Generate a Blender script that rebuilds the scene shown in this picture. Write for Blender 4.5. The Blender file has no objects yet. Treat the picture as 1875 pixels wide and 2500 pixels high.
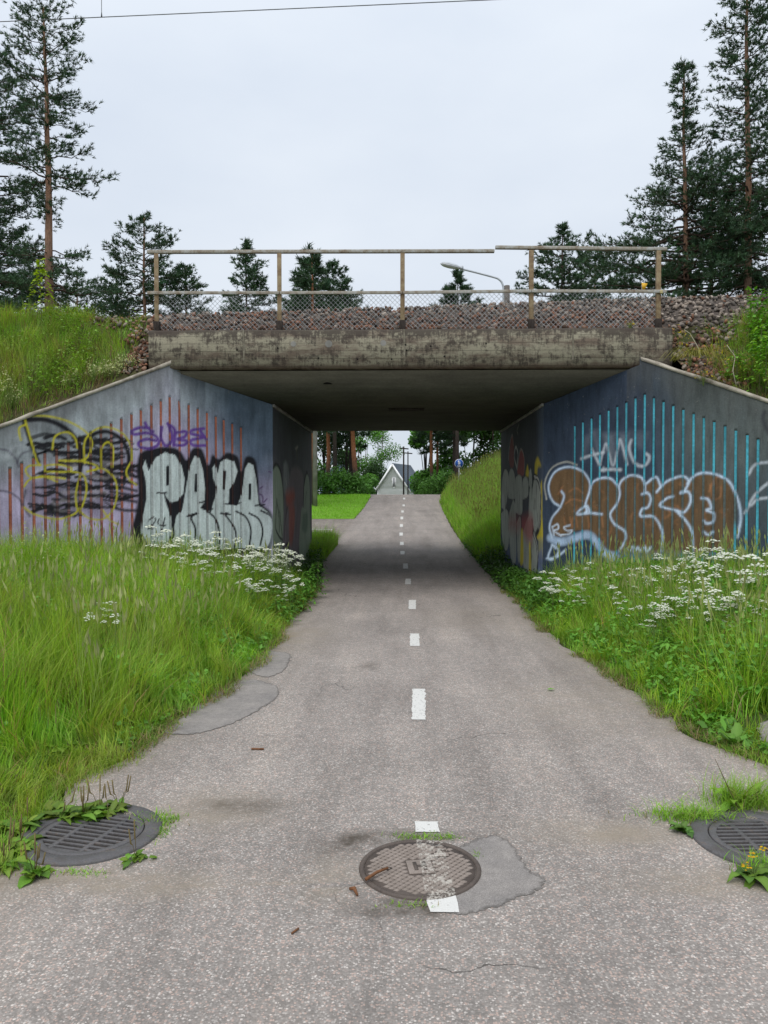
import bpy, bmesh, math, random
import numpy as np
from mathutils import Vector, Matrix
from mathutils.geometry import tessellate_polygon

R = math.radians
rng = np.random.default_rng(7)
random.seed(7)
scene = bpy.context.scene
COL = scene.collection

# ------------------------------------------------------------------ camera
CAM = np.array([0.0, 0.0, 1.65]); F = 1875.0; CX, CY = 937.5, 1250.0
cd = bpy.data.cameras.new('camera'); cam = bpy.data.objects.new('camera', cd); COL.objects.link(cam)
cd.sensor_fit = 'HORIZONTAL'; cd.sensor_width = 36; cd.lens = 36.0
cd.clip_start = 0.05; cd.clip_end = 3000
cam.location = CAM
cam.rotation_euler = (R(90 - 1.345), 0, R(1.39))
scene.camera = cam
RM = np.array(cam.rotation_euler.to_matrix())

# ------------------------------------------------------------------ world: bright overcast
SUN_EL, SUN_AZ = 60, 200
w = bpy.data.worlds.new('World'); scene.world = w; w.use_nodes = True
nt = w.node_tree; nt.nodes.clear()
def N(tree, t, **kw):
    n = tree.nodes.new(t)
    for k, v in kw.items(): setattr(n, k, v)
    return n
out = N(nt, 'ShaderNodeOutputWorld')
sky = N(nt, 'ShaderNodeTexSky', sky_type='NISHITA', sun_disc=False)
sky.sun_elevation = R(SUN_EL); sky.sun_rotation = R(SUN_AZ)
b1 = N(nt, 'ShaderNodeBackground'); b1.inputs[1].default_value = 0.10
nt.links.new(sky.outputs[0], b1.inputs[0])
tc = N(nt, 'ShaderNodeTexCoord')
mp = N(nt, 'ShaderNodeMapping'); mp.inputs['Scale'].default_value = (1, 1, 2.2)
nt.links.new(tc.outputs['Generated'], mp.inputs[0])
no = N(nt, 'ShaderNodeTexNoise'); no.inputs['Scale'].default_value = 2.1; no.inputs['Detail'].default_value = 5
no.inputs['Roughness'].default_value = 0.5
nt.links.new(mp.outputs[0], no.inputs['Vector'])
cr = N(nt, 'ShaderNodeValToRGB')
cr.color_ramp.elements[0].position = 0.30; cr.color_ramp.elements[0].color = (0.500, 0.550, 0.622, 1)
cr.color_ramp.elements[1].position = 0.70; cr.color_ramp.elements[1].color = (0.605, 0.645, 0.695, 1)
nt.links.new(no.outputs[0], cr.inputs[0])
sp = N(nt, 'ShaderNodeSeparateXYZ'); nt.links.new(tc.outputs['Generated'], sp.inputs[0])
ma = N(nt, 'ShaderNodeMath', operation='MULTIPLY_ADD'); ma.inputs[1].default_value = 0.35; ma.inputs[2].default_value = 0.90
nt.links.new(sp.outputs[2], ma.inputs[0])
b2 = N(nt, 'ShaderNodeBackground')
nt.links.new(cr.outputs[0], b2.inputs[0]); nt.links.new(ma.outputs[0], b2.inputs[1])
mx = N(nt, 'ShaderNodeMixShader'); mx.inputs[0].default_value = 0.92
nt.links.new(b1.outputs[0], mx.inputs[1]); nt.links.new(b2.outputs[0], mx.inputs[2])
nt.links.new(mx.outputs[0], out.inputs[0])

sl = bpy.data.lights.new('sun', 'SUN'); sl.energy = 1.5; sl.angle = R(50); sl.color = (1, 0.97, 0.93)
so = bpy.data.objects.new('sun', sl); COL.objects.link(so)
so.rotation_euler = (R(90 - SUN_EL), 0, R(180 - SUN_AZ))
so.location = (0, -20, 40)

scene.view_settings.view_transform = 'Standard'; scene.view_settings.look = 'None'
scene.view_settings.exposure = 0.50; scene.view_settings.gamma = 1.0
scene.render.engine = 'CYCLES'
scene.cycles.use_denoising = True
scene.cycles.max_bounces = 6; scene.cycles.diffuse_bounces = 4; scene.cycles.transparent_max_bounces = 4
scene.cycles.glossy_bounces = 2; scene.cycles.transmission_bounces = 3

# ------------------------------------------------------------------ helpers
def ray(px, py):
    d = RM @ np.array([(px - CX) / F, -(py - CY) / F, -1.0]); return d
def at(px, py, Y):
    """photo pixel -> world point at depth Y"""
    d = ray(px, py); return CAM + d * (Y / d[1])
def at_x(px, py, X):
    d = ray(px, py); return CAM + d * (X / d[0])
PY = [-40, 13.0, 16.5, 19.1, 21.7, 24.3, 26.9, 29.5, 32.1, 34.7, 37.3, 40, 44, 60, 76, 3000]
PZ = [0, 0, .06, .16, .24, .37, .52, .69, .88, 1.10, 1.40, 1.62, 1.60, 0.2, -1.2, -1.2]
def P(y): return np.interp(y, PY, PZ)
def lin(*c):
    """sRGB 0-255 -> linear"""
    return tuple(((v/255)/12.92 if v/255 <= .04045 else ((v/255+.055)/1.055)**2.4) for v in c)

def mesh_np(name, V, quads=None, tris=None, colors=None, smooth=False):
    me = bpy.data.meshes.new(name)
    V = np.asarray(V, np.float32).reshape(-1, 3)
    q = np.zeros((0, 4), np.int32) if quads is None or len(quads) == 0 else np.asarray(quads, np.int32).reshape(-1, 4)
    t = np.zeros((0, 3), np.int32) if tris is None or len(tris) == 0 else np.asarray(tris, np.int32).reshape(-1, 3)
    me.vertices.add(len(V)); me.vertices.foreach_set('co', V.ravel())
    nl = q.size + t.size
    me.loops.add(nl); me.loops.foreach_set('vertex_index', np.concatenate([q.ravel(), t.ravel()]))
    me.polygons.add(len(q) + len(t))
    st = np.concatenate([np.arange(len(q)) * 4, q.size + np.arange(len(t)) * 3]).astype(np.int32)
    me.polygons.foreach_set('loop_start', st)
    if smooth: me.polygons.foreach_set('use_smooth', np.ones(len(st), bool))
    me.update(calc_edges=True)
    if colors is not None:
        a = me.color_attributes.new('Col', 'FLOAT_COLOR', 'POINT')
        c = np.ones((len(V), 4), np.float32); c[:, :3] = np.asarray(colors, np.float32)[:, :3]
        a.data.foreach_set('color', c.ravel())
    return me
def link(name, data, m=None, parent=None):
    o = bpy.data.objects.new(name, data); COL.objects.link(o)
    if m is not None and data is not None:
        data.materials.clear(); data.materials.append(m)
    if parent is not None: o.parent = parent
    return o
def tag(o, label=None, cat=None, group=None, kind=None):
    if label: o['label'] = label
    if cat: o['category'] = cat
    if group: o['group'] = group
    if kind: o['kind'] = kind
    return o
def empty(name, loc=(0, 0, 0), rz=0):
    o = bpy.data.objects.new(name, None); COL.objects.link(o); o.location = loc; o.rotation_euler = (0, 0, rz)
    o.empty_display_size = .1
    return o

class MB:
    """collects simple shapes into one mesh"""
    def __init__(s): s.V = []; s.Q = []; s.T = []; s.n = 0
    def add(s, V, Q=(), T=()):
        V = np.asarray(V, float).reshape(-1, 3)
        s.V.append(V)
        if len(Q): s.Q.append(np.asarray(Q, int).reshape(-1, 4) + s.n)
        if len(T): s.T.append(np.asarray(T, int).reshape(-1, 3) + s.n)
        s.n += len(V); return s
    def box(s, a, b):
        x0, y0, z0 = a; x1, y1, z1 = b
        V = [(x0,y0,z0),(x1,y0,z0),(x1,y1,z0),(x0,y1,z0),(x0,y0,z1),(x1,y0,z1),(x1,y1,z1),(x0,y1,z1)]
        return s.add(V, [(0,3,2,1),(4,5,6,7),(0,1,5,4),(1,2,6,5),(2,3,7,6),(3,0,4,7)])
    def beam(s, a, b, wd, ht, up=(0, 0, 1)):
        a = np.array(a, float); b = np.array(b, float); d = b - a; d /= np.linalg.norm(d)
        r = np.cross(d, up); r /= np.linalg.norm(r); u = np.cross(r, d)
        V = []
        for p in (a, b):
            for sx, sz in ((-1,-1),(1,-1),(1,1),(-1,1)): V.append(p + r*sx*wd/2 + u*sz*ht/2)
        return s.add(V, [(3,2,1,0),(4,5,6,7),(0,1,5,4),(1,2,6,5),(2,3,7,6),(3,0,4,7)])
    def tube(s, pts, rad, n=8, caps=True):
        pts = np.asarray(pts, float); rad = np.broadcast_to(np.asarray(rad, float), (len(pts),))
        tg = np.gradient(pts, axis=0); tg /= np.linalg.norm(tg, axis=1)[:, None] + 1e-9
        ref = np.array([0, 0, 1.0]) if abs(tg[0][2]) < .9 else np.array([1.0, 0, 0])
        V = []
        for p, t, r in zip(pts, tg, rad):
            u = np.cross(t, ref); u /= np.linalg.norm(u) + 1e-9; v = np.cross(t, u); ref = np.cross(u, t)
            a = np.arange(n) * 2 * math.pi / n
            V.append(p + r * (np.cos(a)[:, None] * u + np.sin(a)[:, None] * v))
        V = np.concatenate(V); m = len(pts)
        i = np.arange(n); j = (i + 1) % n
        Q = np.concatenate([np.stack([k*n+i, k*n+j, (k+1)*n+j, (k+1)*n+i], 1) for k in range(m-1)])
        T = []
        if caps:
            V = np.concatenate([V, pts[:1], pts[-1:]])
            T = np.concatenate([np.stack([j, i, np.full(n, m*n)], 1), np.stack([(m-1)*n+i, (m-1)*n+j, np.full(n, m*n+1)], 1)])
        return s.add(V, Q, T)
    def disc(s, c, r, z0, z1, n=40):
        a = np.arange(n) * 2*math.pi/n
        ring = np.stack([c[0]+r*np.cos(a), c[1]+r*np.sin(a)], 1)
        V = np.concatenate([np.c_[ring, np.full(n, z0)], np.c_[ring, np.full(n, z1)], [[c[0], c[1], z0], [c[0], c[1], z1]]])
        i = np.arange(n); j = (i+1) % n
        return s.add(V, np.stack([i, j, n+j, n+i], 1), np.concatenate([np.stack([j, i, np.full(n, 2*n)], 1), np.stack([n+i, n+j, np.full(n, 2*n+1)], 1)]))
    def ring(s, c, r0, r1, z0, z1, n=56, bev=0.006):
        a = np.arange(n) * 2*math.pi/n
        prof = [(r0, z0), (r0, z1-bev), (r0+bev, z1), (r1-bev, z1), (r1, z1-bev), (r1, z0)]
        V = np.concatenate([np.c_[c[0]+r*np.cos(a), c[1]+r*np.sin(a), np.full(n, z)] for r, z in prof])
        i = np.arange(n); j = (i+1) % n
        Q = np.concatenate([np.stack([k*n+i, (k+1)*n+i, (k+1)*n+j, k*n+j], 1) for k in range(len(prof)-1)])
        return s.add(V, Q)
    def prism(s, poly, f0, f1):
        """poly (n,2) extruded between mappings f0, f1 : (u,v)->xyz"""
        n = len(poly)
        V = [f0(*p) for p in poly] + [f1(*p) for p in poly]
        i = np.arange(n); j = (i+1) % n
        Q = np.stack([i, j, n+j, n+i], 1)
        T = [(0, k+1, k) for k in range(1, n-1)] + [(n, n+k, n+k+1) for k in range(1, n-1)]
        return s.add(V, Q, T)
    def mesh(s, name, smooth=False, colors=None):
        V = np.concatenate(s.V)
        Q = np.concatenate(s.Q) if s.Q else None; T = np.concatenate(s.T) if s.T else None
        return mesh_np(name, V, Q, T, colors, smooth)
    def build(s, name, m, parent=None, smooth=False, bevel=0):
        o = link(name, s.mesh(name, smooth), m, parent)
        if bevel:
            b = o.modifiers.new('bevel', 'BEVEL'); b.width = bevel; b.segments = 2; b.limit_method = 'ANGLE'
        return o

def poly_obj(name, poly2, zf, m, parent=None, thick=0.004, jag=0):
    """flat irregular sheet lying on the ground, subdivided fan"""
    p = np.asarray(poly2); c = p.mean(0); n = len(p)
    inn = c + (p - c) * np.maximum(.55, 1 - .09 / (np.hypot(*(p - c).T) + 1e-6))[:, None]
    q = np.vstack([p, inn]); V = [(a[0], a[1], zf(a[0], a[1])) for a in q]
    T = [tuple(n + i for i in t_) for t_ in tessellate_polygon([[Vector((a[0], a[1], 0)) for a in inn]])]
    for i in range(n): j = (i+1) % n; T += [(i, j, n+j), (i, n+j, n+i)]
    T = [t_ if np.cross(q[t_[1]]-q[t_[0]], q[t_[2]]-q[t_[0]]) > 0 else t_[::-1] for t_ in T]
    C = np.zeros((2*n, 3)); C[n:] = 1
    return link(name, mesh_np(name, V, None, T, C), m, parent)

def spline(pts, k=8):
    p = np.asarray(pts, float)
    if len(p) < 3: return p
    q = np.vstack([2*p[0]-p[1], p, 2*p[-1]-p[-2]]); o = []
    t = np.linspace(0, 1, k, endpoint=False)[:, None]
    for i in range(len(p)-1):
        a, b, c, d = q[i:i+4]
        o.append(.5*((2*b)+(-a+c)*t+(2*a-5*b+4*c-d)*t**2+(-a+3*b-3*c+d)*t**3))
    return np.vstack(o + [p[-1:]])

# ------------------------------------------------------------------ materials
def mat(name, rough=.8, spec=.3):
    m = bpy.data.materials.new(name); m.use_nodes = True
    t = m.node_tree; t.nodes.clear()
    o = N(t, 'ShaderNodeOutputMaterial'); p = N(t, 'ShaderNodeBsdfPrincipled')
    p.inputs['Roughness'].default_value = rough; p.inputs['Specular IOR Level'].default_value = spec
    t.links.new(p.outputs[0], o.inputs[0])
    return m, t, p
def ramp(t, src, stops, interp='LINEAR'):
    r = N(t, 'ShaderNodeValToRGB'); r.color_ramp.interpolation = interp
    e = r.color_ramp.elements
    while len(e) < len(stops): e.new(0.5)
    for k, (pos, c) in enumerate(stops):
        e[k].position = pos; e[k].color = (*c, 1) if len(c) == 3 else c
    t.links.new(src, r.inputs[0]); return r.outputs[0]
def noise(t, vec, scale, detail=4, rough=.55, dist=0):
    n = N(t, 'ShaderNodeTexNoise'); n.inputs['Scale'].default_value = scale; n.inputs['Detail'].default_value = detail
    n.inputs['Roughness'].default_value = rough; n.inputs['Distortion'].default_value = dist
    if vec is not None: t.links.new(vec, n.inputs['Vector'])
    return n.outputs[0]
def mapping(t, vec, scale):
    m = N(t, 'ShaderNodeMapping'); m.inputs['Scale'].default_value = scale; t.links.new(vec, m.inputs[0]); return m.outputs[0]
def mix(t, fac, a, b, mode='MIX'):
    m = N(t, 'ShaderNodeMix', data_type='RGBA', blend_type=mode)
    for sock, v in ((m.inputs[0], fac), (m.inputs[6], a), (m.inputs[7], b)):
        if isinstance(v, (int, float)): sock.default_value = v
        elif isinstance(v, tuple): sock.default_value = (*v, 1)
        else: t.links.new(v, sock)
    return m.outputs[2]
def math_(t, op, a, b=0.0, c=0.0):
    m = N(t, 'ShaderNodeMath', operation=op)
    for k, v in enumerate((a, b, c)):
        if isinstance(v, (int, float)): m.inputs[k].default_value = v
        else: t.links.new(v, m.inputs[k])
    return m.outputs[0]
def bump(t, p, h, strength=.3, dist=.01):
    b = N(t, 'ShaderNodeBump'); b.inputs['Strength'].default_value = strength; b.inputs['Distance'].default_value = dist
    t.links.new(h, b.inputs['Height']); t.links.new(b.outputs[0], p.inputs['Normal'])
def wpos(t): return N(t, 'ShaderNodeNewGeometry').outputs['Position']
def opos(t): return N(t, 'ShaderNodeTexCoord').outputs['Object']
def simple(name, c1, c2=None, scale=8, rough=.8, spec=.3, bmp=0, metal=0, obj=True):
    m, t, p = mat(name, rough, spec)
    v = opos(t) if obj else wpos(t)
    f = noise(t, v, scale, 5, .6)
    c2 = c2 or tuple(x * .7 for x in c1)
    t.links.new(ramp(t, f, [(.35, c2), (.65, c1)]), p.inputs['Base Color'])
    p.inputs['Metallic'].default_value = metal
    if bmp: bump(t, p, noise(t, v, scale * 4, 4), bmp, .01)
    return m
M = {}

def aggregate(name, base_shift=0.0, use_dirt=True, scale=125.0, fine=False):
    m, t, p = mat(name, .88, .25)
    v = wpos(t)
    vo = N(t, 'ShaderNodeTexVoronoi'); vo.inputs['Scale'].default_value = scale; t.links.new(v, vo.inputs['Vector'])
    hs = N(t, 'ShaderNodeSeparateColor'); t.links.new(vo.outputs['Color'], hs.inputs[0])
    stone = ramp(t, hs.outputs[0], [(0, (.15, .143, .136)), (.3, (.205, .195, .187)), (.55, (.30, .245, .222)), (.75, (.28, .27, .26)), (.92, (.39, .375, .36)), (1, (.58, .56, .535))], 'CONSTANT' if not fine else 'LINEAR')
    big = noise(t, v, 0.9, 4, .6)
    mid = noise(t, v, 14, 4, .6)
    # binder between the stones
    edge = math_(t, 'SMOOTH_MIN', vo.outputs['Distance'], 1.0, .1)
    bm = math_(t, 'GREATER_THAN', vo.outputs['Distance'], .56)
    sz = math_(t, 'LESS_THAN', hs.outputs[1], .32)
    bind = math_(t, 'MAXIMUM', math_(t, 'MULTIPLY', bm, .8), math_(t, 'MULTIPLY', sz, .75))
    c = mix(t, bind, stone, (.165, .158, .152))
    c = mix(t, .9, c, ramp(t, big, [(.3, (.84, .83, .82)), (.7, (1.12, 1.1, 1.08))]), 'MULTIPLY')
    c = mix(t, .8, c, ramp(t, mid, [(.25, (.8, .8, .8)), (.75, (1.17, 1.15, 1.14))]), 'MULTIPLY')
    if base_shift: c = mix(t, 1.0, c, ((1 + base_shift)*1.02, (1 + base_shift)*.985, (1 + base_shift)*.955), 'MULTIPLY')
    if use_dirt:
        # worn bands along the path, hairline cracks
        band = noise(t, mapping(t, v, (2.6, .35, 1)), 1.0, 5, .6)
        c = mix(t, .85, c, ramp(t, band, [(.3, (.74, .735, .73)), (.52, (1.0, 1.0, 1.0)), (.72, (1.2, 1.18, 1.15))]), 'MULTIPLY')
        vd_ = N(t, 'ShaderNodeVectorMath', operation='ADD'); nv_ = N(t, 'ShaderNodeTexNoise'); nv_.inputs['Scale'].default_value = 3.0; nv_.inputs['Detail'].default_value = 6; t.links.new(v, nv_.inputs['Vector'])
        sc_ = N(t, 'ShaderNodeVectorMath', operation='SCALE'); sc_.inputs['Scale'].default_value = .45; t.links.new(nv_.outputs['Color'], sc_.inputs[0]); t.links.new(v, vd_.inputs[0]); t.links.new(sc_.outputs[0], vd_.inputs[1])
        ve = N(t, 'ShaderNodeTexVoronoi', feature='DISTANCE_TO_EDGE'); ve.inputs['Scale'].default_value = .62; t.links.new(vd_.outputs[0], ve.inputs['Vector'])
        cm = math_(t, 'MULTIPLY', math_(t, 'LESS_THAN', ve.outputs['Distance'], .0028), ramp(t, noise(t, v, .55, 3), [(.53, (0,)*3), (.6, (1,)*3)]))
        c = mix(t, math_(t, 'MULTIPLY', cm, .8), c, (.06, .055, .05))
        a = N(t, 'ShaderNodeAttribute', attribute_name='Col')
        sc = N(t, 'ShaderNodeSeparateColor'); t.links.new(a.outputs[0], sc.inputs[0])
        dn = noise(t, v, 5, 6, .65)
        f = math_(t, 'MULTIPLY', sc.outputs[0], ramp(t, dn, [(.3, (0.25,)*3), (.6, (1, 1, 1))]))
        dirt = mix(t, noise(t, v, 60, 3), (.20, .165, .125), (.33, .28, .22))
        c = mix(t, f, c, dirt)
        f2 = math_(t, 'MULTIPLY', sc.outputs[1], ramp(t, dn, [(.35, (0.1,)*3), (.6, (1, 1, 1))]))
        c = mix(t, f2, c, mix(t, noise(t, v, 80, 3), (.05, .042, .035), (.11, .09, .07)))
    t.links.new(c, p.inputs['Base Color'])
    hgt = mix(t, .5, vo.outputs['Distance'], noise(t, v, 160, 3), 'MIX')
    bump(t, p, hgt, .55, -.006)
    return m
M['asphalt'] = aggregate('asphalt', 0.40)
M['patch'] = None
def patchmat():
    m, t, p = mat('asphalt_patch_fine', .88, .22); v = wpos(t)
    n1 = noise(t, v, 210, 3, .75); n2 = noise(t, v, 3.5, 6, .65); n3 = noise(t, v, 22, 5, .7)
    c = mix(t, .9, ramp(t, n1, [(.28, (.165, .152, .142)), (.55, (.28, .26, .245)), (.8, (.47, .44, .415))]), ramp(t, n2, [(.3, (.74, .74, .75)), (.7, (1.15, 1.13, 1.10))]), 'MULTIPLY')
    c = mix(t, .8, c, ramp(t, n3, [(.3, (.82,)*3), (.7, (1.12,)*3)]), 'MULTIPLY')
    a = N(t, 'ShaderNodeAttribute', attribute_name='Col'); ac = N(t, 'ShaderNodeSeparateColor'); t.links.new(a.outputs[0], ac.inputs[0])
    k = math_(t, 'ADD', ac.outputs[0], math_(t, 'MULTIPLY_ADD', n3, 1.1, -.55))
    rim = ramp(t, k, [(.40, (1,)*3), (.62, (0,)*3)])
    c = mix(t, math_(t, 'MULTIPLY', rim, .55), c, (.075, .068, .06))
    t.links.new(c, p.inputs['Base Color']); bump(t, p, n1, .5, .005)
    o = [n for n in t.nodes if n.type == 'OUTPUT_MATERIAL'][0]; tr = N(t, 'ShaderNodeBsdfTransparent'); ms = N(t, 'ShaderNodeMixShader')
    t.links.new(math_(t, 'GREATER_THAN', k, .36), ms.inputs[0]); t.links.new(tr.outputs[0], ms.inputs[1]); t.links.new(p.outputs[0], ms.inputs[2]); t.links.new(ms.outputs[0], o.inputs[0])
    return m
M['patch'] = patchmat()
def whitepaint():
    m, t, p = mat('worn_white_paint', .7, .3); v = wpos(t)
    n1 = noise(t, v, 45, 6, .75); n2 = noise(t, v, 140, 3)
    c = mix(t, ramp(t, n1, [(.36, (0, 0, 0)), (.43, (1, 1, 1))]), (.20, .19, .18), mix(t, n2, (.52, .51, .48), (.70, .69, .66)))
    t.links.new(c, p.inputs['Base Color']); bump(t, p, n1, .4, .004); return m
M['white_paint'] = whitepaint()

def soil(name, a, b, c):
    m, t, p = mat(name, .95, .1); v = wpos(t)
    n1 = noise(t, v, 1.3, 6, .65); n2 = noise(t, v, 30, 4, .7)
    col = ramp(t, n1, [(.3, a), (.5, b), (.72, c)])
    col = mix(t, .9, col, ramp(t, n2, [(.2, (.55,)*3), (.8, (1.35,)*3)]), 'MULTIPLY')
    t.links.new(col, p.inputs['Base Color']); bump(t, p, n2, .9, .03); return m
M['ground'] = soil('ground', (.045, .07, .018), (.06, .085, .022), (.085, .085, .04))
M['embank'] = soil('embankment_soil', (.05, .065, .02), (.085, .075, .038), (.13, .10, .06))
M['lawn'] = soil('lawn_green', (.15, .31, .03), (.18, .36, .035), (.22, .38, .06))

def colmat(name, rough=.7, spec=.2, transl=0.0, var=.0, vscale=3.0):
    """colour from the Col attribute; thin leaves pass some light"""
    m = bpy.data.materials.new(name); m.use_nodes = True
    t = m.node_tree; t.nodes.clear(); o = N(t, 'ShaderNodeOutputMaterial')
    p = N(t, 'ShaderNodeBsdfPrincipled'); p.inputs['Roughness'].default_value = rough; p.inputs['Specular IOR Level'].default_value = spec
    a = N(t, 'ShaderNodeAttribute', attribute_name='Col'); c = a.outputs[0]
    if var:
        c = mix(t, 1.0, c, ramp(t, noise(t, wpos(t), vscale, 4, .6), [(.25, (1-var,)*3), (.75, (1+var,)*3)]), 'MULTIPLY')
    t.links.new(c, p.inputs['Base Color'])
    if transl:
        tr = N(t, 'ShaderNodeBsdfTranslucent'); t.links.new(mix(t, 1.0, c, (1.15, 1.2, .6), 'MULTIPLY'), tr.inputs[0])
        ms = N(t, 'ShaderNodeMixShader'); ms.inputs[0].default_value = transl
        t.links.new(p.outputs[0], ms.inputs[1]); t.links.new(tr.outputs[0], ms.inputs[2]); t.links.new(ms.outputs[0], o.inputs[0])
    else: t.links.new(p.outputs[0], o.inputs[0])
    return m
M['grass'] = colmat('grass_blades', .5, .3, .42, .3, 1.1)
M['leaf'] = colmat('leaves', .5, .3, .3)
M['needle'] = colmat('needles', .6, .25, .12)
M['petal'] = colmat('petals', .7, .2, .3)
M['stone'] = colmat('ballast_stone_colour', .9, .2, 0, .25, 60)

def bark(name, low, high, z0, z1):
    m, t, p = mat(name, .95, .1); v = wpos(t)
    s = N(t, 'ShaderNodeSeparateXYZ'); t.links.new(v, s.inputs[0])
    f = math_(t, 'DIVIDE', math_(t, 'SUBTRACT', s.outputs[2], z0), z1 - z0)
    f = math_(t, 'ADD', f, math_(t, 'MULTIPLY_ADD', noise(t, v, 3, 4), .6, -.3))
    n2 = noise(t, mapping(t, v, (1, 1, .25)), 26, 5, .7)
    c = mix(t, .95, ramp(t, f, [(.2, low), (.8, high)]), ramp(t, n2, [(.3, (.45,)*3), (.7, (1.3,)*3)]), 'MULTIPLY')
    t.links.new(c, p.inputs['Base Color']); bump(t, p, n2, .8, .03); return m
M['bark_near'] = bark('pine_bark', (.17, .125, .10), (.30, .175, .115), 5, 12)
M['bark_far'] = bark('pine_bark_orange', (.10, .08, .065), (.40, .17, .085), 2.4, 4.4)
M['bark_dark'] = bark('dark_bark', (.055, .045, .04), (.09, .065, .05), 3, 9)

def concrete_beam():
    m, t, p = mat('stained_concrete', .92, .15); v = wpos(t)
    s = N(t, 'ShaderNodeSeparateXYZ'); t.links.new(v, s.inputs[0])
    n0 = noise(t, mapping(t, v, (.8, .8, 2.4)), 1.6, 8, .7, .0)
    n1 = noise(t, mapping(t, v, (1.5, 1.5, 2.2)), 3.2, 10, .8, .0)
    n2 = noise(t, mapping(t, v, (9, 9, 1.6)), 3, 8, .78)
    n3 = noise(t, v, 55, 4, .7)
    hz = math_(t, 'DIVIDE', math_(t, 'SUBTRACT', s.outputs[2], 3.56), .60)
    c = mix(t, n3, (.21, .19, .14), (.36, .335, .25))
    c = mix(t, ramp(t, n0, [(.46, (0, 0, 0)), (.60, (.8, .8, .8))]), c, (.12, .085, .068))
    k = math_(t, 'ADD', math_(t, 'MULTIPLY', n1, .66), math_(t, 'MULTIPLY', n2, .4))
    top = math_(t, 'MULTIPLY', math_(t, 'POWER', math_(t, 'MAXIMUM', hz, 0), 6), .13)
    k = math_(t, 'ADD', k, top)
    c = mix(t, ramp(t, k, [(.515, (0, 0, 0)), (.60, (.88, .88, .88))]), c, (.052, .042, .036))
    lo = ramp(t, math_(t, 'ADD', hz, math_(t, 'MULTIPLY', n1, .25)), [(.17, (.7,)*3), (.27, (0, 0, 0))])
    c = mix(t, lo, c, (.10, .062, .052))
    # board joints left by the formwork
    bz = math_(t, 'FRACT', math_(t, 'MULTIPLY', math_(t, 'ADD', s.outputs[2], math_(t, 'MULTIPLY', noise(t, v, .7), .02)), 8.6))
    ln = ramp(t, bz, [(0, (1, 1, 1)), (.07, (0, 0, 0))])
    c = mix(t, math_(t, 'MULTIPLY', ln, .55), c, (.07, .06, .05))
    t.links.new(c, p.inputs['Base Color'])
    h = math_(t, 'SUBTRACT', math_(t, 'ADD', math_(t, 'MULTIPLY', n1, .5), math_(t, 'MULTIPLY', n3, .4)), math_(t, 'MULTIPLY', ln, .5))
    bump(t, p, h, .6, .012); return m
M['beam'] = concrete_beam()
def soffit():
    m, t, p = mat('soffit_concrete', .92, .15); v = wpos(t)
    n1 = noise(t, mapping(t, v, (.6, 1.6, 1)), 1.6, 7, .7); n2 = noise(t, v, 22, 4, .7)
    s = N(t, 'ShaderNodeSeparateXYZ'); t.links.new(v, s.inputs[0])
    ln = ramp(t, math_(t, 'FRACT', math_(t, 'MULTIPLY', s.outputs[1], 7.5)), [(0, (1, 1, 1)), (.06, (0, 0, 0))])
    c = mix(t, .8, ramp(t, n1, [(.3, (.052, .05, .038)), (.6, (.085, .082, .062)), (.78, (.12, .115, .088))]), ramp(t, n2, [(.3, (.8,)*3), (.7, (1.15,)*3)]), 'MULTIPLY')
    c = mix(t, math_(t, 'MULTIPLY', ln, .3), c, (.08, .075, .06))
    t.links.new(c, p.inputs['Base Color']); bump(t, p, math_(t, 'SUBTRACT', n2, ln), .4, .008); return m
M['soffit'] = soffit()
def wallpaint():
    m, t, p = mat('painted_concrete', .8, .25); v = wpos(t)
    a = N(t, 'ShaderNodeAttribute', attribute_name='Col')
    n1 = noise(t, mapping(t, v, (5, 5, .8)), 2.2, 7, .7); n2 = noise(t, v, 40, 5, .7); n3 = noise(t, v, 2.0, 6, .65)
    c = mix(t, .9, a.outputs[0], ramp(t, n1, [(.28, (.6,)*3), (.5, (1.0,)*3), (.75, (1.25,)*3)]), 'MULTIPLY')
    c = mix(t, .9, c, ramp(t, n2, [(.25, (.78,)*3), (.75, (1.18,)*3)]), 'MULTIPLY')
    c = mix(t, .9, c, ramp(t, n3, [(.3, (.85,)*3), (.7, (1.12,)*3)]), 'MULTIPLY')
    # chips where bare concrete shows
    chip = ramp(t, noise(t, v, 13, 8, .8), [(.62, (0, 0, 0)), (.67, (.6,)*3)])
    c = mix(t, chip, c, (.26, .25, .23))
    t.links.new(c, p.inputs['Base Color'])
    bump(t, p, math_(t, 'ADD', math_(t, 'MULTIPLY', n2, .6), n1), .35, .01); return m
M['wall'] = wallpaint()
M['coping'] = simple('coping_concrete', (.46, .42, .35), (.20, .17, .14), 5, .9, .15, .5, obj=False)
M['plain_concrete'] = simple('plain_concrete', (.30, .29, .27), (.18, .175, .16), 3, .9, .15, .4, obj=False)

# ------------------------------------------------------------------ ground heights
XL = np.array([[-30,-16],[3.05,-16],[3.2,-1.70],[3.35,-1.78],[3.65,-1.80],[4.0,-1.86],[4.29,-1.86],[4.69,-1.71],[5.05,-1.70],[5.45,-1.64],[6.2,-1.50],[6.94,-1.42],[8.2,-1.40],[9.85,-1.46],[13.8,-1.50],[16,-1.70],[18.3,-1.88],[21.4,-1.92],[22.1,-5],[22.6,-30],[28.9,-30],[29.2,-5],[29.6,-1.85],[39,-1.57],[40.2,-2.2],[40.6,-30],[45,-30]])
XR = np.array([[-30,16],[2.85,16],[3.0,2.35],[3.3,2.12],[4.2,2.25],[4.69,2.20],[5.14,1.99],[5.73,1.96],[6.8,1.92],[7.75,1.80],[9.85,1.70],[11.76,1.80],[13.5,1.72],[20,1.70],[26.5,1.68],[36,1.75],[39.6,2.05],[40.6,30],[45,30]])
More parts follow.
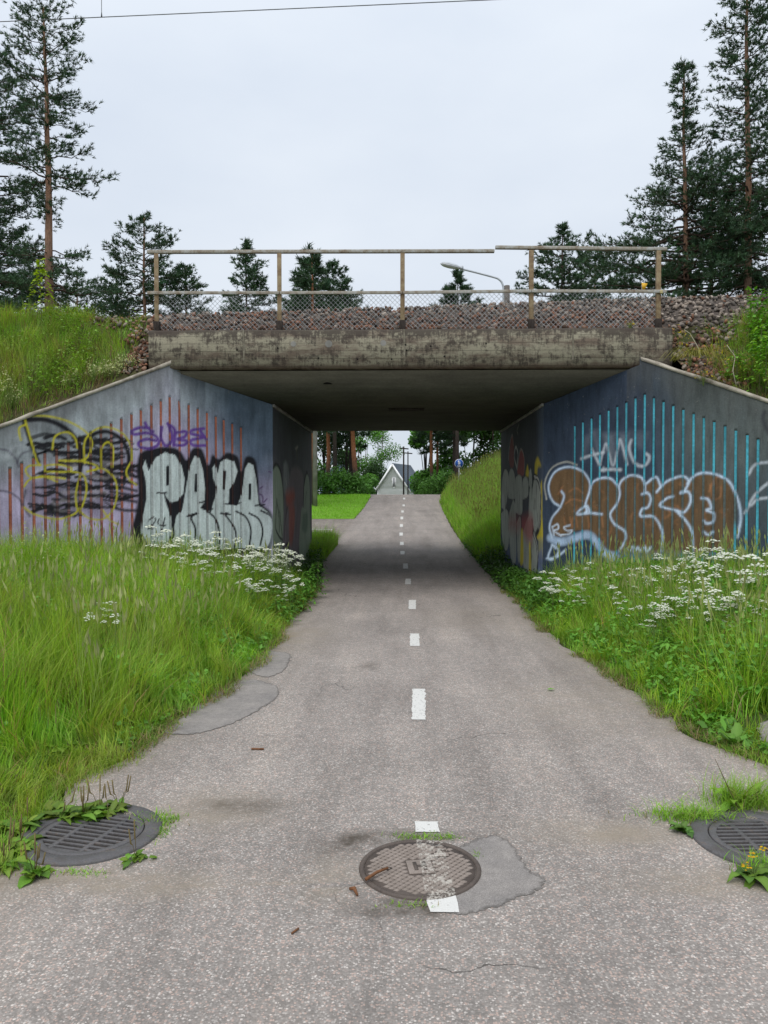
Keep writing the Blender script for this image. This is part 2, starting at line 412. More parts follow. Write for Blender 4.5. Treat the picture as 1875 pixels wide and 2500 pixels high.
def edge_l(y): return np.interp(y, XL[:, 0], XL[:, 1])
def edge_r(y): return np.interp(y, XR[:, 0], XR[:, 1])
def smooth(a, b, x):
    t = np.clip((x - a) / (b - a), 0, 1); return t*t*(3-2*t)
def G(x, y):
    """ground height without the embankment"""
    x = np.asarray(x, float); y = np.asarray(y, float)
    z = P(y)
    near = (1 - smooth(11.8, 13.2, y)) * smooth(3.4, 5.5, y)
    yy = np.clip(y, 4.4, 12.5)
    dl = np.clip(edge_l(yy) - .25 - x, 0, 20); dr = np.clip(x - edge_r(yy) - .25, 0, 20)
    z = z + near * (np.minimum(.50, .17 * dl) + np.minimum(.42, .13 * dr))
    far = smooth(18.6, 20.5, y) * (1 - smooth(38, 42, y))
    z = z + far * np.clip(.60 * (x - 1.85), 0, 1.55)
    farl = smooth(29.8, 33, y) * (1 - smooth(37, 39.5, y))
    z = z + farl * np.clip(.05 * (-1.9 - x), 0, .4)
    return z

# ground sheet reaching the horizon
def axis(segs):
    a = [np.arange(p, q, st) for p, q, st in segs]; return np.concatenate(a + [[segs[-1][1]]])
gx = axis([(-900, -200, 140), (-200, -60, 20), (-60, -12, 3), (-12, -6, .5), (-6, 6, .2), (6, 12, .5), (12, 60, 3), (60, 200, 20), (200, 900, 140)])
gy = axis([(-60, -6, 6), (-6, 3, .5), (3, 13, .18), (13, 46, .4), (46, 100, 2), (100, 300, 20), (300, 2000, 170)])
def grid_mesh(name, X, Y, Z, cols=None, smooth=True):
    ny, nx = X.shape
    V = np.stack([X, Y, Z], -1).reshape(-1, 3)
    i = np.arange(ny-1)[:, None] * nx + np.arange(nx-1)[None]
    Q = np.stack([i, i+1, i+nx+1, i+nx], -1).reshape(-1, 4)
    return mesh_np(name, V, Q, None, cols, smooth)
X, Y = np.meshgrid(gx, gy)
Z = G(X, Y)
inside = (X > edge_l(Y) + .06) & (X < edge_r(Y) - .06) & (Y < 44)
Z = Z + rng.normal(0, .006, Z.shape) * (np.abs(X) < 10)
Z = np.where(inside, P(Y) - .05, Z - .012)
tag(link('ground', grid_mesh('ground', X, Y, Z), M['ground']), 'rough green verge soil around the foot and cycle path', 'ground', kind='structure')

# path sheet
py_ = axis([(-8, 2.8, .2), (2.8, 8, .06), (8, 20, .15), (20, 44, .3)])
def path_cols(xl, xr):
    u = np.concatenate([np.linspace(xl, max(xl, -2.6), 14)[:-1] if xl < -2.6 else [], np.linspace(max(xl, -2.6), min(xr, 2.6), 100 if True else 0), np.linspace(min(xr, 2.6), xr, 14)[1:] if xr > 2.6 else []])
    return u
rows = []
for y in py_:
    xl, xr = edge_l(y), edge_r(y)
    jf = 1.0 if y < 9 else .35
    xl += jf*(.035 * math.sin(y * 5.3) + .02 * math.sin(y * 11.1 + 1)); xr += jf*(.035 * math.sin(y * 4.1 + 2) + .02 * math.sin(y * 10.3))
    a = np.linspace(xl, min(-2.6, xl) if xl > -2.6 else -2.6, 14) if xl < -2.6 else np.full(14, xl)
    b = np.linspace(max(xl, -2.6), min(xr, 2.6), 100)
    c = np.linspace(2.6, xr, 14) if xr > 2.6 else np.full(14, xr)
    rows.append(np.concatenate([a[:-1], b, c[1:]]))
PX = np.array(rows); PYY = np.repeat(py_[:, None], PX.shape[1], 1)
PZZ = P(PYY) + .0 + .004
D1 = (1.72, 3.65); D0 = (-1.51, 3.65); MH = (.077, 3.34)
def gauss(x, y, cx, cy, sx, sy): return np.exp(-((x-cx)/sx)**2 - ((y-cy)/sy)**2)
dl = PX - edge_l(np.clip(PYY, 3.3, 21.3)); dr = edge_r(np.clip(PYY, 3.1, 39)) - PX
dirt = np.exp(-np.clip(dl, 0, 9) / .17) * .75 + np.exp(-np.clip(dr, 0, 9) / .2) * .75
dirt += .9 * gauss(PX, PYY, 1.02, 3.72, .35, .16) + .85 * gauss(PX, PYY, 1.3, 3.25, .35, .12) + .8 * gauss(PX, PYY, -.98, 3.95, .28, .25) + .9 * gauss(PX, PYY, -1.2, 3.2, .5, .13)
dirt += .5 * gauss(PX, PYY, -1.15, 8.9, .35, .8) + .4 * gauss(PX, PYY, 1.3, 6.0, .5, .9) + .35 * gauss(PX, PYY, .9, 10.2, .6, 1.2)
dirt += .7 * gauss(PX, PYY, -.3, 3.25, .12, .2)
dirt *= np.where(PYY > 22, .35, 1)
dark = .9 * gauss(PX, PYY, -.85, 4.0, .22, .09) + 1.8 * gauss(PX, PYY, -.20, 3.56, .16, .09) + 1.5 * gauss(PX, PYY, .02, 3.01, .2, .07) + 1.0 * gauss(PX, PYY, .05, 3.66, .28, .06) + .6 * gauss(PX, PYY, -.32, 7.3, .1, .2)
dark += .5 * np.exp(-np.clip(dr, 0, 9) / .06) + .4 * np.exp(-np.clip(dl, 0, 9) / .05)
cols = np.stack([np.clip(dirt, 0, 1), np.clip(dark, 0, 1), np.zeros_like(dirt)], -1).reshape(-1, 3)
path = tag(link('path', grid_mesh('path', PX, PYY, PZZ, cols), M['asphalt']), 'worn grey asphalt foot and cycle path through the underpass', 'path', kind='structure')

# centre line dashes (px rows of the photo's dashes put on the ground)
def on_ground(px, py):
    d = ray(px, py); lo, hi = .5, 60
    ys = np.linspace(1, 45, 8000); zz = CAM[2] + d[2] / d[1] * ys - P(ys)
    k = np.argmax(zz < 0) if (zz < 0).any() else len(ys) - 1
    y = ys[k]; p = CAM + d * (y / d[1]); return p[0], p[1]
S = 1875 / 1659
dash_px = [(905,1490,1557,27),(896,1370,1397,18.5),(890.5,1297,1317,15),(881.5,1251,1263,12),(876,1218,1229,10.5),(869.5,1191,1198,9),(868,1171,1178,8),(866.5,1151,1157.5,7),(867,1132.5,1138.5,6.5),(868,1116.5,1122,6),(869.5,1103,1107.5,5.5),(872,1090,1094,5),(873,1075.5,1079,5)]
dashes = [on_ground(x*S, y0*S) + on_ground(x*S, y1*S) for x, y0, y1, _ in dash_px]
dl_ = []
for (x1, y1, x0, y0) in dashes: dl_.append((x0, y0, x1, y1))
dl_.insert(0, (.165, 2.985, .16, 3.12)); dl_.insert(1, (.125, 3.70, .12, 3.82))
for (x0, y0, x1, y1) in dl_:
    n = max(3, int((y1-y0)/.04)); hw = .052 if y0 > 4 else .06
    t = np.linspace(0, 1, n); ys = y0 + (y1-y0)*t; xs = x0 + (x1-x0)*t
    L = np.stack([xs - hw + rng.normal(0, .004, n), ys, P(ys) + .008], 1); Rr = np.stack([xs + hw + rng.normal(0, .004, n), ys, P(ys) + .008], 1)
    V = np.concatenate([L, Rr]); i = np.arange(n-1)
    link('lane_dash', mesh_np('lane_dash', V, np.stack([i, n+i, n+i+1, i+1], 1)), M['white_paint'], path)
# a white edge line on the side branch
V = [(-7, 26.4, P(26.4)+.009), (-2.35, 25.6, P(25.6)+.009), (-2.35, 25.72, P(25.72)+.009), (-7, 26.55, P(26.55)+.009)]
link('lane_dash', mesh_np('lane_dash', V, [(0,1,2,3)]), M['white_paint'], path)
# smooth repair patches
def wob(poly, n=7, a=.018):
    poly = np.array(poly, float); o = []
    poly = spline(np.vstack([poly, poly[:1]]), 3)[:-1]; n = 3; a *= .35
    for i in range(len(poly)):
        p, q = poly[i], poly[(i+1) % len(poly)]
        for t in np.linspace(0, 1, n, endpoint=False): o.append(p + (q-p)*t + rng.normal(0, a, 2))
    return np.array(o)
pz = lambda x, y: float(P(y)) + .0075
pp = [on_ground(x*S, y*S) for x, y in [(345,1590),(440,1505),(530,1468),(590,1478),(608,1490),(600,1515),(540,1550),(470,1578),(400,1592)]]
poly_obj('asphalt_patch', wob(pp), pz, M['patch'], path)
pp = [on_ground(x*S, y*S) for x, y in [(522,1440),(540,1412),(590,1407),(628,1412),(632,1428),(610,1455),(560,1466)]]
poly_obj('asphalt_patch', wob(pp), pz, M['patch'], path)
pp = [on_ground(x*S, y*S) for x, y in [(975,1830),(1060,1800),(1110,1822),(1150,1875),(1190,1900),(1180,1930),(1130,1950),(1075,1972),(1000,1985),(930,1975),(905,1950),(960,1900)]]
poly_obj('asphalt_patch', wob(pp, 6, .008), lambda x, y: pz(x, y) - .0015, M['patch'], path)
# side strip of old gravel on the right
pp = [on_ground(x*S, y*S) for x, y in [(1585,1532),(1659,1515),(1720,1520),(1720,1600),(1640,1585),(1570,1560)]]

# ------------------------------------------------------------------ the bridge
YC, Y3, YD = 12.8, 18.3, 11.75
XWL, XWR = -2.17, 2.33
ZS, ZD = 3.15, 3.56           # flat soffit, front edge of the deck
ZT = 4.163                    # deck top
DX0, DX1 = -3.90, 4.07
def zsoff(y): return np.where(y < YC, ZS + (YC - y) * (ZD - ZS) / (YC - YD), ZS)

class Wing:
    """flared wing wall; s = metres along the wall from the tunnel corner"""
    def __init__(w, xc, sgn, slope, s_peak, z_peak, fall):
        w.c = np.array([xc, YC]); u = np.array([sgn, -slope]); w.k = np.linalg.norm(u); w.u = u / w.k
        w.n = np.array([-sgn * slope, -1.0]) / w.k      # faces the path
        w.sp, w.zp, w.fall = s_peak, z_peak, fall
    def xyz(w, s, z, d=0.0):
        s = np.asarray(s, float); z = np.asarray(z, float)
        return np.stack([w.c[0] + s*w.u[0] + d*w.n[0] + 0*z, w.c[1] + s*w.u[1] + d*w.n[1] + 0*z, z + 0*s], -1)
    def top(w, s):
        y = w.c[1] + s * w.u[1]
        inner = np.minimum(zsoff(y) - .012, w.zp)
        return np.where(s < w.sp, inner, w.zp - (s - w.sp) * w.fall)
    def sz(w, px, py):
        d = ray(px, py); n3 = np.array([w.n[0], w.n[1], 0]); c3 = np.array([w.c[0], w.c[1], 0])
        t = np.dot(c3 - CAM, n3) / np.dot(d, n3); p = CAM + d * t
        return np.dot(p[:2] - w.c, w.u), p[2]

WL = Wing(XWL, -1, .75, 0, 0, 0); WR = Wing(XWR, 1, .94, 0, 0, 0)
for wg, pk, en in ((WL, (441, 876), (0, 1040)), (WR, (1562, 873), (1875, 978))):
    sp_, zp_ = wg.sz(*pk); se_, ze_ = wg.sz(*en)
    wg.sp, wg.zp, wg.fall = sp_, zp_, (zp_ - ze_) / (se_ - sp_)
    wg.slen = sp_ + (zp_ + .1) / wg.fall

# ---- painting: strokes and fills evaluated on the wall's own (s, z) metres
class Canvas:
    def __init__(c, U, base): c.U = U; c.C = base.copy(); c.A = np.zeros(len(U))
    def blend(c, idx, a, col):
        c.C[idx] = c.C[idx] * (1 - a[:, None]) + np.array(col) * a[:, None]; c.A[idx] = np.maximum(c.A[idx], a)
    def stroke(c, pts, width, col, alpha=1.0, soft=.012, curve=True):
        p = spline(pts) if curve else np.asarray(pts, float)
        m = width/2 + soft*2
        lo, hi = p.min(0) - m, p.max(0) + m
        idx = np.where((c.U[:, 0] > lo[0]) & (c.U[:, 0] < hi[0]) & (c.U[:, 1] > lo[1]) & (c.U[:, 1] < hi[1]))[0]
        if not len(idx): return
        q = c.U[idx]; dm = np.full(len(idx), 1e9)
        for a, b in zip(p[:-1], p[1:]):
            ab = b - a; L = ab @ ab + 1e-12
            t = np.clip(((q - a) @ ab) / L, 0, 1); d = np.hypot(*(q - a - t[:, None]*ab).T); dm = np.minimum(dm, d)
        c.blend(idx, alpha * np.clip((width/2 + soft - dm) / (2*soft), 0, 1), col)
    def fill(c, pts, col, alpha=1.0, soft=.01, curve=True):
        p = np.asarray(pts, float)
        if curve: p = spline(np.vstack([p, p[:1]]), 5)
        lo, hi = p.min(0) - soft, p.max(0) + soft
        idx = np.where((c.U[:, 0] > lo[0]) & (c.U[:, 0] < hi[0]) & (c.U[:, 1] > lo[1]) & (c.U[:, 1] < hi[1]))[0]
        if not len(idx): return
        q = c.U[idx]; ins = np.zeros(len(idx), bool); dm = np.full(len(idx), 1e9)
        n = len(p)
        for i in range(n):
            a, b = p[i], p[(i+1) % n]
            cr_ = ((a[1] > q[:, 1]) != (b[1] > q[:, 1]))
            with np.errstate(divide='ignore', invalid='ignore'):
                xi = (b[0]-a[0])*(q[:, 1]-a[1])/(b[1]-a[1]+1e-15)+a[0]
            ins ^= cr_ & (q[:, 0] < xi)
            ab = b - a; L = ab @ ab + 1e-12
            t = np.clip(((q - a) @ ab) / L, 0, 1); dm = np.minimum(dm, np.hypot(*(q - a - t[:, None]*ab).T))
        sd = np.where(ins, dm, -dm)
        c.blend(idx, alpha * np.clip((sd + soft) / (2*soft), 0, 1), col)
def vnoise(U, scale, seed, oct=4):
    r = np.random.default_rng(seed); o = np.zeros(len(U)); amp = 1; tot = 0
    for k in range(oct):
        g = r.random((64, 64)); q = U * scale * 2**k + r.random(2) * 50
        i = np.floor(q).astype(int); f = q - i; f = f*f*(3-2*f)
        a = g[i[:, 0] % 64, i[:, 1] % 64]; b = g[(i[:, 0]+1) % 64, i[:, 1] % 64]; c_ = g[i[:, 0] % 64, (i[:, 1]+1) % 64]; d = g[(i[:, 0]+1) % 64, (i[:, 1]+1) % 64]
        o += amp * ((a*(1-f[:, 0])+b*f[:, 0])*(1-f[:, 1]) + (c_*(1-f[:, 0])+d*f[:, 0])*f[:, 1]); tot += amp; amp *= .5
    return o / tot

def build_wing(wg, grooves, gtop, groove_mat, paint, fine_to, label, depth=.022, hw=.021):
    ss = list(np.arange(0, fine_to, .0155)) + list(np.arange(fine_to, wg.slen, .25)) + [wg.sp]
    keep = np.array(ss)
    for g in grooves: keep = keep[np.abs(keep - g) > hw + .004]
    extra = []; 
    for g in grooves: extra += [g-hw-.0015, g-hw, g, g+hw, g+hw+.0015]
    s = np.array(sorted(set(np.round(np.concatenate([keep, extra]), 5))))
    nz = 165
    zt = wg.top(s); v = np.linspace(0, 1, nz) ** .8
    zb = -.15
    Zg = zb + (np.maximum(zt, zb+.02) - zb)[None] * v[:, None]; Sg = np.repeat(s[None], nz, 0)
    Dg = np.zeros_like(Zg)
    for g in grooves:
        cols_ = np.abs(s - g) < hw + .0005
        Dg[:, cols_] = np.where(Zg[:, cols_] < gtop(g), -depth, 0)
    V = wg.xyz(Sg.ravel(), Zg.ravel()) + Dg.ravel()[:, None] * np.array([wg.n[0], wg.n[1], 0])
    U = np.stack([Sg.ravel(), Zg.ravel()], 1)
    C, _ = paint(wg, U)
    n = len(s); i = np.arange(nz-1)[:, None]*n + np.arange(n-1)[None]
    Q = np.stack([i, i+1, i+n+1, i+n], -1).reshape(-1, 4)
    if wg.u[0] < 0: Q = Q[:, ::-1]
    root = empty('wing_wall', (wg.c[0], wg.c[1], 0)); tag(root, label, 'wall')
    inv = Matrix.Translation(Vector(root.location)).inverted()
    o = link('wall_face', mesh_np('wall_face', V, Q, None, C, False), M['wall'], root); o.matrix_parent_inverse = inv
    # painted strips inside the grooves
    for g in grooves:
        b = MB(); z1 = gtop(g) - .012
        ng = 150
        zs_ = np.linspace(zb, z1, ng)
        L = wg.xyz(np.full(ng, g-hw+.002), zs_, -depth+.003); Rr = wg.xyz(np.full(ng, g+hw-.002), zs_, -depth+.003)
        k = np.arange(ng-1); q = np.stack([k, ng+k, ng+k+1, k+1], 1)
        if wg.u[0] < 0: q = q[:, ::-1]
        pc_, pa_ = paint(wg, np.stack([np.full(ng, g), zs_], 1))
        rr_ = np.random.default_rng(int(g*1000)); gcol, over = groove_mat
        wear = np.convolve(rr_.normal(.9, .5, ng+14), np.ones(15)/15, 'valid').clip(.55, 1.12)[:, None]
        pc_ = pc_*.8
        kk_ = (np.clip(pa_*1.1, 0, 1)*over)[:, None]; cc_ = np.array(gcol)*wear*(1-kk_) + pc_*kk_
        b.add(np.concatenate([L, Rr]), q)
        ob_ = link('painted_groove', b.mesh('painted_groove', False, np.concatenate([cc_, cc_])), M['groove'], root); ob_.matrix_parent_inverse = inv
    # coping / top of the wall, back of the wall
    def body(s0, s1, zoff0, zoff1, d0, d1, name, m):
        sv = np.linspace(s0, s1, 40); t = wg.top(sv); j = rng.normal(0, .006, 40)
        b = MB(); ring = []
        for d, zo in ((d0, zoff0), (d0, zoff1), (d1, zoff1), (d1, zoff0)):
            ring.append(wg.xyz(sv, np.maximum(t + zo + (j if zo == zoff1 else 0), -.2), d))
        V = np.concatenate(ring); k = np.arange(39); Q = []
        for a in range(4):
            c_ = (a+1) % 4; Q.append(np.stack([a*40+k, a*40+k+1, c_*40+k+1, c_*40+k], 1))
        Q.append(np.array([[0, 40, 80, 120]])); Q.append(np.array([[39, 159, 119, 79]]))
        b.add(V, np.concatenate(Q)); o = b.build(name, m, root); o.matrix_parent_inverse = inv
    body(wg.sp + .02, wg.slen, -.035, .022, .012, -.30, 'coping', M['coping'])
    body(.05, wg.slen - .4, -2.2, -.04, -.05, -.29, 'wall_core', M['plain_concrete'])
    return root

ORANGE = None
def groovepaint(name, a, b, chip):
    m, t, p = mat(name, .75, .3); v = wpos(t)
    n1 = noise(t, mapping(t, v, (1, 1, .4)), 20, 6, .75)
    t.links.new(ramp(t, n1, [(.28, chip), (.42, a), (.65, b)]), p.inputs['Base Color']); return m
M['groove'] = colmat('groove_paint', .75, .3, 0, .3, 25)
M['orange'] = groovepaint('orange_groove_paint', (.30, .105, .065), (.48, .17, .10), (.13, .10, .10))
M['turq'] = groovepaint('turquoise_groove_paint', (.06, .36, .48), (.10, .50, .64), (.05, .12, .15))

Z1 = lambda x, y: (x * 800/1659, 860 + y * 800/1659)
Z2 = lambda x, y: (1180 + x * 695/1659, 840 + y * 695/1659)
def paint_left(wg, U):
    f = lambda pts: [wg.sz(*Z1(*p)) for p in pts]
    n = vnoise(U, 1.1, 3); n2 = vnoise(U * np.array([3, .6]), 2.0, 5); n3 = vnoise(U, 4, 8)
    lil = np.array([.43, .37, .53]); gry = np.array([.36, .40, .43]); drk = np.array([.12, .15, .19])
    zrel = wg.top(U[:, 0]) - U[:, 1]
    k = np.clip((zrel - .35) / 1.1 + (n - .5) * 1.1, 0, 1)[:, None]
    C = gry * (1-k) + lil * k
    # dark run-off below the coping, shade under the deck painted in as blue-grey
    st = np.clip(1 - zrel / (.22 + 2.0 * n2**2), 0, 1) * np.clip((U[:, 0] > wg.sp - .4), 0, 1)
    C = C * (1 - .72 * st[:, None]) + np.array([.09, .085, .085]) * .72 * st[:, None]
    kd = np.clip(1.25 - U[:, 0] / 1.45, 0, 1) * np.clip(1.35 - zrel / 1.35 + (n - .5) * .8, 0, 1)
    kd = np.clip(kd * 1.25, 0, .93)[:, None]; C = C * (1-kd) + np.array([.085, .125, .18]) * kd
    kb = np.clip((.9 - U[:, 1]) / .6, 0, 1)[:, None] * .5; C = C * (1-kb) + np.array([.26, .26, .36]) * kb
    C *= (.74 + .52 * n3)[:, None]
    C *= (.80 + .40 * vnoise(U * np.array([9, 1.2]), 1.5, 77))[:, None]
    c = Canvas(U, C)
    W = 800/1659/1875 * 10.9  # metres per zoom unit, about
    BK = (.012, .012, .016); YE = (.48, .43, .03); SI = (.52, .585, .585); PU = (.11, .045, .26); WH = (.5, .52, .56)
    # pale old lines on the far left
    for pts, a in (([(0,490),(40,500),(80,540),(95,580)], .75), ([(85,560),(110,515),(150,500)], .6), ([(0,700),(50,710),(100,745),(120,790)], .8)):
        c.stroke(f(pts), 9*W, (.06, .05, .08), a, .012)
    for pts in ([(20,545),(70,480),(110,470)], [(0,520),(60,530),(140,470)]): c.stroke(f(pts), 10*W, WH, .35, .03)
    # black hazy body of the yellow outlined piece
    c.fill(f([(150,345),(250,350),(350,400),(405,480),(400,560),(300,570),(200,560)]), BK, .28, .09)
    c.fill(f([(455,450),(520,410),(600,430),(640,500),(640,600),(540,600),(440,560)]), BK, .4, .08)
    c.fill(f([(140,650),(250,620),(400,640),(430,740),(380,830),(220,830),(130,760)]), BK, .5, .08)
    c.fill(f([(420,620),(540,610),(590,720),(550,830),(450,830)]), BK, .35, .08)
    r = np.random.default_rng(4)
    for k in range(110):
        x = r.uniform(140, 560); y = r.uniform(430, 820); l = r.uniform(60, 170)
        c.stroke(f([(x, y), (x+l*.5, y+r.uniform(-22, 22)), (x+l, y+r.uniform(-16, 16))]), r.uniform(8, 20)*W, BK, r.uniform(.75, 1), .007)
    for k in range(14):
        x = r.uniform(180, 560); y = r.uniform(520, 800); l = r.uniform(40, 110)
        c.stroke(f([(x, y), (x+l*.5, y+r.uniform(-12, 12)), (x+l, y)]), r.uniform(8, 18)*W, (.42, .38, .40), .4, .02)
    for y in (590, 620, 655, 690, 715, 745, 790):
        c.stroke(f([(560, y-10), (620, y+r.uniform(-10, 10)), (690, y+12)]), 17*W, BK, .9, .014)
    c.stroke(f([(135,342),(230,342),(320,378),(385,440),(412,520),(405,600)]), 24*W, BK, 1, .014)
    c.stroke(f([(440,460),(475,415),(540,402),(605,432),(645,495),(652,560),(630,640)]), 21*W, BK, 1, .014)
    c.stroke(f([(120,345),(160,470),(195,555)]), 20*W, BK, .95, .012)
    c.stroke(f([(130,700),(118,770),(150,830)]), 10*W, (.05,.05,.06), .8, .014)
    YL = [[(125,335),(155,440),(185,545),(205,572)],[(132,365),(100,380),(96,405),(106,445)],[(150,320),(250,325),(350,352),(430,400),(465,450),(455,510),(420,545),(330,552)],
      [(430,560),(425,480),(440,430),(490,388),(550,380),(620,410),(660,470),(668,540),(640,600),(652,640),(690,672)],[(265,490),(280,425),(340,405),(380,435),(392,485)],[(513,580),(515,490),(545,455),(572,485),(570,580)],
      [(205,572),(150,575),(130,600),(160,635),(230,632),(290,655)],[(230,602),(232,575),(300,570),(362,588),(340,605),(240,605)],[(300,548),(400,550),(480,570),(490,592),(440,605)],[(350,602),(420,620),(438,690),(420,770),(395,800),(384,720),(405,625)],
      [(440,602),(520,590),(580,640),(592,720),(570,800),(520,845),(450,840),(400,802)],[(122,680),(150,645),(220,628),(330,640)],[(120,785),(180,822),(290,845),(370,822),(402,792)],[(520,800),(560,850),(600,872)]]
    for p in YL: c.stroke(f(p), 9.5*W, YE, .95, .008)
    # silver lettering with a black surround
    c.fill(f([(690,600),(705,520),(745,492),(830,478),(905,492),(945,545),(965,500),(990,482),(1025,495),(1055,570),(1075,520),(1110,540),(1150,508),(1205,530),(1222,600),(1245,530),(1292,545),(1310,650),(1318,760),(1372,808),(1392,880),(1380,965),(1345,1030),(1200,1020),(1080,1030),(900,1010),(760,1010),(690,990),(668,900),(690,800),(700,700)]), BK, 1, .02)
    c.fill(f([(885,870),(905,815),(1000,790),(1060,805),(1110,775),(1200,775),(1300,775),(1362,818),(1378,872),(1368,950),(1340,990),(1200,992),(1000,1002),(895,988),(872,940)]), SI, 1, .006)
    c.fill(f([(722,582),(735,545),(752,602),(787,535),(835,506),(885,520),(918,570),(935,640),(928,715),(900,752),(868,762),(835,725),(842,770),(868,840),(874,910),(850,962),(800,980),(745,965),(716,915),(722,840),(742,740),(738,650)]), SI, 1, .006, False)
    c.fill(f([(985,525),(1010,535),(1028,600),(1038,690),(1035,760),(1005,800),(960,830),(915,835),(930,760),(948,650),(965,570)]), SI, 1, .006, False)
    c.fill(f([(1075,585),(1090,565),(1103,612),(1116,556),(1145,540),(1185,552),(1203,602),(1185,660),(1160,695),(1158,760),(1130,790),(1070,790),(1095,720),(1098,680),(1080,640)]), SI, 1, .006, False)
    c.fill(f([(1240,590),(1258,558),(1282,572),(1296,640),(1306,730),(1312,790),(1240,800),(1195,790),(1225,720)]), SI, 1, .006, False)
    for a, b in (((850,580),(848,668)), ((994,622),(991,702)), ((1138,605),(1134,690)), ((1266,670),(1264,742))):
        c.stroke(f([a, b]), 17*W, BK, 1, .006, False)
    c.stroke(f([(1010,762),(1050,755),(1072,768),(1065,806)]), 9*W, BK, 1, .006)
    c.stroke(f([(1140,768),(1190,768),(1220,762)]), 9*W, BK, 1, .006)
    c.stroke(f([(1292,776),(1340,772)]), 9*W, BK, 1, .006)
    c.stroke(f([(795,712),(845,712)]), 9*W, BK, 1, .006)
    c.stroke(f([(832,715),(850,770),(885,775),(900,760)]), 9*W, BK, 1, .006)
    for p in ([(948,830),(1000,815),(968,838),(990,900),(980,990)],[(1046,800),(1095,850),(1112,930),(1106,1005)],[(1118,815),(1165,822),(1140,820),(1185,885),(1195,940),(1184,1005)],[(1195,805),(1245,835),(1270,900),(1262,985)],[(1262,815),(1310,845),(1330,905),(1318,975)],[(1322,802),(1370,830),(1388,880),(1375,950),(1350,1000)],[(872,870),(880,920),(860,975)]):
        c.stroke(f(p), 11*W, BK, 1, .006)
    c.stroke(f([(752,852),(775,836),(788,848),(768,882),(750,896),(786,890)]), 7*W, BK, 1, .005)
    c.stroke(f([(806,842),(800,868),(842,880)]), 7*W, BK, 1, .005); c.stroke(f([(834,838),(820,906)]), 7*W, BK, 1, .005)
    for p in ([(1330,680),(1315,690)],[(1310,715),(1330,730),(1330,760)],[(1335,760),(1352,742)],[(1372,608),(1360,604)]): c.stroke(f(p), 8*W, (.10,.05,.14), .9, .006)
    # purple tag
    for p in ([(758,384),(705,382),(668,400),(682,416),(742,408),(792,428),(802,465),(762,486),(712,480),(702,458),(742,440),(790,448)],[(735,358),(748,382),(775,402)],[(820,378),(815,430),(835,470),(862,462),(872,420),(850,362)],[(850,362),(885,395),(880,470)],[(888,408),(940,402),(935,428),(898,440),(946,450),(930,470),(880,470)],[(1032,386),(975,394),(965,410),(1000,420),(1030,430),(968,446),(978,470),(1042,472)],[(1015,400),(1045,440)]):
        c.stroke(f(p), 17*W, PU, .96, .01)
    # pale scribble low on the wall
    for p in ([(320,900),(340,882),(420,880)],[(330,905),(400,890),(460,865)]): c.stroke(f(p), 12*W, (.45,.45,.42), .5, .02)
    # green-grey dust on the tunnel corner
    e = np.clip(1 - U[:, 0]/.14, 0, 1)[:, None]*.5; c.C = c.C*(1-e) + np.array([.42,.46,.50])*e*np.clip(1.9-U[:, 1], 0, 1)[:, None] + c.C*e*(1-np.clip(1.9-U[:, 1], 0, 1)[:, None])
    return np.clip(c.C, .005, .8), c.A

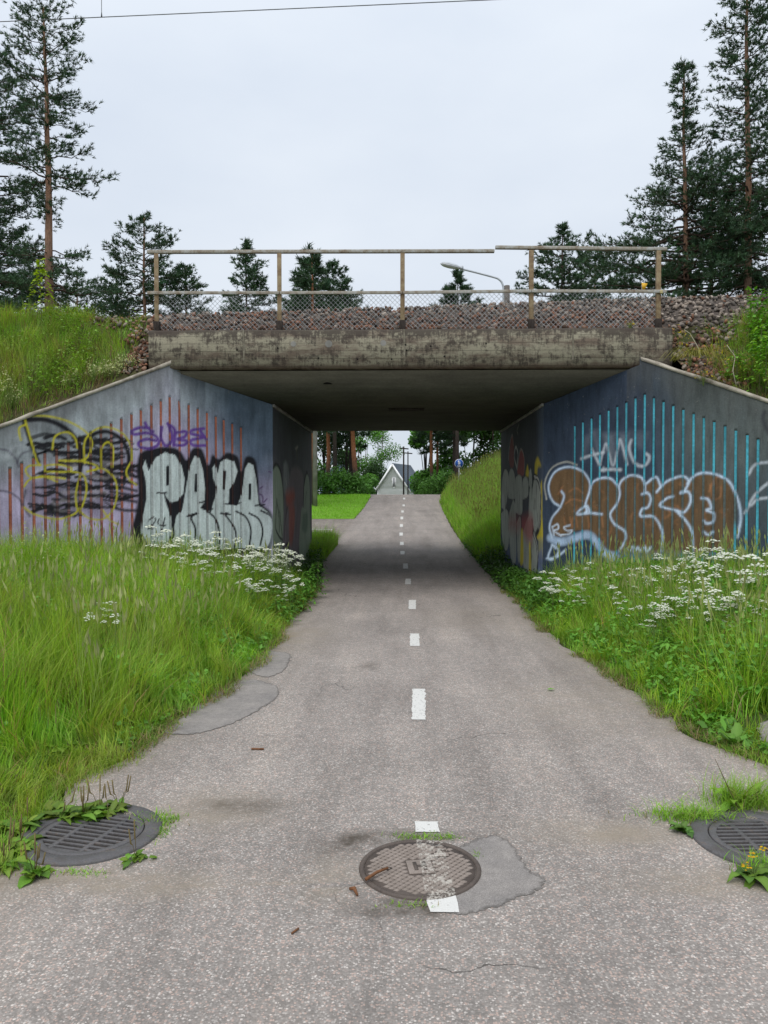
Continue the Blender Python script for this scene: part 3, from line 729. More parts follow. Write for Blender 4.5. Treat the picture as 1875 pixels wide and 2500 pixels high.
def paint_right(wg, U):
    f = lambda pts: [wg.sz(*Z2(*p)) for p in pts]
    n = vnoise(U, 1.2, 13); n2 = vnoise(U * np.array([4, .5]), 2.0, 15); n3 = vnoise(U, 5, 18)
    blue = np.array([.036, .052, .082]); gg = np.array([.105, .125, .125]); 
    zrel = wg.top(U[:, 0]) - U[:, 1]
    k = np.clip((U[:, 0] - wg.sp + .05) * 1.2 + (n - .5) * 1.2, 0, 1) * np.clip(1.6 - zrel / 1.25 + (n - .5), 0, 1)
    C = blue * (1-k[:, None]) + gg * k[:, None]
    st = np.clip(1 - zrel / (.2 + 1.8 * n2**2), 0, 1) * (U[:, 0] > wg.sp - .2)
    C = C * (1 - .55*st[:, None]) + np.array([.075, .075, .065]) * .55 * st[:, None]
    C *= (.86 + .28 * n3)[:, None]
    c = Canvas(U, C)
    W = 695/1659/1875 * 11.3
    BR = (.150, .090, .044); LB = (.42, .55, .74); WH = (.60, .65, .72); CR = (.42, .42, .38); OR = (.40, .18, .08)
    # white tag with spray fans
    for tri, a in (([(625,500),(668,500),(682,705),(672,705)], .22), ([(690,520),(770,520),(760,705),(748,705)], .3), ([(790,520),(850,520),(842,700),(832,700)], .25), ([(590,540),(640,520),(585,680),(570,670)], .18), ([(860,500),(960,520),(930,610),(870,600)], .14)):
        c.fill(f(tri), WH, a*.55, .05, False)
    for p, wd, a in (([(572,668),(640,645),(700,632)],16,.75),([(632,610),(655,660),(678,705)],13,.8),([(678,705),(700,620),(718,585),(755,708),(785,600),(800,560),(838,702)],12,.7),([(862,560),(850,610),(880,690),(925,712),(958,690),(966,655),(950,640)],16,.7),([(682,736),(740,730),(800,733)],17,.8),([(700,720),(700,740)],10,.6)):
        c.stroke(f(p), wd*W, WH, a, .018)
    # brown bubble letters
    body = [(395,905),(385,820),(420,750),(500,725),(570,740),(612,800),(628,826),(680,785),(740,785),(782,825),(800,785),(860,762),(920,775),(942,812),(1000,785),(1040,830),(1090,790),(1160,778),(1195,808),(1220,765),(1290,750),(1370,765),(1430,800),(1465,870),(1475,960),(1462,1080),(1445,1190),(1300,1215),(1000,1225),(790,1205),(740,1215),(700,1175),(650,1110),(560,1085),(470,1120),(410,1112),(392,1060),(412,1000),(440,950)]
    c.fill(f(body), BR, .97, .012)
    r = np.random.default_rng(9)
    for k in range(46):
        x = r.uniform(400, 1440); y = r.uniform(780, 1170); l = r.uniform(15, 55)
        c.stroke(f([(x, y), (x+r.uniform(-20, 20), y+l*.5), (x+r.uniform(-25, 25), y+l)]), r.uniform(6, 14)*W, OR, r.uniform(.2, .6), .014)
    for x in (470, 505, 540, 575, 610, 690): c.stroke(f([(x, 1010), (x+8, 1065)]), 11*W, OR, .55, .012)
    c.stroke(f([(1315,860),(1345,790),(1375,770)]), 9*W, OR, .7, .012); c.stroke(f([(1320,820),(1340,900),(1380,890),(1385,830)]), 9*W, OR, .7, .012)
    c.stroke(f([(480,930),(520,905),(580,915)]), 9*W, OR, .7, .012); c.stroke(f([(500,860),(540,840),(580,870)]), 9*W, OR, .6, .012)
    # dark run marks over the brown
    for k in range(26):
        x = r.uniform(640, 1450); c.stroke(f([(x, r.uniform(780, 900)), (x, r.uniform(980, 1200))]), r.uniform(8, 26)*W, (.06,.045,.035), r.uniform(.15, .45), .03, False)
    # pale underline swash
    for off, wd, a in ((0, 48, .75), (-6, 26, .6), (10, 20, .8)):
        c.stroke(f([(390,1130+off),(450,1152+off),(540,1128+off),(610,1112+off),(655,1150+off),(705,1215+off),(770,1240+off)]), wd*W, LB, a, .03)
    c.stroke(f([(760,1235),(900,1240),(1100,1230),(1300,1240),(1450,1225)]), 40*W, LB, .35, .05)
    OUT = [[(450,948),(402,912),(380,830),(415,748),(490,716),(570,737),(615,792),(620,850),(596,930),(602,965)],[(455,858),(470,890),(445,955),(402,1010),(386,1070),(402,1132)],[(690,992),(620,985),(545,990),(600,942),(622,985)],[(590,985),(608,970)],
      [(622,842),(642,802),(690,781),(745,786),(786,832)],[(788,832),(810,792),(860,765),(920,778),(941,822),(940,862)],[(790,832),(795,880),(775,935),(740,992),(765,1050),(820,1088),(828,1140),(792,1205)],[(925,875),(958,868),(975,902),(960,950),(925,962),(918,1002),(990,1006),(1030,1060),(1045,1120),(1036,1205)],
      [(950,812),(1005,775),(1035,830)],[(1010,862),(1050,815),(1095,788),(1160,770),(1197,800),(1175,850),(1155,862)],[(1150,868),(1195,862),(1208,915),(1172,978),(1118,968),(1030,942),(1068,900),(1105,888)],[(1125,972),(1188,1040),(1215,1100),(1222,1200)],[(1190,812),(1230,767),(1290,750),(1370,765),(1430,800),(1465,860),(1490,930),(1500,1020),(1480,1125)],
      [(1272,898),(1310,906),(1328,955),(1300,968),(1342,988),(1338,1035),(1300,1045),(1285,1030)],[(1285,1095),(1310,1112),(1335,1095)],[(400,1175),(378,1240),(400,1256),(440,1205),(400,1168),(420,1190)],[(370,1250),(420,1245),(480,1200)],[(835,1195),(850,1205),(872,1180),(878,1215),(900,1185),(915,1205),(940,1180),(950,1210),(975,1185)]]
    for p in OUT:
        c.stroke(f(p), 17*W, LB, .5, .016); c.stroke(f(p), 10*W, (.56, .68, .84), .92, .008)
    c.stroke(f([(368,905),(358,810),(400,722),(480,687),(545,705)]), 10*W, CR, .9, .01)
    for p in ([(402,1062),(412,1115)],[(402,1066),(432,1050),(437,1076),(412,1088),(452,1116)],[(505,1056),(470,1068),(490,1088),(516,1086),(500,1106),(455,1112)]): c.stroke(f(p), 10*W, (.62,.72,.86), .95, .01)
    for p in ([(1525,985),(1560,915),(1600,860),(1665,805)],[(1545,760),(1585,702),(1665,688)],[(1560,940),(1600,905),(1665,895)]): c.stroke(f(p), 13*W, WH, .8, .015)
    c.stroke(f([(1640,400),(1630,440),(1665,520)]), 18*W, (.03,.03,.04), .8, .03)
    c.stroke(f([(440,1340),(470,1305),(500,1295)]), 8*W, LB, .7, .012)
    return np.clip(c.C, .005, .8), c.A

gl = [WL.sz(*Z1(x, 500))[0] for x in (1222,1178,1135,1095,1050,1003,958,911,862,817,769,716,668,617,565,513,460,405,347,288,228,170,110,50)]
gr = [WR.sz(*Z2(x, 700))[0] for x in (530,577,627,676,726,777,829,882,936,989,1045,1102,1161,1221,1281,1341,1405,1468,1535,1598)]
for k in range(1, 14): gl.append(gl[-1] + .148); gr.append(gr[-1] + .148)
def top_line(wg, Zm, pts):
    q = sorted(wg.sz(*Zm(*p)) for p in pts); a = np.array(q)
    def g(s):
        if s <= a[-1, 0]: return float(np.interp(s, a[:, 0], a[:, 1]))
        return float(a[-1, 1] - (s - a[-1, 0]) * wg.fall)
    return g
gtl = top_line(WL, Z1, [(1222,378),(862,222),(50,585)])
gtr = top_line(WR, Z2, [(530,475),(936,288),(1598,550)])
gl = [g for g in gl if gtl(g) > .3]; gr = [g for g in gr if gtr(g) > .3]
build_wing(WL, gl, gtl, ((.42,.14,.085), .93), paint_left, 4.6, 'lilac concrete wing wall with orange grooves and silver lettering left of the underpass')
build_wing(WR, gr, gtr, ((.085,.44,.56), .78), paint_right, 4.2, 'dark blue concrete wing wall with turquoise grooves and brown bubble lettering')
# far side wings (plain), seen only from beyond
for xc, sg in ((XWL, -1), (XWR, 1)):
    b = MB(); u = np.array([sg, .85]) / math.hypot(1, .85)
    p0 = np.array([xc, Y3]); p1 = p0 + u*1.9; p2 = p0 + u*6.5; nrm = np.array([sg*.85, -1]) / math.hypot(1, .85) * .3
    V = []
    for off in (0*nrm, nrm):
        for p, z in ((p0, -.3), (p2, -.3), (p2, .2), (p1, 3.7), (p0 + u*1.3, 3.50), (p0, 3.10)):
            V.append((p[0]+off[0], p[1]+off[1], z))
    b.add(V, [(0,1,2,3),(0,3,4,5),(9,8,7,6),(11,10,9,6)] + [(i, (i+1) % 6, 6+(i+1) % 6, 6+i) for i in range(6)])
    o = b.build('wing_wall', M['plain_concrete'])
    tag(o, 'plain concrete wing wall at the far mouth of the underpass, %s side' % ('left' if sg < 0 else 'right'), 'wall')

bridge = empty('railway_bridge', (0, (YD+Y3)/2, 0)); tag(bridge, 'stained concrete railway bridge deck spanning the underpass', 'bridge')
binv = Matrix.Translation(Vector(bridge.location)).inverted()
def bpart(o): o.parent = bridge; o.matrix_parent_inverse = binv; return o
# edge beam with chamfer and a slightly uneven face
b = MB(); nx_ = 60; xs = np.linspace(DX0, DX1, nx_)
prof = [(YD+.40, ZD+.004), (YD+.05, ZD), (YD+.0, ZD+.03), (YD, ZD+.33), (YD, ZT-.03), (YD+.03, ZT), (YD+.40, ZT)]
V = np.array([[(x, y + rng.normal(0, .002), z + rng.normal(0, .003)) for x in xs] for y, z in prof]).reshape(-1, 3)
k = np.arange(nx_-1); Q = []
for a in range(len(prof)):
    c_ = (a+1) % len(prof); Q.append(np.stack([a*nx_+k, a*nx_+k+1, c_*nx_+k+1, c_*nx_+k], 1))
m_ = len(prof)
T = [(0, (a+1)*nx_, a*nx_) for a in range(1, m_-1)] + [(nx_-1, a*nx_+nx_-1, (a+1)*nx_+nx_-1) for a in range(1, m_-1)]
b.add(V, np.concatenate(Q)[:, ::-1], T); eb = bpart(b.build('edge_beam', M['beam']))
M['drip'] = simple('lime_run', (.24,.22,.17), (.12,.105,.08), 14, .9, .15, .3, obj=False)
# drip joints and patched holes on the beam face
for px in (526, 873, 1237):
    p = at(px*S, 760*S, YD); bb = MB()
    bb.add([(p[0]-.012, YD-.004, ZT-.01), (p[0]+.010, YD-.004, ZT-.01), (p[0]+.02, YD-.004, ZT-.3), (p[0]+.012, YD-.004, ZD+.12), (p[0]-.006, YD-.004, ZD+.12), (p[0]-.008, YD-.004, ZT-.3)], [(0,5,2,1),(5,4,3,2)])
    o = bb.build('drip_mark', M['drip']); bpart(o)
def facedisc(px, py, r, m, name):
    p = at(px*S, py*S, YD); a = np.arange(18)*2*math.pi/18; bb = MB()
    V = [(p[0], YD-.006, p[2])] + [(p[0]+r*math.cos(q), YD-.004, p[2]+r*math.sin(q)) for q in a]
    bb.add(V, (), [(0, 1+(i+1) % 18, 1+i) for i in range(18)]); bpart(bb.build(name, m))
for px, py, r in ((634,743,.042),(710,743,.055),(828,741,.045)): facedisc(px, py, r, M['plain_concrete'], 'mortar_plug')
M['hole'] = simple('dark_hole', (.02, .018, .016), (.01, .01, .01), 5, .95, .05)
for px, py in ((512,756),(876,745),(878,757),(688,774),(772,776),(846,776),(1050,742),(930,748),(960,770),(600,752)): facedisc(px, py, .014, M['hole'], 'tie_hole')
# deck slab with haunched soffit
b = MB()
ys = [YD+.06, YC, Y3, Y3+1.05, Y3+1.05, YD+.40, YD+.40, YD+.06]; zs = [ZD-.002+.0, ZS, ZS, ZD, ZT, ZT-.02, ZD+.05, ZD+.02]
ys = [YD+.06, YC, Y3, Y3+1.05, Y3+1.05, YD+.41, YD+.41]; zs = [ZD-.018, ZS, ZS, ZD, ZT-.1, ZT-.1, ZD+.02]
n = len(ys)
V = [(DX0+.01, y, z) for y, z in zip(ys, zs)] + [(DX1-.01, y, z) for y, z in zip(ys, zs)]
i = np.arange(n); j = (i+1) % n
b.add(V, np.stack([i, j, n+j, n+i], 1), [(0, k+1, k) for k in range(1, n-1)] + [(n, n+k, n+k+1) for k in range(1, n-1)])
bpart(b.build('deck_slab', M['soffit']))
bpart(MB().box((DX0, Y3+1.06, ZD+.004), (DX1, Y3+1.45, ZT)).build('edge_beam', M['beam']))
# recessed-looking service plates on the soffit
for (px0, px1, py) in ((840, 916, 883),):
    d = ray(px0*S, py*S); tt = (ZS - 1.65)/d[2]; p = CAM + d*tt; d2 = ray(px1*S, py*S); q = CAM + d2*((ZS-1.65)/d2[2])
    bpart(MB().box((p[0], p[1]-.12, ZS-.03), (q[0], p[1]+.12, ZS+.01)).build('service_plate', M['bark_dark']))
d = ray(706*S, 830*S); tt = 1.72/d[2]; p = CAM + d*tt
bpart(MB().disc((p[0], p[1]+.15), .075, zsoff(p[1])-.05, zsoff(p[1])+.1, 18).build('cable_box', M['hole'], smooth=False))

# tunnel walls with murals
def paint_tl(U):
    g = lambda pts: [(lambda q: (q[1], q[2]))(at_x(640 + x*.199, 960 + y*.199, XWL)) for x, y in pts]
    n = vnoise(U, 1.5, 33); n2 = vnoise(U*np.array([5, 1]), 1.5, 35)
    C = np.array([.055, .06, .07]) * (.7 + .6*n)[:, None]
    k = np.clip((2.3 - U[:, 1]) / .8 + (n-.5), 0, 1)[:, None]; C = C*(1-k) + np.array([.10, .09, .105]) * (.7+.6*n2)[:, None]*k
    c = Canvas(U, C); GN = (.22, .27, .21); GD = (.02, .022, .022); RD = (.30, .075, .05)
    c.stroke(g([(120,960),(170,880),(225,960),(255,1180),(262,1420)]), .09, GD, 1, .015)
    c.fill(g([(125,960),(175,895),(220,970),(252,1180),(262,1500),(250,1800),(240,2010),(120,2010)]), GN, .95, .02)
    c.fill(g([(262,870),(290,830),(320,900),(335,1100),(330,1250),(265,1200)]), (.17,.19,.19), .8, .04)
    c.fill(g([(360,930),(420,900),(500,1000),(500,1300),(450,1900),(280,1900),(280,1500),(330,1400),(300,1200)]), (.15,.125,.14), .8, .06)
    c.fill(g([(290,1220),(380,1190),(400,1280),(350,1400),(300,1350)]), RD, .8, .10)
    c.fill(g([(330,1400),(390,1380),(400,1560),(370,1830),(335,1800)]), RD, .7, .08)
    c.stroke(g([(515,1400),(512,1150),(545,985),(570,1060)]), .12, GD, 1, .015)
    c.fill(g([(515,1150),(545,1000),(575,1060),(585,1300),(585,2010),(460,2010),(475,1500),(495,1390),(510,1400)]), GN, .95, .02)
    for p in ([(180,1300),(170,1450),(165,1650),(210,1760),(250,1800)],[(215,1450),(230,1600),(245,1750)],[(310,1400),(285,1550),(270,1800)],[(540,1210),(530,1330),(528,1400)],[(185,1350),(205,1500),(215,1700)],[(290,1880),(310,1850),(340,1960)]):
        c.stroke(g(p), .05, GD, .95, .012)
    c.fill(g([(500,1480),(560,1470),(550,1700),(490,1680)]), (.08,.13,.10), .6, .05)
    for p in ([(405,680),(440,650),(415,700)],[(285,1040),(300,1120)]): c.stroke(g(p), .03, (.3,.3,.25), .7, .01)
    c.stroke(g([(425,700),(430,800)]), .05, (.14,.12,.03), .6, .03)
    return np.clip(c.C*1.45, .006, .8)
def paint_tr(U):
    g = lambda pts: [(lambda q: (q[1], q[2]))(at_x(1200 + x*.2262, 960 + y*.2262, XWR)) for x, y in pts]
    n = vnoise(U, 1.5, 43)
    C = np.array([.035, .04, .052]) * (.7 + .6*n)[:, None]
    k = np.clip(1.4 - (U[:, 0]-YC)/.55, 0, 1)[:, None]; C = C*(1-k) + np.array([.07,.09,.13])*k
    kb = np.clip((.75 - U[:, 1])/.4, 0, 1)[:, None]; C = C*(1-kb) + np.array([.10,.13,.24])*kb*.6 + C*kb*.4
    c = Canvas(U, C); GR = (.30,.32,.29); BK = (.012,.012,.014); YE = (.52,.42,.03); RD = (.30,.06,.06)
    c.fill(g([(185,720),(195,600),(222,450),(240,560),(240,780),(205,800)]), (.17,.045,.045), .85, .02)
    c.fill(g([(290,740),(315,600),(350,680),(350,880),(280,870)]), (.22,.05,.05), .9, .02)
    c.stroke(g([(270,800),(245,680),(262,580),(285,660),(272,800)]), .06, (.30,.31,.30), .9, .012)
    for p in ([(185,720),(190,600),(222,450),(235,560)],[(275,830),(312,610),(352,690),(352,860)]): c.stroke(g(p), .035, (.25,.25,.24), .8, .01)
    c.fill(g([(365,900),(375,820),(390,770),(400,830),(420,870),(400,900)]), YE, .9, .02)
    c.fill(g([(465,840),(470,750),(495,690),(520,730),(535,790),(500,800),(490,900),(470,900)]), YE, .8, .03)
    blobs = [[(110,1240),(112,980),(135,840),(165,830),(185,900),(185,1000),(150,1240)],[(180,1130),(185,900),(210,815),(245,860),(255,1000),(250,1140)],[(255,1290),(255,960),(275,895),(315,890),(330,960),(330,1290)],[(335,1150),(335,960),(360,905),(390,930),(395,1100)],[(400,1000),(405,860),(425,815),(435,900),(435,1010)],
        [(440,1000),(455,915),(490,910),(520,1020),(525,1200),(510,1440),(480,1500),(445,1400)],[(105,1300),(150,1250),(185,1320),(185,1620),(150,1700),(115,1560)],[(190,1300),(230,1160),(258,1220),(265,1500),(265,1780),(240,1850),(205,1760),(190,1500)],[(270,1400),(310,1330),(318,1500),(312,1780),(285,1800)],[(335,1500),(400,1330),(440,1400),(430,1600),(400,1900),(370,1960),(345,1880)],[(430,1580),(460,1480),(490,1650),(492,1850),(470,1960),(435,1950)],[(400,1340),(410,1050),(435,1020),(450,1200),(440,1350)]]
    for p in blobs:
        c.fill(g(p), BK, 1, .05); 
    for p in blobs: c.fill(g(p), GR, .95, .012)
    r = np.random.default_rng(2)
    for k in range(60):
        x = r.uniform(120, 500); y = r.uniform(950, 1750); c.stroke(g([(x, y), (x+r.uniform(-6, 6), y+r.uniform(60, 180))]), .03, BK, r.uniform(.3, .9), .012)
    c.fill(g([(330,1340),(440,1330),(440,1600),(390,1600),(330,1480)]), RD, .7, .12); c.fill(g([(190,1330),(310,1340),(300,1480),(190,1470)]), RD, .45, .14)
    c.fill(g([(318,1480),(335,1470),(345,1700),(340,1830),(318,1860),(308,1800)]), YE, .9, .02); c.fill(g([(405,1620),(420,1620),(430,1900),(425,2050),(400,2040)]), YE, .9, .02)
    c.fill(g([(530,980),(545,960),(550,1350),(560,1560),(545,1610),(490,1560),(520,1480),(535,1350)]), YE, .95, .015)
    c.stroke(g([(440,1000),(460,905),(500,930),(528,1060),(530,1250),(510,1460),(485,1510)]), .10, BK, 1, .012)
    c.stroke(g([(462,900),(505,930),(530,1060),(532,1250),(512,1460)]), .035, (.5,.5,.46), .9, .01)
    c.stroke(g([(450,1500),(485,1620),(498,1800),(490,1950)]), .10, BK, 1, .012); c.stroke(g([(455,1510),(490,1640),(500,1800)]), .035, (.5,.5,.46), .9, .01)
    c.fill(g([(505,1560),(560,1570),(565,1700),(540,1790),(510,1750)]), (.30,.29,.16), .8, .03); c.fill(g([(510,1720),(545,1700),(540,1990),(500,1990)]), (.13,.16,.28), .8, .05)
    c.stroke(g([(295,340),(275,400),(285,440)]), .04, (.2,.2,.18), .7, .015)
    return np.clip(c.C*1.45, .006, .8)
for X_, fn, sg in ((XWL, paint_tl, 1), (XWR, paint_tr, -1)):
    yy = np.linspace(YC, Y3, 120); zz = np.linspace(-.25, ZS+.02, 120)
    A, B = np.meshgrid(yy, zz); U = np.stack([A.ravel(), B.ravel()], 1)
    V = np.stack([np.full(U.shape[0], X_), U[:, 0], U[:, 1]], 1)
    nn = len(yy); i = np.arange(len(zz)-1)[:, None]*nn + np.arange(nn-1)[None]
    Q = np.stack([i, i+1, i+nn+1, i+nn], -1).reshape(-1, 4)
    if sg > 0: Q = Q[:, ::-1]
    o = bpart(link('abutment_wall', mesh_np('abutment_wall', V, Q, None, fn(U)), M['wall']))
    o['label'] = 'tunnel wall with faded green and red mural' if sg > 0 else 'tunnel wall with grey and yellow feathered mural'
    x0, x1 = (X_-.45, X_-.004) if sg > 0 else (X_+.004, X_+.45)
    bpart(MB().box((x0, YC+.25, -.3), (x1, Y3-.02, ZS-.004)).build('abutment_core', M['plain_concrete']))
# thin ledge between wall top and soffit
for X_, sg in ((XWL, 1), (XWR, -1)):
    x0, x1 = sorted((X_, X_ + sg*.035)); bpart(MB().box((x0, YC-.02, ZS-.05), (x1, Y3, ZS-.003)).build('bearing_ledge', M['plain_concrete']))

# ------------------------------------------------------------------ embankments
def emb_h(x, y, wg):
    yf = wg.c[1] + wg.sp * wg.u[1]
    slope = wg.fall / abs(wg.u[1])
    zt = 4.62 if wg is WL else 4.75
    h = np.minimum(wg.zp + (y - yf) * slope, zt)
    hb = 3.75 - (y - (Y3 + 1.15)) * .62
    return np.minimum(h, np.minimum(hb + .8, zt))
for wg, sg, nm in ((WL, -1, 'left'), (WR, 1, 'right')):
    xs = sg * np.concatenate([np.linspace(3.95 if sg < 0 else 4.12, 8, 70), np.linspace(8.2, 60, 60)])
    sl_ = abs(wg.u[1] / wg.u[0])
    R_ = []
    for x in xs:
        y0 = YC - sl_ * (abs(x) - abs(wg.c[0])); y0 = max(y0, 4.5) + .10
        y1 = Y3 + .85 * (abs(x) - 2.25) - .1; y1 = min(y1, 26)
        R_.append(np.linspace(y0, y1, 60))
    YY = np.array(R_).T; XX = np.repeat(xs[None], 60, 0)
    ZZ = emb_h(XX, YY, wg) - .05 + rng.normal(0, .012, XX.shape)
    if sg < 0: XX, YY, ZZ = XX[:, ::-1], YY[:, ::-1], ZZ[:, ::-1]
    o = link('embankment', grid_mesh('embankment', XX, YY, ZZ), M['embank'])
    tag(o, 'grassy railway embankment behind the %s wing wall' % ('lilac' if sg < 0 else 'dark blue'), 'embankment', kind='structure')

# ------------------------------------------------------------------ ballast
def bal_h(x, y):
    base = np.interp(x, [-7, -4.2, -2, 0, 2.5, 5, 9], [4.60, 4.68, 4.76, 4.86, 4.98, 5.12, 5.22])
    outd = (x < DX0) | (x > DX1)
    front = np.where(outd, 3.80 + (y - 11.7) * .66, 4.13 + (y - 12.02) * .60)
    return np.where(y > 16.2, np.minimum(base, 4.2 + (19.6 - y) * .6), np.minimum(base, front))
xs = np.linspace(-40, 40, 160); ys = np.linspace(12.0, 19.5, 40)
XX, YY = np.meshgrid(xs, ys); ZZ = bal_h(XX, YY) - .05
outx = (XX < DX0 + .05) | (XX > DX1 - .05)
ZZ = np.where(outx & (YY < 12.9), np.where(XX < 0, emb_h(XX, YY, WL), emb_h(XX, YY, WR)) - .16, ZZ)
ZZ = np.where((XX < -5.2), np.minimum(ZZ, 4.40), ZZ)
bed = link('ballast_bed', grid_mesh('ballast_bed', XX, YY, ZZ), simple('ballast_dust', (.12, .10, .085), (.06, .05, .045), 20, .95, .1, .5, obj=False))
tag(bed, 'crushed stone ballast bed of the railway on the bridge', 'ballast', kind='structure')
def stone_mesh(seed):
    r = np.random.default_rng(seed)
    bm = bmesh.new(); bmesh.ops.create_icosphere(bm, subdivisions=1, radius=.5)
    V = np.array([v.co[:] for v in bm.verts]); 
    for k in range(5):
        nv = r.normal(size=3); nv /= np.linalg.norm(nv); dd = r.uniform(.22, .38); q = V @ nv
        V = V - np.clip(q - dd, 0, None)[:, None] * nv
    V *= np.array([1.25, .95, .72]) * r.uniform(.85, 1.15, 3)
    T = np.array([[v.index for v in f.verts] for f in bm.faces]); bm.free()
    return V, T
SV = [stone_mesh(s) for s in range(12)]
def stone_col(z0, n, r):
    pal = np.array([(.30,.275,.255),(.22,.21,.205),(.36,.325,.295),(.30,.205,.16),(.36,.19,.13),(.25,.14,.10),(.16,.155,.15),(.44,.41,.385),(.14,.10,.08)])
    rust = np.clip(1.35 - (z0 - 4.1) / .62, .12, .9)
    out_ = []
    for k in range(n):
        i = r.choice([3, 4, 5, 8, 5, 0]) if r.random() < rust[k] else r.choice([0, 1, 2, 6, 7, 0, 2])
        out_.append(pal[i] * r.uniform(.28, .85) * np.array([1.06, .96, .86]))
    return np.array(out_)
def scatter_stones(P_, size, r, rustz):
    n = len(P_); cols_ = stone_col(rustz, n, r)
    VV, TT, CC = [], [], []; off = 0
    for k in range(n):
        V, T = SV[r.integers(12)]
        q = r.normal(size=4); q /= np.linalg.norm(q); w_, x_, y_, z_ = q
        Rm = np.array([[1-2*(y_*y_+z_*z_), 2*(x_*y_-z_*w_), 2*(x_*z_+y_*w_)],[2*(x_*y_+z_*w_), 1-2*(x_*x_+z_*z_), 2*(y_*z_-x_*w_)],[2*(x_*z_-y_*w_), 2*(y_*z_+x_*w_), 1-2*(x_*x_+y_*y_)]])
        v = (V @ Rm.T) * size[k] + P_[k]
        VV.append(v); TT.append(T + off); CC.append(np.repeat(cols_[k][None], len(V), 0)); off += len(V)
    return np.concatenate(VV), np.concatenate(TT), np.concatenate(CC)
r = np.random.default_rng(21)
n = 6800
x = r.uniform(-5.6, 9.5, n); u = r.random(n); y = 12.03 + 2.4 * u**.9
keep = ~((x < -4.4) & (y < 12.75 + r.uniform(-.3, .3, n))) & ~(x < -5.0 - .5*r.random(n)); x, y = x[keep], y[keep]
z = bal_h(x, y) - .012
# spill beside the deck ends
n2 = 620
xs_ = np.concatenate([r.uniform(4.12, 5.3, n2), r.uniform(-4.3, -3.93, 170)]); ys_ = np.concatenate([r.uniform(10.9, 12.2, n2), r.uniform(11.5, 12.3, 170)])
kk = np.where(xs_ > 0, ys_ > YC - .94*(np.abs(xs_)-2.33) + .16, ys_ > YC - .75*(np.abs(xs_)-2.17) + .12)
kk &= ~((xs_ > 4.75) & (r.random(len(xs_)) < (xs_-4.6)*1.3))
xs_, ys_ = xs_[kk], ys_[kk]
zs_ = np.where(xs_ > 0, emb_h(xs_, ys_, WR), emb_h(xs_, ys_, WL)) - .02
Pst = np.concatenate([np.stack([x, y, z], 1), np.stack([xs_, ys_, zs_], 1)])
rz = np.where(Pst[:, 0] > 4.6, Pst[:, 2] + .35, Pst[:, 2])
rz = np.where(Pst[:, 0] > 4.3, Pst[:, 2] + .35, Pst[:, 2] - .08)
V, T, C = scatter_stones(Pst, r.uniform(.045, .105, len(Pst)), r, rz)
o = link('loose_ballast', mesh_np('loose_ballast', V, None, T, C), M['stone'], bed); o['kind'] = 'stuff'
# the stones lying right behind the edge beam, one by one
protos = []
for k in range(24):
    Vk, Tk = SV[k % 12]; ck = stone_col(np.array([4.12 if k % 3 else 4.8]), 1, r)
    me = mesh_np('ballast_stone', Vk, None, Tk, np.repeat(ck, len(Vk), 0)); me.materials.append(M['stone']); protos.append(me)
for k in range(300):
    xx = DX0 + .08 + (DX1 - DX0 - .16) * ((k % 150) + r.uniform(.1, .9)) / 150; yy = (11.90 if k < 150 else 11.99) + r.uniform(-.03, .05)
    s_ = r.uniform(.05, .10)
    o = bpy.data.objects.new('ballast_stone', protos[r.integers(24)]); COL.objects.link(o); o.parent = bed
    o.location = (xx, yy, ZT + s_*.36 + (0 if k < 150 else .05)); o.scale = (s_,)*3; o.rotation_euler = tuple(r.uniform(0, 6.28, 3))

# rails and sleepers hidden behind the ballast shoulder
for yr in (15.0, 16.53):
    tag(MB().box((-40, yr-.035, 4.78), (40, yr+.035, 4.93)).build('rail', simple('rail_steel', (.12,.08,.06), (.08,.05,.04), 6, .6)), 'rusty steel rail on the %s side of the track' % ('near' if yr < 16 else 'far'), 'rail', kind='structure')

# ------------------------------------------------------------------ railing
def steel(name, a, b, c):
    m, t, p = mat(name, .7, .35); v = wpos(t)
    n1 = noise(t, v, 9, 7, .7); n2 = noise(t, v, 60, 4, .7)
    t.links.new(mix(t, .8, ramp(t, n1, [(.32, c), (.48, b), (.62, a)]), ramp(t, n2, [(.3, (.8,)*3), (.7, (1.15,)*3)]), 'MULTIPLY'), p.inputs['Base Color'])
    bump(t, p, n2, .2, .004); return m
M['post'] = steel('rusty_post', (.30,.235,.14), (.22,.155,.085), (.12,.07,.04))
M['rail'] = steel('weathered_rail', (.40,.40,.38), (.30,.27,.22), (.17,.115,.075))
M['galv'] = steel('galvanised', (.46,.47,.48), (.36,.37,.38), (.24,.24,.24))
YR = 11.84
rail = empty('bridge_railing', (0, YR, ZT)); tag(rail, 'rusty steel railing with wire mesh along the bridge edge', 'railing')
rinv = Matrix.Translation(Vector(rail.location)).inverted()
def rpart(o): o.matrix_parent_inverse = rinv; return o
def zat(py, px=940): return at(px*S, py*S, YR)[2]
posts = []
for px, ptop in ((338,545),(603.5,545),(869.5,545),(1148,540),(1423,540)):
    x_ = at(px*S, 620*S, YR)[0]; posts.append(x_)
    po = MB(); h = .034
    zt_ = zat(ptop, px)
    # angle-section post: flange and web
    po.box((x_-h, YR-.006, ZT-.002), (x_+h, YR+.006, zt_)); po.box((x_-h, YR+.0065, ZT-.002), (x_-h+.011, YR+.055, zt_))
    p_ = rpart(po.build('post', M['post'], rail, bevel=.003))
    rpart(MB().box((x_-.047, YR-.03, ZT-.004), (x_+.047, YR+.07, ZT+.15)).build('post_sleeve', M['bark_dark'], rail, bevel=.006))
def rbar(pa, pb, m, name, wd=.05, ht=.045, dy=0):
    a = at(pa[0]*S, pa[1]*S, YR+dy); c = at(pb[0]*S, pb[1]*S, YR+dy)
    return rpart(MB().beam(a, c, wd, ht).build(name, m, rail, bevel=.006))
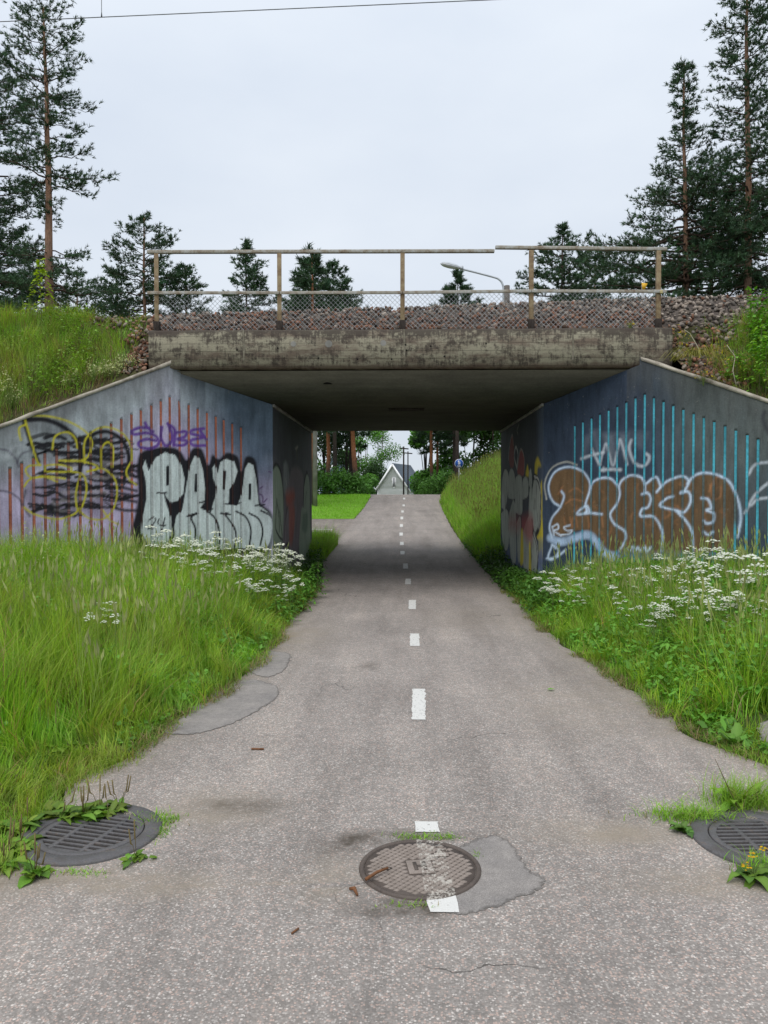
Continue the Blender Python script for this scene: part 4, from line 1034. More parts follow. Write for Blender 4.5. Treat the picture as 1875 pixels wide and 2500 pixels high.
rbar((318,544.5),(1068,542.5), M['rail'], 'top_rail', .06, .05, .02)
rbar((1070,534.5),(1440,538.5), M['rail'], 'top_rail', .06, .05, .02)
for k, (a, c) in enumerate((((318,632.5),(603,632.5)),((604.5,632.5),(869,632)),((870.5,631.8),(1148,628.6)),((1149,628.6),(1440,629.5)))):
    rbar(a, c, M['rail'], 'middle_rail', .022, .048, -.022)
    # chain link under the rail
    x0, x1 = posts[k] + .03, posts[k+1] - .03; z1 = zat((a[1]+c[1])/2) - .02; z0 = ZT + .02; Hh = z1 - z0
    mb = MB(); pitch = .073
    xx = x0 - Hh
    while xx < x1:
        for sgn in (1, -1):
            # segment clipped to the bay
            pts = []
            a_ = xx if sgn > 0 else xx + Hh; b_ = xx + Hh if sgn > 0 else xx
            t0, t1 = 0.0, 1.0
            d_ = b_ - a_
            ta, tb = (x0 - a_)/d_, (x1 - a_)/d_
            if ta > tb: ta, tb = tb, ta
            t0, t1 = max(0, ta), min(1, tb)
            if t1 - t0 < .03: continue
            mb.tube([(a_ + d_*t0, YR+.03 + .002*sgn, z0 + Hh*t0), (a_ + d_*t1, YR+.03 + .002*sgn, z0 + Hh*t1)], .003, 3, False)
        xx += pitch
    rpart(mb.build('chain_link', M['galv'], rail))
pl = at(1611*1.0 + 3, 712, YR-.03)
rpart(MB().box((pl[0]-.02, pl[1]-.02, pl[2]-.03), (pl[0]+.02, pl[1], pl[2]+.02)).build('padlock', simple('brass', (.5,.42,.2), (.4,.33,.15), 8, .4, .5), rail, bevel=.004))

# ------------------------------------------------------------------ overhead wire
M['wire'] = simple('copper_wire', (.12,.13,.13), (.09,.10,.10), 4, .5, .4)
a = at(0, 53, 15.0); c = at(1187, 0, 14.36); d = (c - a)
wire = empty('overhead_wire', (a[0], a[1], a[2])); tag(wire, 'thin overhead contact wire crossing the sky above the track', 'wire')
winv = Matrix.Translation(Vector(wire.location)).inverted()
def wl(t, dz=0): p = a + d*t; return (p[0], p[1], a[2] + (c[2]-a[2])*t + dz)
MB().tube([wl(t) for t in np.linspace(-3, 4.5, 12)], .0085, 5).build('contact_wire', M['wire'], wire).matrix_parent_inverse = winv
MB().tube([wl(t, 1.15 + .1*math.cos(t*2.5)) for t in np.linspace(-3, 4.5, 40)], .008, 5).build('messenger_wire', M['wire'], wire).matrix_parent_inverse = winv
for t in (-1.6, .219, 2.0): MB().tube([wl(t, .0), wl(t, .1), wl(t, 1.2)], [.016, .0065, .0065], 5).build('dropper', M['wire'], wire).matrix_parent_inverse = winv

# ------------------------------------------------------------------ grass
def cells(x, y, size, sd):
    q = np.random.default_rng(sd); tab = q.random((4096, 4))
    jx = x/size + .35*np.sin(y*9.1) ; jy = y/size + .35*np.sin(x*8.3)
    i = (np.floor(jx).astype(int)*73856093 ^ np.floor(jy).astype(int)*19349663) % 4096
    return tab[i]
def blades(name, base, h, wd, bend, col, m, label, cat='grass', seg=3, parent=None, kind='stuff', tipc=None, sd=1, clump=0):
    r = np.random.default_rng(sd); n = len(base)
    az = r.uniform(0, 2*math.pi, n)
    if clump:
        cl_ = cells(base[:, 0], base[:, 1], clump, sd); az = cl_[:, 0]*2*math.pi + r.normal(0, .85, n)
        h = h*(.62 + .62*cl_[:, 1]); bend = bend*(.5 + 1.0*cl_[:, 2]); col = col*(.72 + .56*cl_[:, 3])[:, None]*np.stack([.85 + .4*cl_[:, 1], np.ones(n), np.ones(n)], 1)
    tp0 = None
    _ = 0; sa = az + math.pi/2 + r.normal(0, .5, n)
    dx = np.stack([np.cos(az), np.sin(az), np.zeros(n)], 1); sx = np.stack([np.cos(sa), np.sin(sa), np.zeros(n)], 1)
    ts = np.linspace(0, 1, seg+1); V = []; K = []
    for t in ts[:-1]:
        c_ = base + dx*(bend*h*t*t)[:, None] + np.array([0, 0, 1.0])*(h*(t - .28*bend*t*t))[:, None]
        ww = (wd*(1 - .75*t**1.6))[:, None]*.5
        V += [c_ - sx*ww, c_ + sx*ww]; K += [t, t]
    V.append(base + dx*(bend*h)[:, None] + np.array([0, 0, 1.0])*(h*(1 - .28*bend))[:, None]); K.append(1)
    k = len(V); VV = np.stack(V, 1).reshape(-1, 3); o = (np.arange(n)*k)[:, None]
    Q = np.concatenate([o + np.array([[2*i, 2*i+1, 2*i+3, 2*i+2]]) for i in range(seg-1)]); T = o + np.array([[2*seg-2, 2*seg-1, 2*seg]])
    tp = col*np.array([1.42, 1.42, 1.3]) if tipc is None else tipc
    K = np.array(K)[None, :, None]; CC = (col[:, None]*(1-K*.6) + tp[:, None]*K*.6).reshape(-1, 3)
    ob = link(name, mesh_np(name, VV, Q, T, CC), m, parent)
    return tag(ob, label, cat, kind=kind) if parent is None else ob
def n2d(x, y, s, seed): return vnoise(np.stack([x, y], 1), s, seed)
GREENS = np.array([(.19,.39,.032),(.23,.44,.038),(.14,.32,.028),(.28,.46,.055),(.30,.40,.08)])
def grass_colors(x, y, r, yellow=0.0, seed=50):
    n = len(x); i = r.integers(0, 4, n); c_ = GREENS[i] * r.uniform(.7, 1.25, n)[:, None]
    k = np.clip((n2d(x, y, .9, seed) - .5)*2.6 + yellow, 0, 1)[:, None]
    c_ = c_*(1-k) + np.array([.26,.40,.06])*r.uniform(.7, 1.2, n)[:, None]*k
    s_ = r.random(n) < .085 + .07*max(yellow, 0)
    c_[s_] = np.array([.30,.24,.11])*r.uniform(.7, 1.1, s_.sum())[:, None]
    return c_
def wall_front(x):   # y of the near wing wall face at x
    return np.where(x < 0, YC - .75*(np.abs(x) - 2.17), YC - .94*(np.abs(x) - 2.33))
def field(n, xr_, yr_, ok, r):
    x = r.uniform(*xr_, n); y = r.uniform(*yr_, n); k = ok(x, y); return x[k], y[k]
r = np.random.default_rng(100)
# left verge
okL = lambda x, y: (x < edge_l(y) - .02 + r.normal(0, .05, len(x))) & (y < wall_front(x) - .03) & (x > -.66*y - .6)
x, y = field(150000, (-6.9, -1.35), (4.15, 13.0), okL, r)
dE = edge_l(y) - x
h = (.10 + np.minimum(.46, .58*dE) + .16*n2d(x, y, 1.5, 61)) * r.uniform(.55, 1.25, len(x))
h *= np.where(y < 5.2, .35 + .65*np.clip((y-4.2)/1.0, 0, 1), 1) * np.where((dE < 1.0) & (y < 5.6), .7, 1)
base = np.stack([x, y, G(x, y) - .02], 1)
blades('verge_grass', base, h, r.uniform(.0045, .0095, len(x)), r.uniform(.15, .8, len(x)), grass_colors(x, y, r, -.0), M['grass'], 'tall green grass on the verge left of the path', sd=1, seg=2, clump=.15)
# taller stems with seed heads
def seed_stems(name, x, y, z, h, label, r, col=(.27,.25,.10)):
    n = len(x); base = np.stack([x, y, z], 1)
    lean = r.normal(0, .13, (n, 2)); tip = base + np.concatenate([lean*h[:, None], h[:, None]], 1)
    V = []; wv = .0032
    sd_ = np.array([1, 0, 0])*wv
    mid = (base+tip)/2 + np.concatenate([lean*-.08*h[:, None], np.zeros((n, 1))], 1)
    hd = (tip-mid); hd /= np.linalg.norm(hd, axis=1)[:, None]; L = (.06 + .08*r.random(n))[:, None]
    Vs = [base-sd_, base+sd_, mid-sd_, mid+sd_, tip-sd_, tip+sd_, tip-hd*L*.1, tip+np.array([.011,0,0])+hd*L*.35, tip+np.array([-.011,0,0])+hd*L*.35, tip+hd*L, tip+np.array([0,.011,0])+hd*L*.45, tip+np.array([0,-.011,0])+hd*L*.45]
    k = len(Vs); VV = np.stack(Vs, 1).reshape(-1, 3); o = (np.arange(n)*k)[:, None]
    Q = np.concatenate([o+np.array([[0,1,3,2]]), o+np.array([[2,3,5,4]]), o+np.array([[6,7,9,8]]), o+np.array([[6,10,9,11]])])
    c1 = np.array([.25,.34,.08])*r.uniform(.8, 1.2, n)[:, None]; c2 = np.array(col)*r.uniform(.7, 1.35, n)[:, None]
    CC = np.concatenate([np.repeat(c1[:, None], 6, 1), np.repeat(c2[:, None], 6, 1)], 1).reshape(-1, 3)
    return tag(link(name, mesh_np(name, VV, Q, None, CC), M['grass']), label, 'grass', kind='stuff')
x, y = field(3400, (-8, -1.8), (5.2, 12.8), lambda x, y: (x < edge_l(y) - .45) & (y < wall_front(x) - .06) & (x > -.64*y - .4) & (n2d(x, y, .8, 71) > .47), r)
seed_stems('flowering_grass', x, y, G(x, y), r.uniform(.42, .78, len(x)), 'pale seed heads of tall grass left of the path', r, (.44,.47,.22))
# right verge
okR = lambda x, y: (x > edge_r(y) + .02 + r.normal(0, .05, len(x))) & (y < wall_front(x) - .03) & (x < .60*y + .7)
x, y = field(132000, (1.55, 6.3), (4.3, 12.8), okR, r)
inpatch = (y > 4.9) & (y < 5.6) & (x > 2.35); keep = ~(inpatch & (r.random(len(x)) < .88)); x, y = x[keep], y[keep]
dE = x - edge_r(y)
h = (.09 + np.minimum(.42, .52*dE) + .10*n2d(x, y, 1.5, 62)) * r.uniform(.5, 1.25, len(x))
h *= np.where(y < 5.5, .45, 1)
base = np.stack([x, y, G(x, y) - .02], 1)
blades('verge_grass', base, h, r.uniform(.0045, .0095, len(x)), r.uniform(.15, .8, len(x)), grass_colors(x, y, r, -.1, 52), M['grass'], 'tall green grass on the verge right of the path', sd=2, seg=2, clump=.15)
x, y = field(1300, (2.2, 7), (5.8, 12), lambda x, y: (x > edge_r(y) + .5) & (y < wall_front(x) - .06) & (x < .56*y + .4), r)
seed_stems('flowering_grass', x, y, G(x, y), r.uniform(.5, .85, len(x)), 'pale seed heads of tall grass right of the path', r, (.44,.47,.22))
# dry straw and low growth spilling over both path edges
q = np.random.default_rng(61)
for side in (-1, 1):
    y = q.uniform(4.2, 13.5, 7000)**1.0; e = (edge_l(y) if side < 0 else edge_r(y)); x = e + side*np.abs(q.normal(0, .10, len(y))) - side*q.uniform(0, .09, len(y)) + .05*np.sin(y*5.3)
    kp = n2d(x, y, 2.2, 63) > .40; x, y = x[kp], y[kp]
    cf = np.array([.30,.23,.12])*q.uniform(.45, 1.25, len(x))[:, None]; gk = q.random(len(x)) < .45; cf[gk] = np.array([.17,.28,.045])*q.uniform(.6, 1.2, gk.sum())[:, None]
    blades('edge_straw', np.stack([x, y, G(x, y)+.002], 1), q.uniform(.02, .11, len(x)), q.uniform(.003, .007, len(x)), q.uniform(.6, 2.2, len(x)), cf, M['grass'], 'dry straw and short grass along the %s path edge' % ('left' if side < 0 else 'right'), sd=64+side, seg=2)
# leafy ground cover
def leaflets(name, x, y, z, size, col, label, r, parent=None, tilt=.5):
    n = len(x); p = np.stack([x, y, z], 1); az = r.uniform(0, 6.283, n)
    d_ = np.stack([np.cos(az), np.sin(az), r.normal(-.1, tilt, n)], 1); s_ = np.stack([-np.sin(az), np.cos(az), r.normal(0, tilt*.7, n)], 1)
    L = size[:, None]; Wd = L*r.uniform(.26, .42, n)[:, None]
    dip = np.array([0, 0, 1.0])*L*.08
    Vs = [p, p+d_*L*.45+s_*Wd, p+d_*L, p+d_*L*.45-s_*Wd, p+d_*L*.5-dip]
    VV = np.stack(Vs, 1).reshape(-1, 3); o = (np.arange(n)*5)[:, None]
    T = np.concatenate([o+np.array([[0,4,1]]), o+np.array([[1,4,2]]), o+np.array([[2,4,3]]), o+np.array([[3,4,0]])])
    ob = link(name, mesh_np(name, VV, None, T, np.repeat(col[:, None], 5, 1).reshape(-1, 3)), M['leaf'], parent)
    return tag(ob, label, 'ground cover', kind='stuff') if parent is None else ob
x, y = field(60000, (1.6, 7.6), (4.6, 12.8), lambda x, y: (x > edge_r(y) + .08) & (y < wall_front(x) - .04) & (x < .58*y + .5) & ((n2d(x, y, 1.4, 81) > .47) | (y < 8)) & ~((y > 4.85) & (y < 5.6) & (x > 2.3)), r)
dE = x - edge_r(y); hm = np.minimum(.55, .09 + .5*dE) * np.where(y < 5.7, .5, 1)
cc = np.array([.12,.29,.035])*r.uniform(.6, 1.5, len(x))[:, None]
leaflets('leafy_ground_cover', x, y, G(x, y) + r.random(len(x))**.7*hm, r.uniform(.025, .075, len(x)), cc, 'low broad-leaved weeds mixed into the right verge', r)
x, y = field(46000, (-6, -1.4), (4.4, 12.8), lambda x, y: (x < edge_l(y) - .05) & (y < wall_front(x) - .04) & (x > -.60*y - .4) & ((n2d(x, y, 1.2, 82) > .47) | ((y > 9.2) & (x > -2.6))), r)
dE = edge_l(y) - x; hm = np.minimum(.50, .07 + .5*dE) * np.where(y < 5.6, .5, 1)
leaflets('leafy_ground_cover', x, y, G(x, y) + r.random(len(x))*hm, r.uniform(.025, .06, len(x)), np.array([.12,.28,.035])*r.uniform(.6, 1.5, len(x))[:, None], 'low broad-leaved weeds mixed into the left verge', r)
# weeds along the feet of the tunnel walls
xs_, ys_ = [], []
for k in range(2):
    x, y = field(15000, (-2.17, -1.40) if k == 0 else (1.60, 2.33), (10.3, 21.5), (lambda x, y: (x < edge_l(y) + r.normal(0, .05, len(x)))) if k == 0 else (lambda x, y: (x > edge_r(y) + r.normal(0, .05, len(x)))), r)
    kp = (r.random(len(x)) < np.interp(y, [10, 12.8, 14.5, 17, 18.5, 21], [1, 1, .55, .45, 1, 1])); x, y = x[kp], y[kp]
    mid = np.exp(-((y - 15.5)/1.9)**2)
    hh = (.30 - .14*mid) * np.clip(np.abs(np.abs(x) - 1.45)/.4, .35, 1.2)
    leaflets('wall_foot_weeds', x, y, P(y) + r.random(len(x))*hh, r.uniform(.03, .07, len(x)), np.array([.07,.17,.025])*r.uniform(.6, 1.4, len(x))[:, None], 'dark low weeds at the foot of the %s tunnel wall' % ('left' if k == 0 else 'right'), r)
    x, y = field(4500, (-2.5, -1.8) if k == 0 else (1.72, 2.5), (17.6, 21.4), lambda x, y: np.ones(len(x), bool), r)
    blades('tunnel_mouth_grass', np.stack([x, y, G(x, y)], 1), r.uniform(.25, .62, len(x))*np.clip(np.abs(np.abs(x)-1.5)/.5+.3, .3, 1), r.uniform(.007, .012, len(x)), r.uniform(.2, .8, len(x)), grass_colors(x, y, r, -.1), M['grass'], 'tall grass at the far mouth of the tunnel, %s side' % ('left' if k == 0 else 'right'), sd=20+k)
# far right bank
x, y = field(46000, (1.7, 7.5), (19.5, 40.5), lambda x, y: (x > edge_r(y) + r.normal(0, .06, len(x))) & (x < .17*y + .8), r)
blades('bank_grass', np.stack([x, y, G(x, y)-.02], 1), r.uniform(.25, .62, len(x))*np.clip((x-edge_r(y))/.5+.35, .3, 1), r.uniform(.012, .02, len(x)), r.uniform(.15, .7, len(x)), grass_colors(x, y, r, .22, 54), M['grass'], 'tall yellow-green grass on the bank beyond the tunnel', seg=2, sd=3)
x, y = field(5200, (1.9, 7.2), (21, 40), lambda x, y: (x > edge_r(y)+.35) & (x < .16*y + .6), r)
seed_stems('flowering_grass', x, y, G(x, y), r.uniform(.5, .8, len(x)), 'pale seed heads on the bank beyond the tunnel', r, (.25,.24,.08))
# far left lawn
lx, ly = np.meshgrid(np.linspace(-16, -1.6, 60), np.linspace(29.4, 40.2, 40))
lx = np.minimum(lx, edge_l(np.clip(ly, 29.62, 39.2)) - .02)
tag(link('lawn', grid_mesh('lawn', lx, ly, G(lx, ly) + .015), M['lawn']), 'short mown bright green lawn beyond the tunnel', 'lawn', kind='structure')
x, y = field(22000, (-9, -1.6), (29.5, 40), lambda x, y: (x < edge_l(np.clip(y, 29.62, 39.2)) + r.normal(0, .03, len(x))) & (x > -.19*y - .5), r)
cl = np.array([.19,.41,.03])*r.uniform(.75, 1.3, len(x))[:, None]; kk = r.random(len(x)) < .06; cl[kk] = (.30,.34,.12)
blades('lawn_grass', np.stack([x, y, G(x, y)], 1), r.uniform(.05, .11, len(x)), r.uniform(.012, .022, len(x)), r.uniform(.2, .8, len(x)), cl, M['grass'], 'short mown grass of the lawn beyond the tunnel', seg=2, sd=4)
x, y = field(2600, (-8, -1.9), (18.9, 22.2), lambda x, y: x > -8, r)
blades('tunnel_mouth_grass', np.stack([x, y, P(y)], 1), r.uniform(.3, .8, len(x)), r.uniform(.006, .012, len(x)), r.uniform(.2, .7, len(x)), grass_colors(x, y, r, 0), M['grass'], 'loose grass along the side branch beyond the tunnel', sd=5)
# embankment grass, left and right
for wg, sg in ((WL, -1), (WR, 1)):
    sl_ = abs(wg.u[1]/wg.u[0])
    if sg < 0:
        ok = lambda x, y: (y > YC - sl_*(np.abs(x) - abs(wg.c[0])) + .14) & (np.abs(x) < .66*y) & ~((x > -4.18 - .25*r.random(len(x))) & (y > 11.3)) & ~((x > -5.6) & (y > 12.95))
        x, y = field(80000, (-10, -4.1), (7, 14.6), ok, r)
    else:
        ok = lambda x, y: (y > YC - sl_*(np.abs(x) - abs(wg.c[0])) + .14) & (np.abs(x) < .62*y) & (x + (y-11)*-.55 > 4.55 + r.normal(0, .25, len(x)))
        x, y = field(70000, (4.4, 9), (7, 12.9), ok, r)
    z = emb_h(x, y, wg) - .05
    dT = y - (YC - sl_*(np.abs(x) - abs(wg.c[0])))
    kk = np.clip(n2d(x, y, .9, 91)*1.4 - .2, .15, 1)
    h = (.16 + .42*kk) * r.uniform(.5, 1.2, len(x)) * np.clip(dT/.5, .35, 1)
    if sg < 0: h *= np.where(x > -5.2, .7, 1)
    col_ = grass_colors(x, y, r, .28, 57)*np.array([.86,.84,.9]); br = (r.random(len(x)) < np.clip(.62 - dT*.55, .14, .6)); col_[br] = np.array([.22,.17,.085])*r.uniform(.5, 1.2, br.sum())[:, None]
    blades('embankment_grass', np.stack([x, y, z], 1), h, r.uniform(.005, .0095, len(x)), r.uniform(.15, .9, len(x)), col_, M['grass'], 'rough yellowing grass on the embankment above the %s wall' % ('lilac' if sg < 0 else 'dark blue'), sd=6+sg, seg=2, clump=.2)
# leafy mass on the right embankment edge
x, y = field(26000, (4.6, 7.2), (8.6, 12.6), lambda x, y: (y > YC - .94*(x-2.33) + .2) & (x > 4.62 + (y-10)*.35) & (n2d(x, y, 1.6, 88) > .42), r)
leaflets('leafy_ground_cover', x, y, emb_h(x, y, WR) + r.random(len(x))*np.clip((x-4.6)*.75, .05, .7), r.uniform(.03, .085, len(x)), np.array([.10,.25,.025])*r.uniform(.6, 1.5, len(x))[:, None], 'bright green leafy plants on the right embankment', r, tilt=.35)

x, y = field(15000, (-7.5, -4.5), (9.2, 13.2), lambda x, y: (y > YC - .75*(np.abs(x)-2.17) + .2) & (np.abs(x) < .6*y) & (n2d(x, y, 1.5, 87) > .5), r)
leaflets('leafy_ground_cover', x, y, emb_h(x, y, WL) + r.random(len(x))*.28, r.uniform(.025, .06, len(x)), np.array([.17,.30,.04])*r.uniform(.6, 1.5, len(x))[:, None], 'scattered leafy weeds on the left embankment', r, tilt=.4)
# ------------------------------------------------------------------ flowering plants
def umbel(mb_v, mb_t, mb_c, c0, rad, r, nray=11, white=(.80,.81,.74)):
    """flat-topped umbel of small clusters"""
    off = 0
    for k in range(nray):
        a = k*2.399; q = math.sqrt((k+.4)/nray)*rad
        p = c0 + np.array([q*math.cos(a), q*math.sin(a), -.42*q*q/rad + r.normal(0, .006)])
        s_ = rad*.29*r.uniform(.75, 1.2); base_ = sum(len(v) for v in mb_v)
        aa = np.arange(6)*math.pi/3 + r.random()
        ring = np.stack([p[0]+s_*np.cos(aa)*r.uniform(.8, 1.2, 6), p[1]+s_*np.sin(aa)*r.uniform(.8, 1.2, 6), np.full(6, p[2]-s_*.35)], 1)
        V = np.vstack([ring, p + [0, 0, s_*.22]])
        mb_v.append(V); mb_t.append(np.array([(i, (i+1) % 6, 6) for i in range(6)]) + base_)
        cw = np.array(white)*r.uniform(.7, 1.08); mb_c.append(np.repeat(cw[None], 7, 0)); mb_c[-1][:6] *= np.array([.90,.92,.84])
def stem_strip(V, T, C, a, b, w_, col):
    base_ = sum(len(v) for v in V); a = np.array(a); b = np.array(b)
    o1 = np.array([w_, 0, 0]); o2 = np.array([0, w_, 0])
    V.append(np.array([a-o1, a+o1, b+o1*.6, b-o1*.6, a-o2, a+o2, b+o2*.6, b-o2*.6])); T.append(np.array([(0,1,2),(0,2,3),(4,5,6),(4,6,7)]) + base_); C.append(np.repeat(np.array(col)[None], 8, 0))
def leaf_geo(V, T, C, p, dirv, L, Wd, col, droop=.3):
    base_ = sum(len(v) for v in V); d_ = np.array(dirv, float); d_ /= np.linalg.norm(d_); s_ = np.cross(d_, [0, 0, 1]); s_ /= np.linalg.norm(s_)+1e-9
    pts = []
    prof = [0, .55, .95, 1.0, .8, .45, 0]
    for i, wv in enumerate(prof):
        t = i/(len(prof)-1); c_ = np.array(p) + d_*L*t - np.array([0, 0, 1])*droop*L*t*t
        up = np.array([0, 0, .12*Wd*wv])
        pts += [c_ - s_*Wd*wv*.5 + up, c_, c_ + s_*Wd*wv*.5 + up]
    V.append(np.array(pts)); tt = []
    for i in range(len(prof)-1):
        a0 = 3*i; b0 = 3*i+3
        tt += [(a0, a0+1, b0+1), (a0, b0+1, b0), (a0+1, a0+2, b0+2), (a0+1, b0+2, b0+1)]
    T.append(np.array(tt) + base_); cl_ = np.repeat(np.array(col)[None], len(pts), 0); cl_[1::3] *= 1.25; C.append(cl_)
def mk(V, T, C, name, m):
    me = mesh_np(name, np.concatenate(V), None, np.concatenate(T), np.concatenate(C)); me.materials.append(m); return me
UV = []
for k in range(6):
    q = np.random.default_rng(200+k); V, T, C = [], [], []; heads = []
    H_ = q.uniform(.62, .88); top_ = np.array([q.normal(0, .05), q.normal(0, .05), H_])
    stem_strip(V, T, C, (0,0,0), top_*.55, .005, (.13,.22,.06)); stem_strip(V, T, C, top_*.55, top_, .004, (.15,.24,.07))
    hp = [(top_, q.uniform(.055, .092))]
    for j in range(q.integers(1, 4)):
        a = q.uniform(0, 6.28); e = top_*q.uniform(.5, .6) + np.array([math.cos(a)*q.uniform(.08, .17), math.sin(a)*q.uniform(.08, .17), q.uniform(.2, .32)])
        stem_strip(V, T, C, top_*.5, e, .0035, (.15,.24,.07)); hp.append((e, q.uniform(.035, .07)))
    for j in range(7):
        a = q.uniform(0, 6.28); z_ = q.uniform(.08, .5)*H_; st = top_*(z_/H_)
        for l in range(5):
            aa = a + q.normal(0, .5); leaf_geo(V, T, C, st + np.array([math.cos(a), math.sin(a), .2])*.05*l, (math.cos(aa), math.sin(aa), .2), q.uniform(.05, .09), q.uniform(.02, .035), np.array([.085,.20,.03])*q.uniform(.7, 1.3), .4)
    sm = mk(V, T, C, 'umbel_plant', M['leaf'])
    hm_ = []
    for c0, rr in hp:
        v2, t2, c2 = [], [], []; umbel(v2, t2, c2, np.zeros(3), rr, q)
        for i in range(0, 11, 2):
            a = i*2.399; qq = math.sqrt((i+.4)/11)*rr; stem_strip(v2, t2, c2, (0, 0, -.045), (qq*math.cos(a), qq*math.sin(a), -.006), .0015, (.16,.24,.08))
        hm_.append((mk(v2, t2, c2, 'flower_head', M['petal']), c0))
    UV.append((sm, hm_))
def place_umbel(x, y, z, sc, label, group, k, r):
    sm, hm_ = UV[k % 6]
    o = bpy.data.objects.new('umbel_plant', sm); COL.objects.link(o); o.location = (x, y, z); o.scale = (sc,)*3; o.rotation_euler = (r.normal(0, .08), r.normal(0, .08), r.uniform(0, 6.28))
    tag(o, label, 'plant', group)
    for me, c0 in hm_:
        h_ = bpy.data.objects.new('flower_head', me); COL.objects.link(h_); h_.parent = o; h_.location = c0
r = np.random.default_rng(300)
def plant_px(pts, rngy, label, group, jitter=14):
    """plants whose flower tops reach the listed photo heights; each stands on the ground at its own depth"""
    k = 0
    for px, py, Yd in pts:
        p = at(px*S, py*S, Yd); g = float(G(p[0], Yd)); hh = p[2] - g
        sc = np.clip(hh/.74, .42, 1.45)*r.uniform(.86, 1.1)
        lb, gp_ = (label, group) if isinstance(label, str) else label(px, py)
        place_umbel(p[0], Yd, g, sc, lb, gp_, k, r); k += 1
# right-hand drift of white flowers
ptsR = []
for k in range(100):
    t = r.random(); x0 = 1165 + 494*t**.85; 
    ytop = np.interp(x0, [1165, 1250, 1330, 1450, 1560, 1659], [1245, 1240, 1215, 1195, 1180, 1165])
    y0 = ytop - 8 + r.random()**1.25*np.interp(x0, [1165, 1300, 1400, 1659], [75, 90, 150, 200])
    wf = np.interp(x0, [1165, 1300, 1659], [11.4, 10.9, 8.9]); Yd = max(6.9, wf - .3 - 2.6*(y0-ytop)/130 - r.random()*.4)
    ptsR.append((x0, y0, Yd))
def lab_right(px, py):
    ytop = np.interp(px, [1165, 1250, 1330, 1450, 1560, 1659], [1245, 1240, 1215, 1195, 1180, 1165])
    row = 'tall' if py - ytop < 22 else ('shorter' if py - ytop < 70 else 'low')
    spot = ('at the tunnel corner of the dark blue wall' if px < 1235 else 'below the pale swash of the brown lettering' if px < 1340 else 'below the middle of the brown lettering' if px < 1450 else 'below the last brown letter' if px < 1560 else 'by the right frame edge')
    return '%s white flat-topped wildflower %s' % (row, spot), '%s white wildflowers %s' % (row, spot)
plant_px(ptsR, None, lab_right, None)
ptsL = []
for k in range(82):
    t = r.random(); x0 = 300 + 345*t**.6
    ytop = np.interp(x0, [300, 400, 500, 580, 645], [1165, 1175, 1185, 1190, 1215]); y0 = ytop - 14 + r.random()**1.1*np.interp(x0, [300, 480, 560, 645], [45, 80, 110, 90])
    Yd = np.interp(x0, [300, 450, 560, 645], [10.8, 11.2, 11.6, 11.9]) - .35 - 1.3*(y0-ytop)/80 - r.random()*.3
    p = at(x0*S, y0*S, Yd)
    if p[0] > edge_l(Yd) - .12: Yd = Yd
    ptsL.append((x0, y0, Yd))
def lab_left(px, py):
    ytop = np.interp(px, [300, 400, 500, 580, 645], [1165, 1175, 1185, 1190, 1215])
    row = 'tall' if py - ytop < 14 else 'shorter'
    spot = ('below the number 24 on the lilac wall' if px < 390 else 'below the middle of the silver lettering' if px < 490 else 'below the last silver letter' if px < 580 else 'at the tunnel corner of the lilac wall')
    return '%s white flat-topped wildflower %s' % (row, spot), '%s white wildflowers %s' % (row, spot)
plant_px(ptsL, None, lab_left, None)
plant_px([(215,1412,6.6),(236,1408,6.5),(204,1438,6.4),(248,1452,6.3)], None, 'small white wildflower alone in the tall grass of the left verge', 'lone white flowers in the left verge')
for o in bpy.data.objects:
    if o.get('group') == 'lone white flowers in the left verge': o.scale = (.62,)*3; o.location.z += .06
# bedstraw: frothy pale plants
def froth(name, loc, hgt, rad, n, col, label, group=None, sd=0, cat='plant'):
    q = np.random.default_rng(sd); V, T, C = [], [], []
    for k in range(9):
        a = q.uniform(0, 6.28); stem_strip(V, T, C, (0, 0, 0), (rad*.6*math.cos(a)*q.random(), rad*.6*math.sin(a)*q.random(), hgt*q.uniform(.7, 1)), .003, (.16,.22,.06))
    for k in range(40):
        a = q.uniform(0, 6.28); z_ = q.uniform(.1, .8)*hgt; leaf_geo(V, T, C, (rad*.5*q.random()*math.cos(a), rad*.5*q.random()*math.sin(a), z_), (math.cos(a), math.sin(a), .4), q.uniform(.03, .06), .011, np.array([.12,.22,.04])*q.uniform(.7, 1.3), .3)
    o = link(name, mk(V, T, C, name, M['leaf'])); o.location = loc; tag(o, label, cat, group)
    p = q.normal(0, 1, (n, 3)) * np.array([rad*.5, rad*.5, hgt*.2]) + np.array([0, 0, hgt*.75]); s_ = q.uniform(.008, .017, n)[:, None]
    e = q.normal(0, 1, (n, 3, 3)); VV = (p[:, None] + e*s_[:, None]*.8).reshape(-1, 3); TT = np.arange(3*n).reshape(-1, 3)
    CC = np.repeat((np.array(col)*q.uniform(.75, 1.15, n)[:, None]), 3, 0)
    b_ = link('blossom', mesh_np('blossom', VV, None, TT, CC), M['petal'], o); b_['kind'] = 'stuff'
    return o
def emb_spot(px, py, Yd, wg):
    for _ in range(6):
        p = at(px*S, py*S, Yd)
        if Yd > wall_front(np.array(p[0])) + .22: break
        Yd += .25
    return p, Yd
CREAM = (.50,.52,.26)
